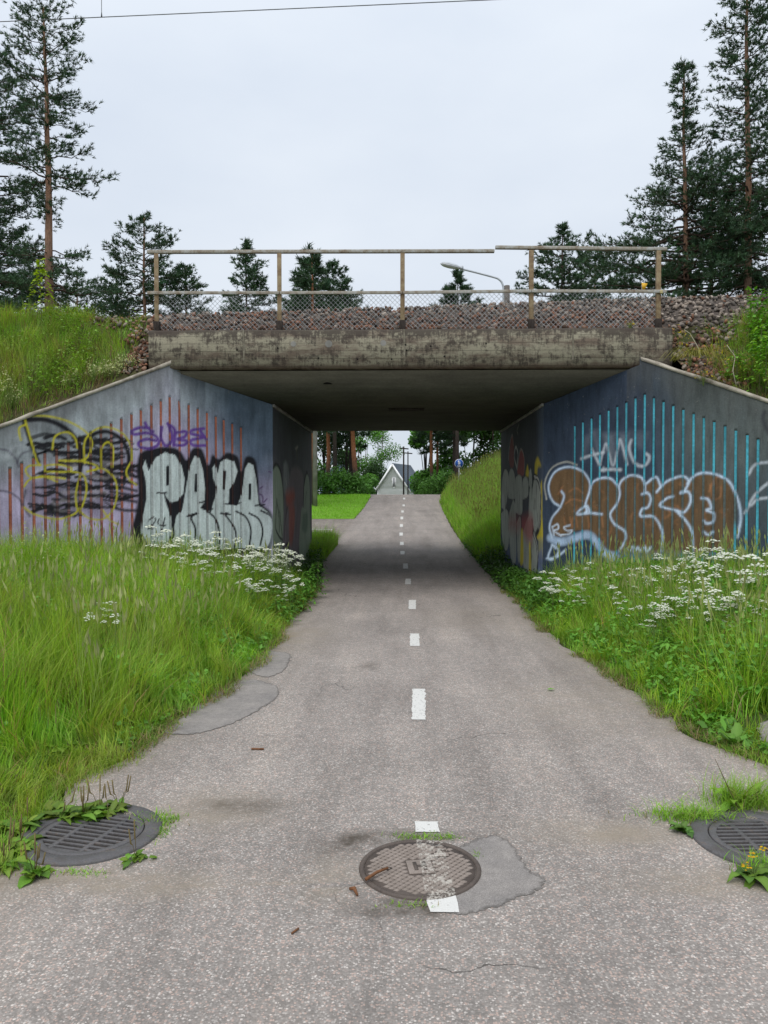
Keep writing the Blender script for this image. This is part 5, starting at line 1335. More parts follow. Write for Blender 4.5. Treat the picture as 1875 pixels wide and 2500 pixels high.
for k, (px, py, Yd) in enumerate([(200,770,11.0),(262,765,11.1),(225,800,10.9),(150,850,10.4),(205,895,10.35),(255,890,10.7),(20,760,10.6),(285,855,10.9),(160,800,10.8),(30,835,10.0),(15,800,10.2),(240,860,10.7)]):
    p, Yd = emb_spot(px, py, Yd, WL); g = float(emb_h(np.array(p[0]), np.array(Yd), WL)); hh = max(.22, min(.6, p[2]-g))
    froth('bedstraw', (p[0], Yd, g-.05), hh, .13, 90, CREAM, 'pale cream flowering bedstraw on the embankment above the lilac wall', 'bedstraw on the left embankment', 400+k)
for k, (px, py, Yd) in enumerate([(20,1180,8.6),(60,1210,8.3),(100,1170,8.9),(40,1270,7.4),(90,1290,7.3),(140,1190,9.0),(25,1330,6.9),(130,1235,8.3),(60,1150,9.2)]):
    p = at(px*S, py*S, Yd); g = float(G(p[0], Yd)); froth('bedstraw', (p[0], Yd, g), max(.3, p[2]-g), .2, 170, (.42,.46,.22), 'pale frothy bedstraw in the left verge below the yellow outlined graffiti', 'bedstraw in the left verge', 430+k)
for k, (px, py, Yd) in enumerate([(1490,735,11.4),(1545,745,11.3),(1590,760,11.0),(1520,800,10.9),(1560,720,11.6),(1470,700,11.9)]):
    p = at(px*S, py*S, Yd); g = float(emb_h(np.array(p[0]), np.array(Yd), WR)); froth('yellow_weed', (p[0], Yd, g-.05), max(.25, min(.6, p[2]-g)), .18, 34, (.60,.46,.02), 'yellow flowering weed among the stones of the right embankment', 'yellow weeds on the right embankment', 460+k)
froth('yellow_weed', (DX1-.62, YD+.05, ZT-.06), .18, .08, 20, (.60,.46,.02), 'small yellow flowering weed growing from the bridge edge beam', None, 470)
# tall hogweed-like stalk at the right frame edge, saplings
def sapling(name, loc, hgt, n, rad, col, label, sd, leaf=(.05,.11), cat='plant', conical=True):
    q = np.random.default_rng(sd); V, T, C = [], [], []
    stem_strip(V, T, C, (0,0,0), (q.normal(0,.03), q.normal(0,.03), hgt), .008, (.14,.16,.06))
    o = link(name, mk(V, T, C, name, M['leaf'])); o.location = loc; tag(o, label, cat)
    V, T, C = [], [], []
    for k in range(n):
        t = q.uniform(.12, 1); a = q.uniform(0, 6.28); rr = rad*((1-t) if conical else 1)*q.uniform(.2, 1) + .02
        leaf_geo(V, T, C, (rr*math.cos(a), rr*math.sin(a), t*hgt), (math.cos(a+q.normal(0,.6)), math.sin(a+q.normal(0,.6)), q.uniform(-.2, .5)), q.uniform(*leaf), q.uniform(*leaf)*.5, np.array(col)*q.uniform(.65, 1.3), .4)
    link('foliage', mk(V, T, C, 'foliage', M['leaf']), None, o); return o
p = at(90*S, 700*S, 12.6); sapling('sapling', (p[0], 12.6, 4.5), 1.0, 150, .28, (.30,.40,.03), 'yellow-green sapling on the embankment before the tall pine trunk', 501)
for k, (px, py, Yd, hh, c_, lb) in enumerate([(1640,690,9.9,.95,(.20,.36,.04),'tall bright green weed stalk at the right edge of the embankment'),(1625,800,9.6,.6,(.12,.30,.03),'bushy green weed above the right end of the dark blue wall'),(1590,815,10.1,.45,(.13,.30,.03),'low green weed above the dark blue wall beside dry stalks'),(1655,790,9.3,.7,(.14,.32,.03),'broad leafy weed at the right edge above the wall')]):
    p, Yd = emb_spot(px, 790, Yd + .3, WR); g = float(emb_h(np.array(p[0]), np.array(Yd), WR)); sapling('leafy_weed', (p[0], Yd, g-.05), hh, 90, .26, c_, lb, 510+k)
for k, (px, py, Yd) in enumerate([(1560,1440,7.0),(1520,1400,7.4),(1600,1460,6.5),(1640,1400,6.9),(1480,1380,7.7),(1440,1470,6.9),(1600,1330,7.7),(1540,1490,6.3)]):
    p = at(px*S, py*S, Yd); g = float(G(p[0], Yd)); sapling('leafy_weed', (p[0], Yd, g), max(.3, p[2]-g+.1), 80, .22, (.12,.28,.035), 'green broad-leaved weed standing among the white flowers of the right verge', 530+k, (.05,.10)); 
for o in bpy.data.objects:
    if o.get('label', '').startswith('green broad-leaved weed standing'): o['group'] = 'broad-leaved weeds in the right verge'
for k, (px, py, Yd, lb) in enumerate([(655,1262,11.4,'bushy dark green weed at the left tunnel corner beside the white flowers'),(685,1225,12.7,'bushy weed spilling onto the path inside the left tunnel mouth'),(632,1285,10.7,'leafy weed on the left path edge before the tunnel'),(600,1330,9.7,'leafy weed on the left path edge below the white flowers'),(668,1245,12.0,'dense weed against the left tunnel corner'),(1145,1268,12.0,'bushy dark green weed at the right tunnel corner'),(1172,1290,11.1,'leafy weed on the right path edge before the tunnel'),(1108,1232,13.9,'bushy weed inside the right tunnel mouth'),(1195,1330,10.0,'leafy weed right of the path below the tunnel corner')]):
    p = at(px*S, py*S, Yd); g = float(G(p[0], Yd)); sapling('leafy_weed', (p[0], Yd, g), max(.3, min(.75, p[2]-g+.08)), 120, .34, (.09,.22,.03), lb, 560+k, (.05,.10))
# arching dry stalks over the right wall
q = np.random.default_rng(77); V, T, C = [], [], []
for k in range(120):
    a = q.uniform(-.6, 3.6); L = q.uniform(.2, .62); p0 = np.array([q.normal(0, .05), q.normal(0, .05), 0]); prev = p0
    for s_ in np.linspace(.2, 1, 5):
        nx = p0 + np.array([math.cos(a)*L*s_, -.25*L*s_ + .15*math.sin(a*3)*s_, .30*L*math.sin(s_*2.4) - .35*L*s_*s_]); stem_strip(V, T, C, prev, nx, .0032, np.array([.33,.31,.07])*q.uniform(.6, 1.2)); prev = nx
p = at(1510*S, 768*S, 10.75); o = link('stalk_clump', mk(V, T, C, 'stalk_clump', M['leaf'])); o.location = p; tag(o, 'yellow-green arching stalks hanging over the dark blue wall', 'plant')
for k, pts in enumerate(([(1590,833),(1583,800),(1588,770),(1570,745)], [(1515,770),(1505,745),(1490,720),(1478,712)])):
    MBp = MB().tube([at(a_*S, b_*S, 10.55 + .1*k) for a_, b_ in pts], [.007,.006,.004,.003], 5)
    tag(MBp.build('dry_stalk', simple('dry_stalk', (.5,.47,.36), (.4,.36,.26), 10)), ['bare pale stalk rising from the coping of the dark blue wall','bare pale stalk leaning from the yellow-green clump'][k], 'stalk')

# low weeds around the drains and path edges
def rosette(loc, n, L, Wd, col, label, sd, spikes=0, up=.45, group=None, name='broadleaf_weed'):
    n = int(n*1.6); L *= 1.25; Wd *= 1.3; up *= 1.35
    q = np.random.default_rng(sd); root = empty(name, loc); tag(root, label, 'plant', group)
    for k in range(n):
        V, T, C = [], [], []; a = k*2.399 + q.normal(0, .7); e = up*q.uniform(.15, 2.0)
        leaf_geo(V, T, C, (0, 0, .01), (math.cos(a), math.sin(a), e), L*q.uniform(.35, 1.15), Wd*q.uniform(.5, 1.15), np.array(col)*q.uniform(.5, 1.25)*np.array([1+q.uniform(0,.5), 1, 1]), q.uniform(.2, .8))
        V[0] += np.array([q.normal(0, .018), q.normal(0, .012), 0]) + q.normal(0, .0022, V[0].shape)
        link('leaf', mk(V, T, C, 'leaf', M['leaf']), None, root)
    for k in range(spikes):
        a = q.uniform(0, 6.28); hh = q.uniform(.10, .19); lean = q.uniform(.0, .04)
        b_ = MB().tube([(0, 0, 0), (lean*math.cos(a), lean*math.sin(a), hh*.5), (lean*1.5*math.cos(a), lean*1.5*math.sin(a), hh*.55), (lean*2*math.cos(a), lean*2*math.sin(a), hh)], [.0015, .0015, .004, .003], 5)
        b_.build('seed_spike', M['spike'], root)
    return root
M['spike'] = simple('seed_spike', (.17,.13,.05), (.11,.085,.035), 20)
GC = (.12,.27,.03)
def gp(px, py): 
    x_, y_ = on_ground(px*S, py*S); return (x_, y_, float(G(x_, y_)) + .004)
rosette(gp(180,1768), 15, .14, .05, GC, 'large plantain clump behind the left drain grate', 601, 4)
rosette(gp(215,1755), 10, .11, .045, GC, 'leafy plantain leaning over the left drain frame', 602, 3)
rosette(gp(258,1752), 8, .07, .035, GC, 'small plantain with brown seed spikes right of the big clump', 603, 4)
rosette(gp(75,1895), 13, .085, .045, GC, 'plantain with upright spikes in front of the left drain grate', 604, 6)
rosette(gp(295,1862), 9, .065, .03, GC, 'small plantain at the front right of the left drain', 605, 2)
rosette(gp(20,1850), 12, .12, .05, GC, 'broad weed at the left frame edge beside the drain', 606, 3)
rosette(gp(30,1800), 12, .13, .05, GC, 'leafy weed behind the left drain at the frame edge', 607, 0)
rosette(gp(145,1632), 12, .13, .055, GC, 'low dock plant at the grass edge above the left drain', 608, 0)
rosette(gp(108,1645), 8, .09, .05, GC, 'smaller dock plant left of the low dock', 609, 0)
for k_, (px_, py_k) in enumerate([(130,1775),(60,1790),(8,1875),(110,1760),(45,1830),(235,1765)]):
    rosette(gp(px_, py_k), 9, .10, .042, (.13,.26,.035), ['plantain at the back rim of the left drain','small plantain in the grass behind the left drain','plantain at the left frame edge below the drain','young plantain between the big clump and the grass','weed touching the left rim of the left drain','low weed between the two plantain clumps'][k_], 640+k_, [2,1,3,0,2,1][k_])
rosette(gp(1625,1900), 16, .12, .04, (.09,.22,.03), 'dandelion plant with yellow flowers in front of the right drain', 610, 0)
rosette(gp(1478,1800), 11, .075, .04, (.09,.22,.04), 'low grey-green weed at the left rim of the right drain', 611, 0)
rosette(gp(1590,1745), 9, .19, .035, (.15,.31,.03), 'long-leaved weed behind the right drain', 612, 0, .9)
rosette(gp(1565,1560), 10, .22, .055, (.12,.30,.03), 'upright dock plant at the edge of the right gravel strip', 613, 0, 1.6)
rosette(gp(1585,1615), 12, .16, .05, (.10,.25,.03), 'spreading weed on the path edge below the upright dock', 614, 0, .7)
for k, (px, py) in enumerate([(1612,1868),(1625,1842),(1650,1830)]):
    g_ = gp(1625, 1900); p = at(px*S, py*S, g_[1]-.02); b_ = MB(); b_.tube([(g_[0], g_[1], 0), tuple((np.array(g_)+p)/2 + [.01, 0, .01]), tuple(p)], .002, 4)
    o = b_.build('dandelion', M['leafy'] if 'leafy' in M else simple('stem_green', (.2,.26,.08), (.15,.2,.06), 9)); tag(o, ['yellow dandelion bloom low in front of the right drain','yellow dandelion bloom above the right grate','half closed dandelion at the right frame edge'][k], 'flower')
    V, T, C = [], [], []; umbel(V, T, C, np.array(p), .022, np.random.default_rng(k), 8, (.70,.42,.01)); link('flower_head', mk(V, T, C, 'flower_head', M['petal']), None, o)
# buttercups
for k, (px, py, Yd) in enumerate([(1297,1300,9.2),(1310,1292,9.3),(1325,1310,8.9),(1285,1332,8.7),(1340,1326,8.6),(1390,1462,6.8),(1345,1318,8.6),(1300,1345,8.3)]):
    p = at(px*S, py*S, Yd); g = float(G(p[0], Yd)); b_ = MB().tube([(p[0]+.02, Yd, g), tuple(p)], .002, 4)
    o = b_.build('buttercup', simple('stem_green', (.2,.26,.08), (.15,.2,.06), 9)); tag(o, 'small yellow buttercup in the grass edge right of the path', 'flower', 'buttercups right of the path')
    V, T, C = [], [], []; umbel(V, T, C, p, .017, np.random.default_rng(k), 6, (.75,.52,.01)); link('flower_head', mk(V, T, C, 'flower_head', M['petal']), None, o)
# short tufts of grass near the drains and the cover
def tuft(cx, cy, sx, sy, n, hmax, label, sd, yel=.15, bend=(.3, 1.1)):
    q = np.random.default_rng(sd); x = cx + q.normal(0, sx, n); y = cy + q.normal(0, sy, n)
    blades('grass_tuft', np.stack([x, y, P(y)], 1), q.uniform(.3, 1, n)*hmax, q.uniform(.003, .0055, n), q.uniform(*bend, n), grass_colors(x, y, q, yel), M['grass'], label, sd=sd)
g = gp(345,1775); tuft(g[0], g[1], .06, .05, 260, .05, 'short grass tuft right of the left drain', 701)
g = gp(350,1800); tuft(g[0], g[1], .02, .06, 120, .035, 'thin grass line along the right rim of the left drain', 711)
g = gp(170,1890); tuft(g[0], g[1], .07, .015, 130, .03, 'thin grass line in front of the left drain', 702)
g = gp(905,1812); tuft(g[0], g[1], .07, .022, 220, .03, 'short grass along the back rim of the round manhole cover', 703, .0)
g = gp(965,1812); tuft(g[0], g[1], .04, .016, 110, .025, 'small grass tuft behind the manhole cover beside the painted line', 704, .0)
g = gp(1030,1850); tuft(g[0], g[1], .012, .03, 50, .02, 'tiny grass tuft on the right rim of the manhole cover', 705, .2)
g = gp(885,1960); tuft(g[0], g[1], .06, .015, 70, .03, 'sparse dry grass in front of the manhole cover', 706, .6)
g = gp(1490,1770); tuft(g[0], g[1], .10, .04, 520, .11, 'spreading grass tuft left of the right drain', 707, .1, (.6, 1.5))
g = gp(1615,1740); tuft(g[0], g[1], .10, .06, 700, .20, 'tall grass clump behind the right drain', 708, .1)
g = gp(1650,1880); tuft(g[0], g[1], .06, .04, 200, .10, 'grass clump in front of the right drain', 709, .1)
q = np.random.default_rng(33)
x, y = field(30000, (-4, -1.40), (3.22, 4.75), lambda x, y: (x < edge_l(y) + .04 + r.normal(0, .05, len(x))) & (np.hypot(x-D0[0], y-D0[1]) > .345), q)
blades('verge_grass', np.stack([x, y, G(x, y)-.01], 1), q.uniform(.03, .15, len(x)), q.uniform(.003, .006, len(x)), q.uniform(.3, 1.1, len(x)), grass_colors(x, y, q, .35)*np.array([1.0,.9,1.0]), M['grass'], 'short trampled grass around the left drain', sd=12, seg=2, clump=.08)
x, y = field(9000, (2.0, 4), (3.02, 4.9), lambda x, y: (x > edge_r(y) - .04 + r.normal(0, .05, len(x))) & (np.hypot(x-D1[0], y-D1[1]) > .345), q)
blades('verge_grass', np.stack([x, y, G(x, y)-.01], 1), q.uniform(.03, .14, len(x)), q.uniform(.0025, .005, len(x)), q.uniform(.3, 1.1, len(x)), grass_colors(x, y, q, .15), M['grass'], 'short grass around the right drain', sd=13)
# grey gravel strip on the right verge
strip = np.array([(2.35,5.05),(3.4,4.9),(4.4,5.1),(4.4,5.55),(3.3,5.6),(2.5,5.42)])
poly_obj('asphalt_patch', wob(strip, 6, .03), lambda x, y: float(G(x, y)) + .012, M['patch'], path)

# ------------------------------------------------------------------ iron covers
def iron():
    m, t, p = mat('cast_iron', .62, .4); v = wpos(t); n1 = noise(t, v, 14, 6, .7); n2 = noise(t, v, 120, 3, .7)
    t.links.new(mix(t, .8, ramp(t, n1, [(.3, (.075,.066,.062)), (.55, (.095,.092,.095)), (.75, (.14,.10,.075))]), ramp(t, n2, [(.3, (.7,)*3), (.7, (1.3,)*3)]), 'MULTIPLY'), p.inputs['Base Color']); bump(t, p, n2, .3, .003); return m
M['iron'] = iron()
def lidmat(name, a, b):
    m, t, p = mat(name, .65, .4); g = N(t, 'ShaderNodeNewGeometry'); v = g.outputs['Position']
    n1 = noise(t, v, 16, 6, .7); n2 = noise(t, v, 130, 4, .75)
    c_ = mix(t, .8, ramp(t, n1, [(.3, a), (.7, b)]), ramp(t, n2, [(.3, (.7,)*3), (.7, (1.3,)*3)]), 'MULTIPLY')
    s_ = N(t, 'ShaderNodeSeparateXYZ'); t.links.new(v, s_.inputs[0])
    # remains of the white centre line crossing the lid
    dx_ = math_(t, 'ABSOLUTE', math_(t, 'SUBTRACT', math_(t, 'ADD', s_.outputs[0], math_(t, 'MULTIPLY_ADD', s_.outputs[1], .06, -.2)), .143))
    f = math_(t, 'MULTIPLY', math_(t, 'LESS_THAN', dx_, .062), ramp(t, noise(t, v, 38, 7, .8), [(.495, (0,0,0)), (.56, (1,1,1))]))
    t.links.new(mix(t, math_(t, 'MULTIPLY', f, .85), c_, (.46,.43,.38)), p.inputs['Base Color']); return m
M['lid'] = lidmat('manhole_lid_iron', (.065,.05,.042), (.105,.082,.068)); M['lid_hi'] = lidmat('manhole_tread_iron', (.19,.155,.13), (.27,.225,.195))
mh = empty('manhole_cover', (MH[0], MH[1], .004), R(8)); tag(mh, 'round rusty manhole cover with diamond tread on the centre line', 'manhole cover')
MB().ring((0,0), .245, .268, -.01, .011).build('frame', M['lid'], mh, smooth=False)
MB().disc((0,0), .243, -.01, .006, 64).build('lid', M['lid'], mh)
lid = mh.children[-1]
dm_ = MB(); dm_.add([(-.017,0,0),(0,-.0095,0),(.017,0,0),(0,.0095,0),(-.012,0,.005),(0,-.0065,.005),(.012,0,.005),(0,.0065,.005)], [(0,1,5,4),(1,2,6,5),(2,3,7,6),(3,0,4,7),(4,5,6,7)])
dme = dm_.mesh('tread_diamond'); dme.materials.append(M['lid_hi'])
for iy in range(-14, 15):
    for ix in range(-7, 8):
        x_ = ix*.036 + (.018 if iy % 2 else 0); y_ = iy*.0165
        if math.hypot(x_, y_) > .222 or (abs(x_ - .0) < .062 and abs(y_ + .0) < .068) or (abs(x_-.115) < .04 and abs(y_-.125) < .05): continue
        o = bpy.data.objects.new('tread_diamond', dme); COL.objects.link(o); o.parent = lid; o.location = (x_, y_, .006)
MB().box((-.055, -.06, .006), (.055, .06, .0115)).build('number_plate', M['lid_hi'], lid, bevel=.002)
pl_ = MB()
for bx_ in ((-.028,-.035,.0115,-.012,.035,.0145), (.012,-.035,.0115,.028,.035,.0145), (-.028,-.008,.0115,.028,.008,.0142)): pl_.box(bx_[:3], bx_[3:])
pl_.build('raised_letter', M['lid'], lid)
MB().box((.082, .085, .006), (.148, .165, .0105)).build('number_plate', M['lid_hi'], lid, bevel=.002)
def text_mesh(s, size, thick, name, m, parent, loc, rz=0, flip=False):
    cu = bpy.data.curves.new('t', 'FONT'); cu.body = s; cu.size = size; cu.extrude = thick; cu.align_x = 'CENTER'; cu.align_y = 'CENTER'
    to = bpy.data.objects.new('t', cu); COL.objects.link(to); bpy.context.view_layer.update()
    me = bpy.data.meshes.new_from_object(to.evaluated_get(bpy.context.evaluated_depsgraph_get())); bpy.data.objects.remove(to); me.name = name
    me.materials.clear(); o = link(name, me, m, parent); o.location = loc; o.rotation_euler = (0, 0, rz); return o
text_mesh('40t', .045, .0015, 'raised_letter', M['lid'], lid, (.115, .125, .012), R(12))
MB().box((-.17,-.012,.006), (-.125,.012,.0085)).build('lift_slot', M['hole'], lid)

def grate_parts(parent):
    """rim ring, two ribs and the cross bars; open slots between them"""
    th = .0115
    rim = MB().ring((0,0), .212, .246, -.008, th, 72, .003).build('grate', M['iron'], parent)
    pitch = .0375
    for k in range(-6, 6):
        y_ = (k+.5)*pitch; lim = math.sqrt(max(0, .214**2 - y_**2))
        if lim < .04: continue
        MB().box((-lim, y_-.0072, -.006), (lim, y_+.0072, th-.0006)).build('grate_bar', M['iron'], rim, bevel=.002)
    for x_ in (-.082, .082):
        lim = math.sqrt(.214**2 - x_**2); MB().box((x_-.011, -lim, -.006), (x_+.011, lim, th-.0012)).build('grate_rib', M['iron'], rim)
    for sy in (-1, 1):
        a0 = math.asin(.188/.214); aa = np.linspace(a0, math.pi-a0, 12); pts = [(.2145*math.cos(t), sy*.2145*math.sin(t)) for t in aa]
        if sy < 0: pts = pts[::-1]
        MB().prism(pts, lambda u, v: (u, v, -.006), lambda u, v: (u, v, th-.0018)).build('grate_rib', M['iron'], rim)
M['pit'] = simple('drain_dark_pan', (.03,.022,.016), (.012,.01,.008), 18, .7, .3)
for (cx, cy), rz, lb in ((D0, R(-14), 'round iron drain grate among plantains at the left path edge'), (D1, R(3), 'round iron drain grate cut by the right frame edge')):
    dr_ = empty('drain_grate', (cx, cy, .004), rz); tag(dr_, lb, 'drain')
    fr = MB().ring((0,0), .250, .332, -.01, .013, 72, .006).build('frame', M['iron'], dr_)
    MB().disc((0,0), .2495, -.012, .0015, 48).build('dark_pan', M['pit'], dr_)  # dirt-brown pan, near black to paint in the shade of an open pit
    grate_parts(dr_)
    text_mesh('40t', .04, .002, 'raised_letter', M['coping'], dr_, (.05, .229, .0125))

# ------------------------------------------------------------------ litter
def stick(pts, rad, m, name, label, cat):
    o = MB().tube(pts, rad, 6).build(name, m); return tag(o, label, cat)
M['twig'] = simple('twig_brown', (.20,.085,.035), (.12,.055,.025), 20)
g1 = gp(790,1915); g2 = gp(838,1892); stick([(g1[0], g1[1], .03), ((g1[0]+g2[0])/2, (g1[1]+g2[1])/2+.004, .036), (g2[0], g2[1], .034)], [.007,.0065,.005], M['twig'], 'twig', 'short red-brown twig lying on the manhole cover', 'twig')
g1 = gp(755,1928); g2 = gp(772,1940); stick([(g1[0], g1[1], .015), (g1[0]+.02, g1[1]-.005, .02), (g2[0], g2[1], .012)], [.006,.009,.005], M['twig'], 'twig', 'curled brown leaf scrap left of the manhole cover', 'twig')
g1 = gp(543,1622); g2 = gp(570,1622); stick([(g1[0], g1[1], .012), (g2[0], g2[1], .012)], .006, M['twig'], 'twig', 'brown bark sliver lying on the open asphalt', 'twig')
g1 = gp(630,2022); g2 = gp(645,2012); stick([(g1[0], g1[1], .01), (g2[0], g2[1], .01)], .004, M['twig'], 'twig', 'tiny twig on the near asphalt', 'twig')
V, T, C = [], [], []; g1 = gp(1182,1494); leaf_geo(V, T, C, (0,0,.012), (1,.2,.1), .07, .04, (.16,.36,.05), .1); o = link('fallen_leaf', mk(V, T, C, 'fallen_leaf', M['leaf'])); o.location = g1; tag(o, 'single green leaf lying on the asphalt', 'leaf')
V, T, C = [], [], []; g1 = gp(1530,1560); leaf_geo(V, T, C, (0,0,.05), (1,.2,.1), .05, .035, (.45,.16,.04), .1); o = link('fallen_leaf', mk(V, T, C, 'fallen_leaf', M['leaf'])); o.location = g1; tag(o, 'orange fallen leaf in the right grass edge', 'leaf')
for k, (px, py) in enumerate([(1570,1655),(1558,1800)]):
    pass
g = gp(1600,1760); st_ = [at(1600*S, 1757*S, g[1]), at(1568*S, 1690*S, g[1]), at(1545*S, 1640*S, g[1])]
stick(st_, [.003,.0022,.0015], simple('dry_stem', (.13,.10,.05), (.09,.07,.03), 10), 'dry_stalk', 'thin dark dry stem leaning up behind the right drain', 'stalk')

# ------------------------------------------------------------------ street lamp, signs, poles
M['wood'] = simple('grey_pole_wood', (.17,.155,.14), (.10,.09,.08), 6, .9, .1, .5)
M['lampgrey'] = simple('lamp_grey', (.50,.53,.56), (.42,.45,.48), 5, .45, .4)
M['glass'] = simple('lamp_glass', (.62,.64,.64), (.52,.54,.55), 4, .25, .5)
YL_ = 27.5; z3 = lambda x, y: at(1050 + x*300/1659, 600 + y*300/1659, YL_)
pb = z3(1038, 540); gz = float(G(pb[0], YL_)); lamp = empty('street_lamp', (pb[0], YL_, gz)); tag(lamp, 'grey street lamp on a wooden pole seen through the bridge railing', 'street lamp')
linv = Matrix.Translation(Vector(lamp.location)).inverted()
def lp(o): o.matrix_parent_inverse = linv; return o
lp(MB().tube([(pb[0], YL_, gz-.2), (pb[0], YL_, (gz+pb[2])/2), tuple(pb)], [.13,.115,.10], 12).build('pole', M['wood'], lamp, smooth=True))
arm = [z3(990, 820), z3(990, 600), z3(985, 545), z3(965, 490), z3(930, 455), z3(880, 430), z3(650, 368), z3(425, 312)]
lp(MB().tube(spline(arm, 6), .036, 10).build('arm', M['lampgrey'], lamp, smooth=True))
lp(MB().tube([z3(990, 572), z3(1075, 560)], .03, 8).build('bracket', M['lampgrey'], lamp))
# head: flattened lens-shaped body
a_, b_ = np.array(z3(440, 310)), np.array(z3(135, 240)); ax_ = b_ - a_; L = np.linalg.norm(ax_); ax_ /= L; up_ = np.array([0, 0, 1]) - ax_*ax_[2]; up_ /= np.linalg.norm(up_); sd_ = np.cross(ax_, up_)
def pod(zs0, zs1, name, m):
    V = []; nn = 14; t_ = np.linspace(0, 1, 12); hw = np.interp(t_, [0,.1,.3,.6,.85,.96,1], [.05,.07,.13,.16,.13,.07,.0])
    for t, w_ in zip(t_, hw):
        for k in range(nn):
            a = math.pi*k/(nn-1); V.append(a_ + ax_*L*t + sd_*w_*math.cos(a) + up_*(w_*math.sin(a)*(zs1) + zs0*w_*0))
    i = np.arange(11)[:, None]*nn + np.arange(nn-1)[None]; Q = np.stack([i, i+1, i+nn+1, i+nn], -1).reshape(-1, 4)
    # close the flat side
    j = np.arange(11); Q = np.concatenate([Q, np.stack([j*nn, (j+1)*nn, (j+1)*nn+nn-1, j*nn+nn-1], 1)])
    lp(MB().add(V, Q).build(name, m, lamp, smooth=True))
pod(0, .75, 'lamp_head', M['lampgrey']); pod(0, -.55, 'lamp_lens', M['glass'])
lp(MB().box(tuple(np.array(z3(425, 300)) - .05), tuple(np.array(z3(425, 300)) + .06)).build('knuckle', M['lampgrey'], lamp))

M['yellow'] = simple('sign_yellow', (.70,.40,.02), (.60,.34,.02), 6, .5, .4)
p = at(1569, 722, 16.9); sg_ = empty('track_sign', (p[0], 16.9, 4.9)); tag(sg_, 'small yellow trackside sign beyond the right end of the railing', 'sign'); sinv = Matrix.Translation(Vector(sg_.location)).inverted()
q0, q1, q2, q3 = [at(x_, y_, 16.9) for x_, y_ in ((1567,690),(1581,692),(1574,708),(1568,707))]
b_ = MB(); b_.add([q0, q3, q2, q1] + [v + np.array([0, .02, 0]) for v in (q0, q3, q2, q1)], [(0,1,2,3),(7,6,5,4),(0,4,5,1),(1,5,6,2),(2,6,7,3),(3,7,4,0)]); b_.build('plate', M['yellow'], sg_).matrix_parent_inverse = sinv
MB().tube([(p[0], 16.93, 4.6), at(1570, 692, 16.93)], .03, 10).build('pole', M['galv'], sg_).matrix_parent_inverse = sinv

M['blue'] = simple('sign_blue', (.012,.085,.36), (.010,.07,.31), 6, .4, .4); M['signwhite'] = simple('sign_white', (.72,.74,.78), (.65,.67,.70), 6, .4, .4)
YS = 41.0; ps = at(1120.8, 1131.5, YS); gz = float(G(ps[0], YS)); sg2 = empty('path_sign', (ps[0], YS, gz)); tag(sg2, 'round blue pedestrian and cycle path sign on the right bank', 'sign'); s2 = Matrix.Translation(Vector(sg2.location)).inverted()
def vd(c0, rad, y_, name, m, n=32, th=.006):
    aa = np.arange(n)*2*math.pi/n; V = [(c0[0], y_, c0[2])] + [(c0[0]+rad*math.cos(t), y_, c0[2]+rad*math.sin(t)) for t in aa] + [(c0[0]+rad*math.cos(t), y_+th, c0[2]+rad*math.sin(t)) for t in aa]
    MB().add(V, [(1+i, 1+n+i, 1+n+(i+1) % n, 1+(i+1) % n) for i in range(n)], [(0, 1+i, 1+(i+1) % n) for i in range(n)]).build(name, m, sg2).matrix_parent_inverse = s2
RS_ = 10.8*YS/1875
vd(ps, RS_, YS, 'border', M['signwhite']); vd(ps, RS_*.92, YS-.004, 'plate', M['blue'])
def figure(polys):
    b_ = MB()
    for pl in polys:
        pl = [(x_*RS_, z_*RS_) for x_, z_ in pl]
        b_.prism(pl, lambda u, v: (ps[0]+u, YS-.010, ps[2]+v), lambda u, v: (ps[0]+u, YS-.006, ps[2]+v))
    b_.build('symbol', M['signwhite'], sg2).matrix_parent_inverse = s2
circ = lambda cx, cz, q: [(cx+q*math.cos(t), cz+q*math.sin(t)) for t in np.linspace(0, 2*math.pi, 14, endpoint=False)]
figure([circ(-.08,.66,.11), [(-.22,.5),(.06,.5),(.08,.05),(-.2,.05)], [(-.2,.06),(-.08,.06),(-.10,-.32),(-.2,-.32)], [(-.04,.06),(.08,.06),(.06,-.32),(-.06,-.32)], circ(.2,.32,.08), [(.12,.2),(.3,.2),(.26,-.3),(.14,-.3)],
        [(.0+.17*math.cos(t)-.22, -.62+.13*math.sin(t)) for t in np.linspace(0, 6.28, 14, endpoint=False)], [(.22+.17*math.cos(t), -.62+.13*math.sin(t)) for t in np.linspace(0, 6.28, 14, endpoint=False)], [(-.25,-.60),(.0,-.45),(.02,-.40),(-.25,-.55)], [(.25,-.6),(0,-.45),(.0,-.40),(.25,-.55)]])
MB().tube([(ps[0], YS+.03, gz-.2), (ps[0], YS+.03, ps[2]+RS_*.6)], .03, 10).build('pole', M['galv'], sg2).matrix_parent_inverse = s2
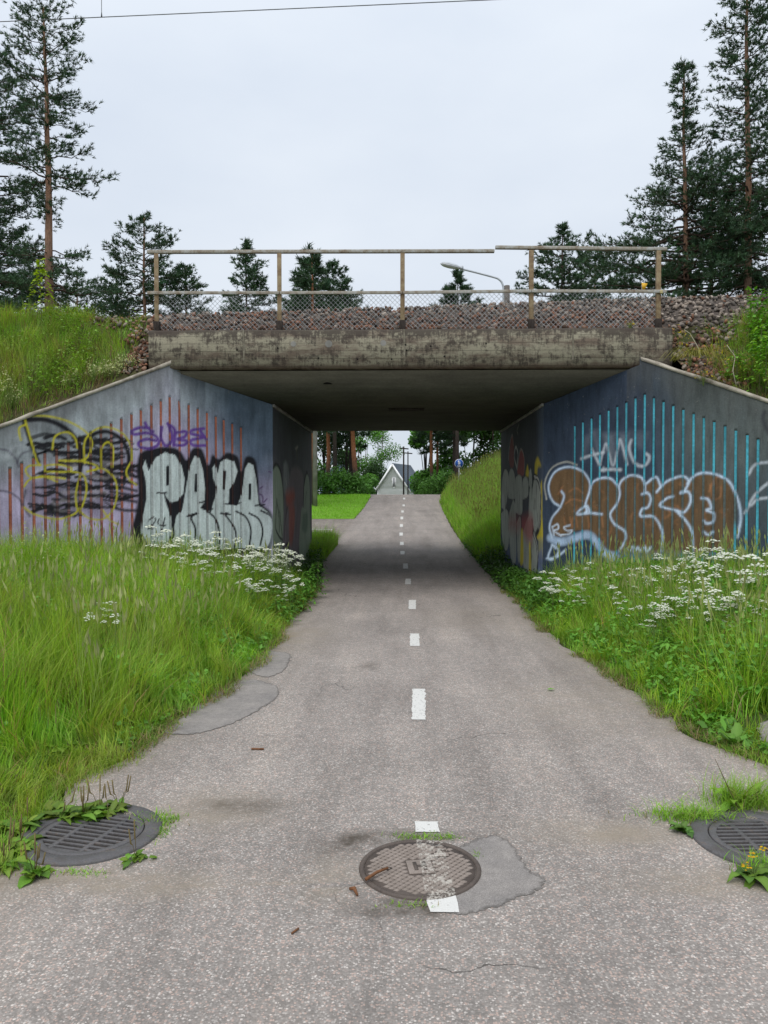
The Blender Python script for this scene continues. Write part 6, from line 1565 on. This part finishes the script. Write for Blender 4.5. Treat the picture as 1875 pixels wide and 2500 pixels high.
# poles beyond the crest
for k, (px, ptop, wpx, Yp, lb) in enumerate([(985.5,1090,4.2,47,'dark wooden utility pole in front of the white gabled house'),(996,1102,3.2,52,'thinner dark pole just right of the utility pole')]):
    pt = at(px, ptop, Yp); pb_ = at(px, 1206, Yp); o = empty('utility_pole', (pb_[0], Yp, float(G(pb_[0], Yp)))); tag(o, lb, 'pole'); iv = Matrix.Translation(Vector(o.location)).inverted()
    MB().tube([(pb_[0], Yp, -.5), tuple(pt)], [wpx*Yp/1875*.55, wpx*Yp/1875*.45], 10).build('pole', M['bark_dark'], o).matrix_parent_inverse = iv
    MB().beam((pt[0]-.25, Yp, pt[2]-.1), (pt[0]+.3, Yp, pt[2]-.15), .06, .07).build('crossarm', M['bark_dark'], o).matrix_parent_inverse = iv
pt = at(769, 1130, 33.5); o = MB().tube([(pt[0], 33.5, .6), (pt[0], 33.5, 5), (pt[0]+.02, 33.5, 8.0)], [.105,.10,.09], 14).build('concrete_post', M['plain_concrete'], smooth=True)
tag(o, 'pale grey lamp post beside a pine trunk left of the lawn', 'post')

# ------------------------------------------------------------------ houses
M['board'] = simple('white_boards', (.84,.845,.85), (.79,.80,.81), 3, .7, .3); M['trim'] = simple('white_trim', (.88,.88,.88), (.84,.84,.84), 3, .6, .3)
def metal_roof():
    m, t, p = mat('dark_metal_roof', .45, .4); v = opos(t)
    t.links.new(mix(t, noise(t, v, 4), (.045,.065,.085), (.065,.09,.115)), p.inputs['Base Color']); return m
M['roof'] = metal_roof(); M['pane'] = simple('window_glass', (.10,.11,.12), (.05,.055,.06), 3, .15, .6); M['bluewall'] = simple('pale_blue_wall', (.42,.52,.68), (.36,.46,.62), 3, .8, .2)
def gable_house(loc, rz, W, Hw, Hr, L, wallm, label, name='house', zb=-4, boards=True, win=True):
    """gable faces -Y of its own frame; Hw eaves height, Hr ridge height"""
    o = empty(name, loc, rz); tag(o, label, 'house')
    b_ = MB()
    # clapboard gable: each course leans out a little
    z_ = Hw*0 + zb; st = .14
    while z_ < Hr - .05:
        z1 = min(z_ + st, Hr - .02)
        def hw(z): return W/2 if z < Hw else max(.02, W/2*(Hr - z)/(Hr - Hw))
        b_.add([(-hw(z_), -.022, z_), (hw(z_), -.022, z_), (hw(z1), 0, z1), (-hw(z1), 0, z1), (-hw(z_), 0, z_), (hw(z_), 0, z_)], [(0,1,2,3),(4,5,1,0)]); z_ = z1
    b_.add([(W/2, 0, zb), (W/2, L, zb), (W/2, L, Hw), (W/2, 0, Hw), (-W/2, 0, zb), (-W/2, L, zb), (-W/2, L, Hw), (-W/2, 0, Hw), (0, L, Hr)], [(0,1,2,3),(7,6,5,4),(1,5,6,2)], [(2,6,8)])
    b_.build('wall', wallm, o)
    ov = .28; sl2 = (Hr - Hw)/(W/2); e = W/2 + ov; ze = Hw - ov*sl2
    for s_ in (-1, 1):
        V = [(0, -.25, Hr+.03), (0, L+.25, Hr+.03), (s_*e, L+.25, ze), (s_*e, -.25, ze)]; V += [(x_, y_, z_+.07) for x_, y_, z_ in V]
        q = [(0,1,2,3),(4,7,6,5),(0,4,5,1),(1,5,6,2),(2,6,7,3),(3,7,4,0)]; rf = MB().add(V, q).build('roof', M['roof'], o)
        sm = MB()
        for yy in np.arange(0, L+.2, .5): sm.beam((0, yy, Hr+.115), (s_*e, yy, ze+.085), .03, .035)
        sm.build('roof_seam', M['roof'], rf)
        MB().beam((0, -.30, Hr-.04), (s_*e, -.30, ze-.04), .05, .20).build('bargeboard', M['trim'], o)
    MB().box((-W/2-.01, -.05, zb), (-W/2+.09, -.024, Hw-.1)).build('corner_board', M['trim'], o); MB().box((W/2-.09, -.05, zb), (W/2+.01, -.024, Hw-.1)).build('corner_board', M['trim'], o)
    return o
def window(o, cx, z0, w_, h_, y_=-.03):
    wn = MB(); t_ = .07
    for bx_ in ((cx-w_/2-t_, z0-t_, cx-w_/2, z0+h_+t_), (cx+w_/2, z0-t_, cx+w_/2+t_, z0+h_+t_), (cx-w_/2-.001, z0+h_, cx+w_/2+.001, z0+h_+t_), (cx-w_/2-.001, z0-t_, cx+w_/2+.001, z0), (cx-.025, z0, cx+.025, z0+h_)): wn.box((bx_[0], y_-.05, bx_[1]), (bx_[2], y_, bx_[3]))
    f_ = wn.build('window', M['trim'], o)
    MB().box((cx-w_/2, y_-.02, z0), (cx+w_/2, y_-.004, z0+h_)).build('pane', M['pane'], f_)
YH = 88.0; sc_ = YH/1875; pc = at(959.5, 1206, YH)
W_ = 76*sc_*1.06
h1 = gable_house((pc[0], YH, pc[2]), R(-18), W_, 14*sc_, 73*sc_, 6.5, M['board'], 'small white clapboard gabled house beyond the crest of the path', zb=-3.2)
window(h1, .15, 17*sc_, .30, 21*sc_)
YB = 96.0; pc = at(828, 1206, YB); sb = YB/1875
h2 = gable_house((pc[0], YB, pc[2]), R(14), 100*sb, 25*sb, 92*sb, 8, M['bluewall'], 'pale blue house half hidden behind the pines left of the lawn', zb=-3)
for cx in (-1.35, -.35, 1.2): window(h2, cx, 16*sb, .7, 18*sb)

# ------------------------------------------------------------------ trees
def needle_mesh(Pt, Dr, size, r, k=9, width=.02, col=(.038,.078,.04)):
    n = len(Pt); d_ = Dr/(np.linalg.norm(Dr, axis=1)[:, None]+1e-9)
    e = r.normal(0, 1, (n, k, 3)); e /= np.linalg.norm(e, axis=2)[:, :, None]
    nd = e*.85 + d_[:, None]*.75 + np.array([0, 0, .25]); nd /= np.linalg.norm(nd, axis=2)[:, :, None]
    L = (size[:, None]*r.uniform(.7, 1.2, (n, k)))[:, :, None]
    side = np.cross(nd, r.normal(0, 1, (n, k, 3))); side /= np.linalg.norm(side, axis=2)[:, :, None]+1e-9
    p0 = Pt[:, None] + d_[:, None]*(r.uniform(-.5, .5, (n, k))[:, :, None])*size[:, None, None]*.8
    V = np.stack([p0 - side*width*.5, p0 + side*width*.5, p0 + nd*L], 2).reshape(-1, 3)
    T = np.arange(len(V)).reshape(-1, 3)
    br = r.uniform(.65, 1.35, n); C = np.array(col)[None]*br[:, None]; C = C*(1 + r.normal(0, .08, (n, 3))); C = np.repeat(np.clip(C, .005, 1), k*3, 0)
    return V, T, C
def pine(name, base, H, prof, label, sd, tr=.17, n_br=80, tw=6.0, tuft=.17, nd=9, width=.02, lean=(0, 0), t0=.3, bark_m='bark_near', col=(.050,.098,.048), droop=.25, group=None, gaps=(), up_tip=.35, dense=1.0, below=True, sp=.07, depth=None):
    if depth: t0 = max(t0, 1 - depth/H)
    if below: prof = sorted([(max(0., 1 - d_/H), r_) for d_, r_ in prof]); n_br = int((1-t0)*H/sp)
    r = np.random.default_rng(sd); base = np.array(base, float)
    root = empty(name, tuple(base)); tag(root, label, 'tree', group)
    m_ = 14; t = np.linspace(0, 1, m_); wob_ = np.cumsum(r.normal(0, .012, (m_, 2)), 0)*H*.35*.35
    tp = np.stack([lean[0]*t*H + wob_[:, 0], lean[1]*t*H + wob_[:, 1], t*H], 1); tp[0, :2] = 0
    rad = tr*(1 - .9*t**1.1) + .008; rad[0] *= 1.2
    b_ = MB().tube(tp, rad, 10); 
    def trunk(tt): return np.array([np.interp(tt, t, tp[:, i]) for i in range(3)])
    pt = np.array(prof, float)
    br = MB(); Pt, Dr = [], []
    for k in range(n_br):
        tt = t0 + (1-t0)*min(.985, ((k+r.random())/n_br)**.9)
        R0 = np.interp(tt, pt[:, 0], pt[:, 1])
        if R0 < .03: continue
        if any(g0 < tt < g1 and r.random() < pr for g0, g1, pr in gaps): continue
        L = R0*r.uniform(.62, 1.15); a = k*2.399 + r.normal(0, .5)
        rel = (tt - t0)/(1-t0); el = -.12 + .62*rel**1.3 + r.normal(0, .16)
        p0 = trunk(tt); h = np.array([math.cos(a), math.sin(a), 0])
        s_ = np.linspace(0, 1, 7)
        zc = L*(math.tan(np.clip(el, -.5, 1.0))*s_ - droop*(1-rel)*s_**1.3 + up_tip*s_**3*.5)
        lat = np.cross(h, [0, 0, 1]); cv = r.normal(0, .18)
        pts = p0 + h[None]*(L*s_)[:, None] + lat[None]*(cv*L*s_**2)[:, None]; pts[:, 2] += zc
        pts[1:-1] += r.normal(0, .03*L, (5, 3))
        br.tube(pts, np.linspace(max(.010, .022*L*(1-.3*rel)), .004, 7), 4, False)
        nt_ = max(4, int(L*tw*dense*1.35 + 2))
        for j in range(nt_):
            u = .30 + .70*((j + r.random())/nt_)**.8; q = np.array([np.interp(u, s_, pts[:, i]) for i in range(3)])
            sd__ = 1 if r.random() < .5 else -1; an = r.uniform(.4, 1.15)*sd__
            dv = h*math.cos(an) + lat*math.sin(an) + np.array([0, 0, r.normal(.22, .25)]); dv /= np.linalg.norm(dv)
            tl = (.18 + .38*L*(1-.62*u)*r.uniform(.4, 1.0)); tl = min(tl, 1.0)
            nf = max(2, int(tl/(tuft*.85)))
            for f_ in range(nf):
                w_ = (f_+.6)/nf; Pt.append(q + dv*tl*w_ + np.array([0, 0, .12*tl*w_*w_]) + r.normal(0, .04, 3)); Dr.append(dv + np.array([0, 0, .3*w_]))
            if tl > .35: br.tube([q, q + dv*tl*.9], [.007, .003], 3, False)
        Pt.append(pts[-1]); Dr.append(pts[-1]-pts[-2])
    for f_ in range(5): Pt.append(trunk(1) - np.array([0, 0, .12*f_])); Dr.append(np.array([0, 0, 1.0]))
    b_.build('trunk', M[bark_m], root, smooth=True)
    br.build('branches', M['bark_dark'], root)['kind'] = 'stuff'
    Pt = np.array(Pt); Dr = np.array(Dr)
    V, T, C = needle_mesh(Pt, Dr, np.full(len(Pt), tuft)*r.uniform(.75, 1.2, len(Pt)), r, int(nd*1.3), width*1.5, col)
    link('crown', mesh_np('crown', V, None, T, C), M['needle'], root)
    return root
def tree_px(px, ptop, Yd, gz=None):
    """base point and height of a tree whose top reaches the given photo pixel"""
    p = at(px*S, ptop*S, Yd); g = float(P(Yd)) if gz is None else gz
    return (p[0], Yd, g - .1), p[2] - g + .1
# silhouettes: (metres below the tip, crown radius)
PINES = [
 (94, 22, 25, [(0,.25),(.27,.75),(1.2,1.1),(2.7,1.4),(3.6,1.2),(4.5,.95),(5.3,1.75),(5.9,.9),(6.2,.25),(6.6,.2),(7.2,1.1),(8.1,1.6),(8.8,1.9),(11,1.9)], 'tall pine with bare reddish trunk at the left edge', 11, dict(tr=.21, depth=11, tw=5.5, tuft=.13, nd=9, droop=.35, sp=0.076, width=.017, gaps=((.55,.60,.9),))),
 (-40, 105, 27, [(0,.3),(1.5,1.5),(3,2.0),(5,2.2),(6.2,1.2),(7,2.0),(11,2.4)], 'pine cut by the left frame edge behind the tall pine', 12, dict(tr=.2, depth=11, tw=5.5, tuft=.14, nd=8, droop=.35, sp=0.080, width=.018)),
 (-15, 455, 29, [(0,.3),(1.2,1.3),(3,2.1),(6,2.2)], 'lower bushy pine at the left frame edge', 13, dict(tr=.14, depth=6, tw=6, tuft=.15, nd=8, sp=0.072)),
 (165, 590, 30, [(0,.3),(1,1.0),(2,1.4),(5,1.6)], 'low bushy pine right of the tall pine trunk', 14, dict(tr=.1, depth=5, tw=5, tuft=.15, nd=7, sp=0.088)),
 (310, 470, 33, [(0,.08),(.5,.5),(.9,.85),(1.7,1.45),(2.5,1.75),(3.3,1.95),(6,2.1)], 'rounded pine behind the left end of the railing', 15, dict(tr=.15, depth=6, tw=5.5, tuft=.16, nd=8, width=.022, sp=0.076)),
 (402, 578, 34, [(0,.1),(.4,.45),(1,.85),(2,1.2),(4,1.5)], 'small dense pine just right of the first railing post', 16, dict(tr=.1, depth=4.5, tw=7, tuft=.16, nd=9, width=.024, sp=0.064)),
 (255, 590, 35, [(0,.1),(.6,.55),(1.5,1.1),(3,1.7),(5,2.0)], 'dark low pine left of the railing end', 17, dict(tr=.1, depth=5, tw=6, tuft=.17, nd=8, width=.024, sp=0.072)),
 (527, 523, 38, [(0,.04),(.5,.12),(.8,.38),(1.15,.66),(1.7,.85),(2.4,1.2),(3.5,1.45),(5,1.7)], 'narrow young pine behind the railing, its leader above the top rail', 18, dict(tr=.12, depth=5.5, tw=7, tuft=.17, nd=8, width=.026, sp=0.064, bark_m='bark_dark')),
 (664, 560, 40, [(0,.04),(.3,.14),(1,.58),(2,1.1),(3,1.6),(5,2.0)], 'conical young pine left of its twin behind the railing', 19, dict(tr=.12, depth=5, tw=7, tuft=.18, nd=8, width=.028, sp=0.064, bark_m='bark_dark')),
 (722, 568, 40.5, [(0,.05),(.5,.36),(1.25,.85),(2,1.35),(2.7,1.7),(5,2.1)], 'broader young pine right of its twin behind the railing', 20, dict(tr=.12, depth=5, tw=7, tuft=.18, nd=8, width=.028, sp=0.064, bark_m='bark_dark')),
 (990, 586, 43, [(0,.03),(.5,.09),(.75,.24),(1.15,.55),(1.65,.95),(2.3,1.3),(5,2.0)], 'small pointed pine below the street lamp', 21, dict(tr=.12, depth=5, tw=8, tuft=.18, nd=9, width=.03, sp=0.056, bark_m='bark_dark')),
 (1212, 487, 36, [(0,.04),(.6,.14),(.95,.4),(1.6,1.15),(2.45,1.7),(3.5,2.1),(5,2.3)], 'bushy young pine right of the fourth railing bay', 22, dict(tr=.13, depth=5.5, tw=6.5, tuft=.17, nd=8, width=.025, sp=0.064, bark_m='bark_dark')),
 (1285, 560, 38, [(0,.1),(.6,.8),(1.5,1.6),(3,2.2),(5,2.4)], 'low spreading pine behind the last railing bay', 23, dict(tr=.12, depth=5, tw=6, tuft=.17, nd=8, width=.025, sp=0.072)),
 (1480, 138, 27, [(0,.05),(.5,.25),(1.2,.42),(2,.38),(2.7,.5),(3.2,.95),(3.6,.7),(4.3,1.35),(5.1,2.0),(5.9,2.7),(6.9,3.1),(8.5,2.8)], 'slender pointed pine behind the right end of the railing', 24, dict(tr=.16, depth=9, tw=5.5, tuft=.14, nd=9, width=.019, sp=0.060, up_tip=.5, droop=.32)),
 (1533, 340, 27.8, [(0,.3),(1,1.0),(2,1.4),(5,1.8),(7,1.6)], 'shorter dark pine between the pointed pine and the tallest pine', 25, dict(tr=.13, depth=6.5, tw=5.5, tuft=.14, nd=8, width=.019, sp=0.076)),
 (1618, -130, 25.5, [(0,.2),(1,.6),(2,.8),(3.4,1.15),(4.4,.85),(5.5,1.1),(6.5,.9),(7.5,1.5),(9,1.7),(12,1.8)], 'tallest pine at the right frame edge reaching past the top', 26, dict(tr=.17, depth=11.5, tw=6, tuft=.13, nd=9, width=.018, sp=0.064)),
 (1690, 240, 28, [(0,.3),(1.5,1.2),(4,1.9),(8,2.1)], 'dark pine cut by the right frame edge', 27, dict(tr=.16, depth=8, tw=5.5, tuft=.14, nd=8, width=.019, sp=0.080)),
]
for px, top, Yd, pr, lb, sd, kw in PINES:
    B, H = tree_px(px, top, Yd)
    pine('pine_tree', B, H, pr, lb, sd, **dict(dict(t0=.05), **kw))
# trunks seen through the underpass
for k, (px, Yd, ht, lean, tr, sd, bm_, lb) in enumerate(((760.5, 34, 13, (0, 0), .14, 31, 'bark_far', 'pine trunk beside the pale lamp post left of the lawn'), (801, 44, 12.5, (.004, 0), .125, 32, 'bark_far', 'straight orange pine trunk behind the lawn shrubs'), (872, 43, 13.0, (-.075, 0), .15, 33, 'bark_far', 'leaning orange pine trunk behind the lawn'), (857, 46, 12, (-.005, 0), .17, 34, 'bark_dark', 'dark straight trunk behind the leaning pine'), (1053, 48, 13, (-.004, 0), .12, 35, 'bark_far', 'brown pine trunk right of the utility poles'), (1068, 50, 12.5, (.0, 0), .09, 36, 'bark_far', 'thin brown pine trunk right of its thicker neighbour'), (1111, 46, 12, (0, 0), .16, 37, 'bark_dark', 'dark grey trunk behind the blue round sign'))):
    p = at(px, 1200, Yd)
    pine('pine_tree', (p[0], Yd, float(G(p[0], Yd)) - .1), ht*.86, [(.3, .7), (.4, 1.5), (.6, 1.9), (.85, 1.1), (1, .2)], lb, sd, tr=tr, n_br=56, t0=.31, lean=lean, tw=5, tuft=.26, nd=8, width=.036, bark_m=bm_, col=(.042,.085,.04), below=False)
# broad-leaved trees and shrubs
def leafy(name, base, H, rad, n, col, label, sd, size=(.10, .2), trunk_h=.35, cat='tree', squash=.9, lobes=9, trk=.09):
    r = np.random.default_rng(sd); root = empty(name, base); tag(root, label, cat)
    b_ = MB(); pts = np.array([(0, 0, -.2), (r.normal(0, .05), r.normal(0, .05), H*trunk_h), (r.normal(0, .1), r.normal(0, .1), H*.8)]); b_.tube(pts, [trk, trk*.75, trk*.25], 8)
    cs = []
    for k in range(lobes):
        a = r.uniform(0, 6.28); q = rad*math.sqrt(r.random())*.7; z_ = H*(trunk_h + (1-trunk_h)*r.uniform(.05, .85)); cs.append((q*math.cos(a), q*math.sin(a), z_, rad*r.uniform(.32, .55)))
        b_.tube([(0, 0, H*trunk_h*r.uniform(.6, 1.0)), (q*math.cos(a)*.5, q*math.sin(a)*.5, z_*.8), (q*math.cos(a), q*math.sin(a), z_)], [trk*.4, trk*.25, .01], 5, False)
    b_.build('trunk', M['bark_dark'], root)
    cs = np.array(cs); i = r.integers(0, lobes, n); e = r.normal(0, 1, (n, 3)); e /= np.linalg.norm(e, axis=1)[:, None]; e *= (r.random(n)**.45)[:, None]
    P0 = cs[i, :3] + e*cs[i, 3][:, None]*np.array([1, 1, squash]); P0[:, 2] = np.maximum(P0[:, 2], .05)
    nv = e + r.normal(0, .7, (n, 3)) + np.array([0, 0, .5]); nv /= np.linalg.norm(nv, axis=1)[:, None]; u = np.cross(nv, r.normal(0, 1, (n, 3))); u /= np.linalg.norm(u, axis=1)[:, None]; v = np.cross(nv, u)
    s_ = r.uniform(*size, n)[:, None]*.5
    V = np.stack([P0 - u*s_, P0 - v*s_*.7, P0 + u*s_, P0 + v*s_*.7], 1).reshape(-1, 3); Q = np.arange(4*n).reshape(-1, 4)
    lb_ = r.uniform(.7, 1.3, lobes)[i]; C = np.repeat(np.array(col)[None]*(lb_*r.uniform(.7, 1.3, n))[:, None], 4, 0)
    link('crown', mesh_np('crown', V, Q, None, C), M['leaf'], root); return root
def lf(px, Yd, H, rad, n, col, label, sd, dz=0, **kw):
    p = at(px, 1200, Yd); return leafy(kw.pop('name', 'broadleaf_tree'), (p[0], Yd, float(G(p[0], Yd)) + dz), H, rad, n, col, label, sd, **kw)
lf(932, 104, 15.0, 3.4, 5200, (.12,.30,.035), 'light green tree behind the white gabled house', 801, 1.0, size=(.14,.28), trunk_h=.25)
lf(1040, 54, 7.0, 1.9, 5200, (.13,.34,.04), 'bright green maple right of the utility poles', 802, .4, size=(.14,.28), trunk_h=.1)
lf(1085, 56, 6.5, 2.2, 5000, (.075,.19,.03), 'dark green tree behind the brown pine trunks', 803, 0, size=(.14,.28), trunk_h=.1)
lf(1150, 52, 7.5, 2.6, 6500, (.06,.15,.026), 'dark leafy tree behind the blue round sign', 804, 0, size=(.13,.26), trunk_h=.06)
lf(1205, 50, 7.5, 2.4, 6000, (.06,.15,.026), 'dark leafy tree at the right tunnel edge', 805, 0, size=(.13,.26), trunk_h=.06)
lf(1260, 47, 7.5, 2.6, 5000, (.04,.105,.02), 'leafy tree hidden partly by the right tunnel wall', 806, 0, size=(.13,.26), trunk_h=.06)
lf(878, 62, 6.0, 1.6, 4600, (.08,.2,.03), 'mid green tree left of the white gabled house', 807, .6, size=(.14,.28), trunk_h=.08)
lf(893, 100, 14, 3.2, 4200, (.04,.09,.026), 'tall dark tree behind the leaning pine', 808, .4, size=(.16,.3), trunk_h=.2)
lf(790, 47, 6.5, 2.2, 2600, (.04,.085,.028), 'thin dark tree before the pale blue house', 809, 0, size=(.12,.24), trunk_h=.35)
lf(845, 52, 7.5, 2.2, 3000, (.04,.085,.028), 'dark tree between the pine trunks left of the house', 810, 0, size=(.12,.24), trunk_h=.3)
for k, (px, Yd, H, rad, lb) in enumerate([(790, 40.6, 1.5, 1.3, 'low green shrub at the lawn edge by the pale post'), (835, 40.8, 1.25, 1.2, 'low green shrub under the orange pine trunk'), (870, 41.2, 1.05, 1.0, 'low green shrub at the foot of the leaning pine'), (745, 39.5, 1.8, 1.4, 'green shrub behind the left tunnel wall edge'), (897, 60, 2.6, 1.0, 'rounded green shrub left of the gabled house'), (1075, 44, 1.3, 1.2, 'low green shrub right of the crest'), (1030, 46, 1.0, 1.0, 'low green shrub in front of the maple')]):
    lf(px, Yd, H, rad, 2600, (.075,.19,.03), lb, 820+k, 0, size=(.07,.15), trunk_h=.05, cat='shrub', name='shrub', lobes=8, trk=.04)
# far wood closing the horizon
r = np.random.default_rng(5); n = 11000
xx = r.uniform(-120, 120, n); yy = r.uniform(118, 135, n); hh = 3.2 + 3.0*vnoise(np.stack([xx, np.zeros(n)], 1), .08, 3); zz = -1.2 + r.random(n)**.8*hh
s_ = r.uniform(.35, .9, n)[:, None]; e = r.normal(0, 1, (n, 3)); e /= np.linalg.norm(e, axis=1)[:, None]; f_ = np.cross(e, r.normal(0, 1, (n, 3))); f_ /= np.linalg.norm(f_, axis=1)[:, None]
P0 = np.stack([xx, yy, zz], 1); V = np.stack([P0 - e*s_, P0 - f_*s_, P0 + e*s_, P0 + f_*s_], 1).reshape(-1, 3)
tag(link('far_wood', mesh_np('far_wood', V, np.arange(4*n).reshape(-1, 4), None, np.repeat(np.array([.035,.075,.028])*r.uniform(.6, 1.4, n)[:, None], 4, 0)), M['leaf']), 'far dark wood closing the view beyond the houses', 'wood', kind='stuff')
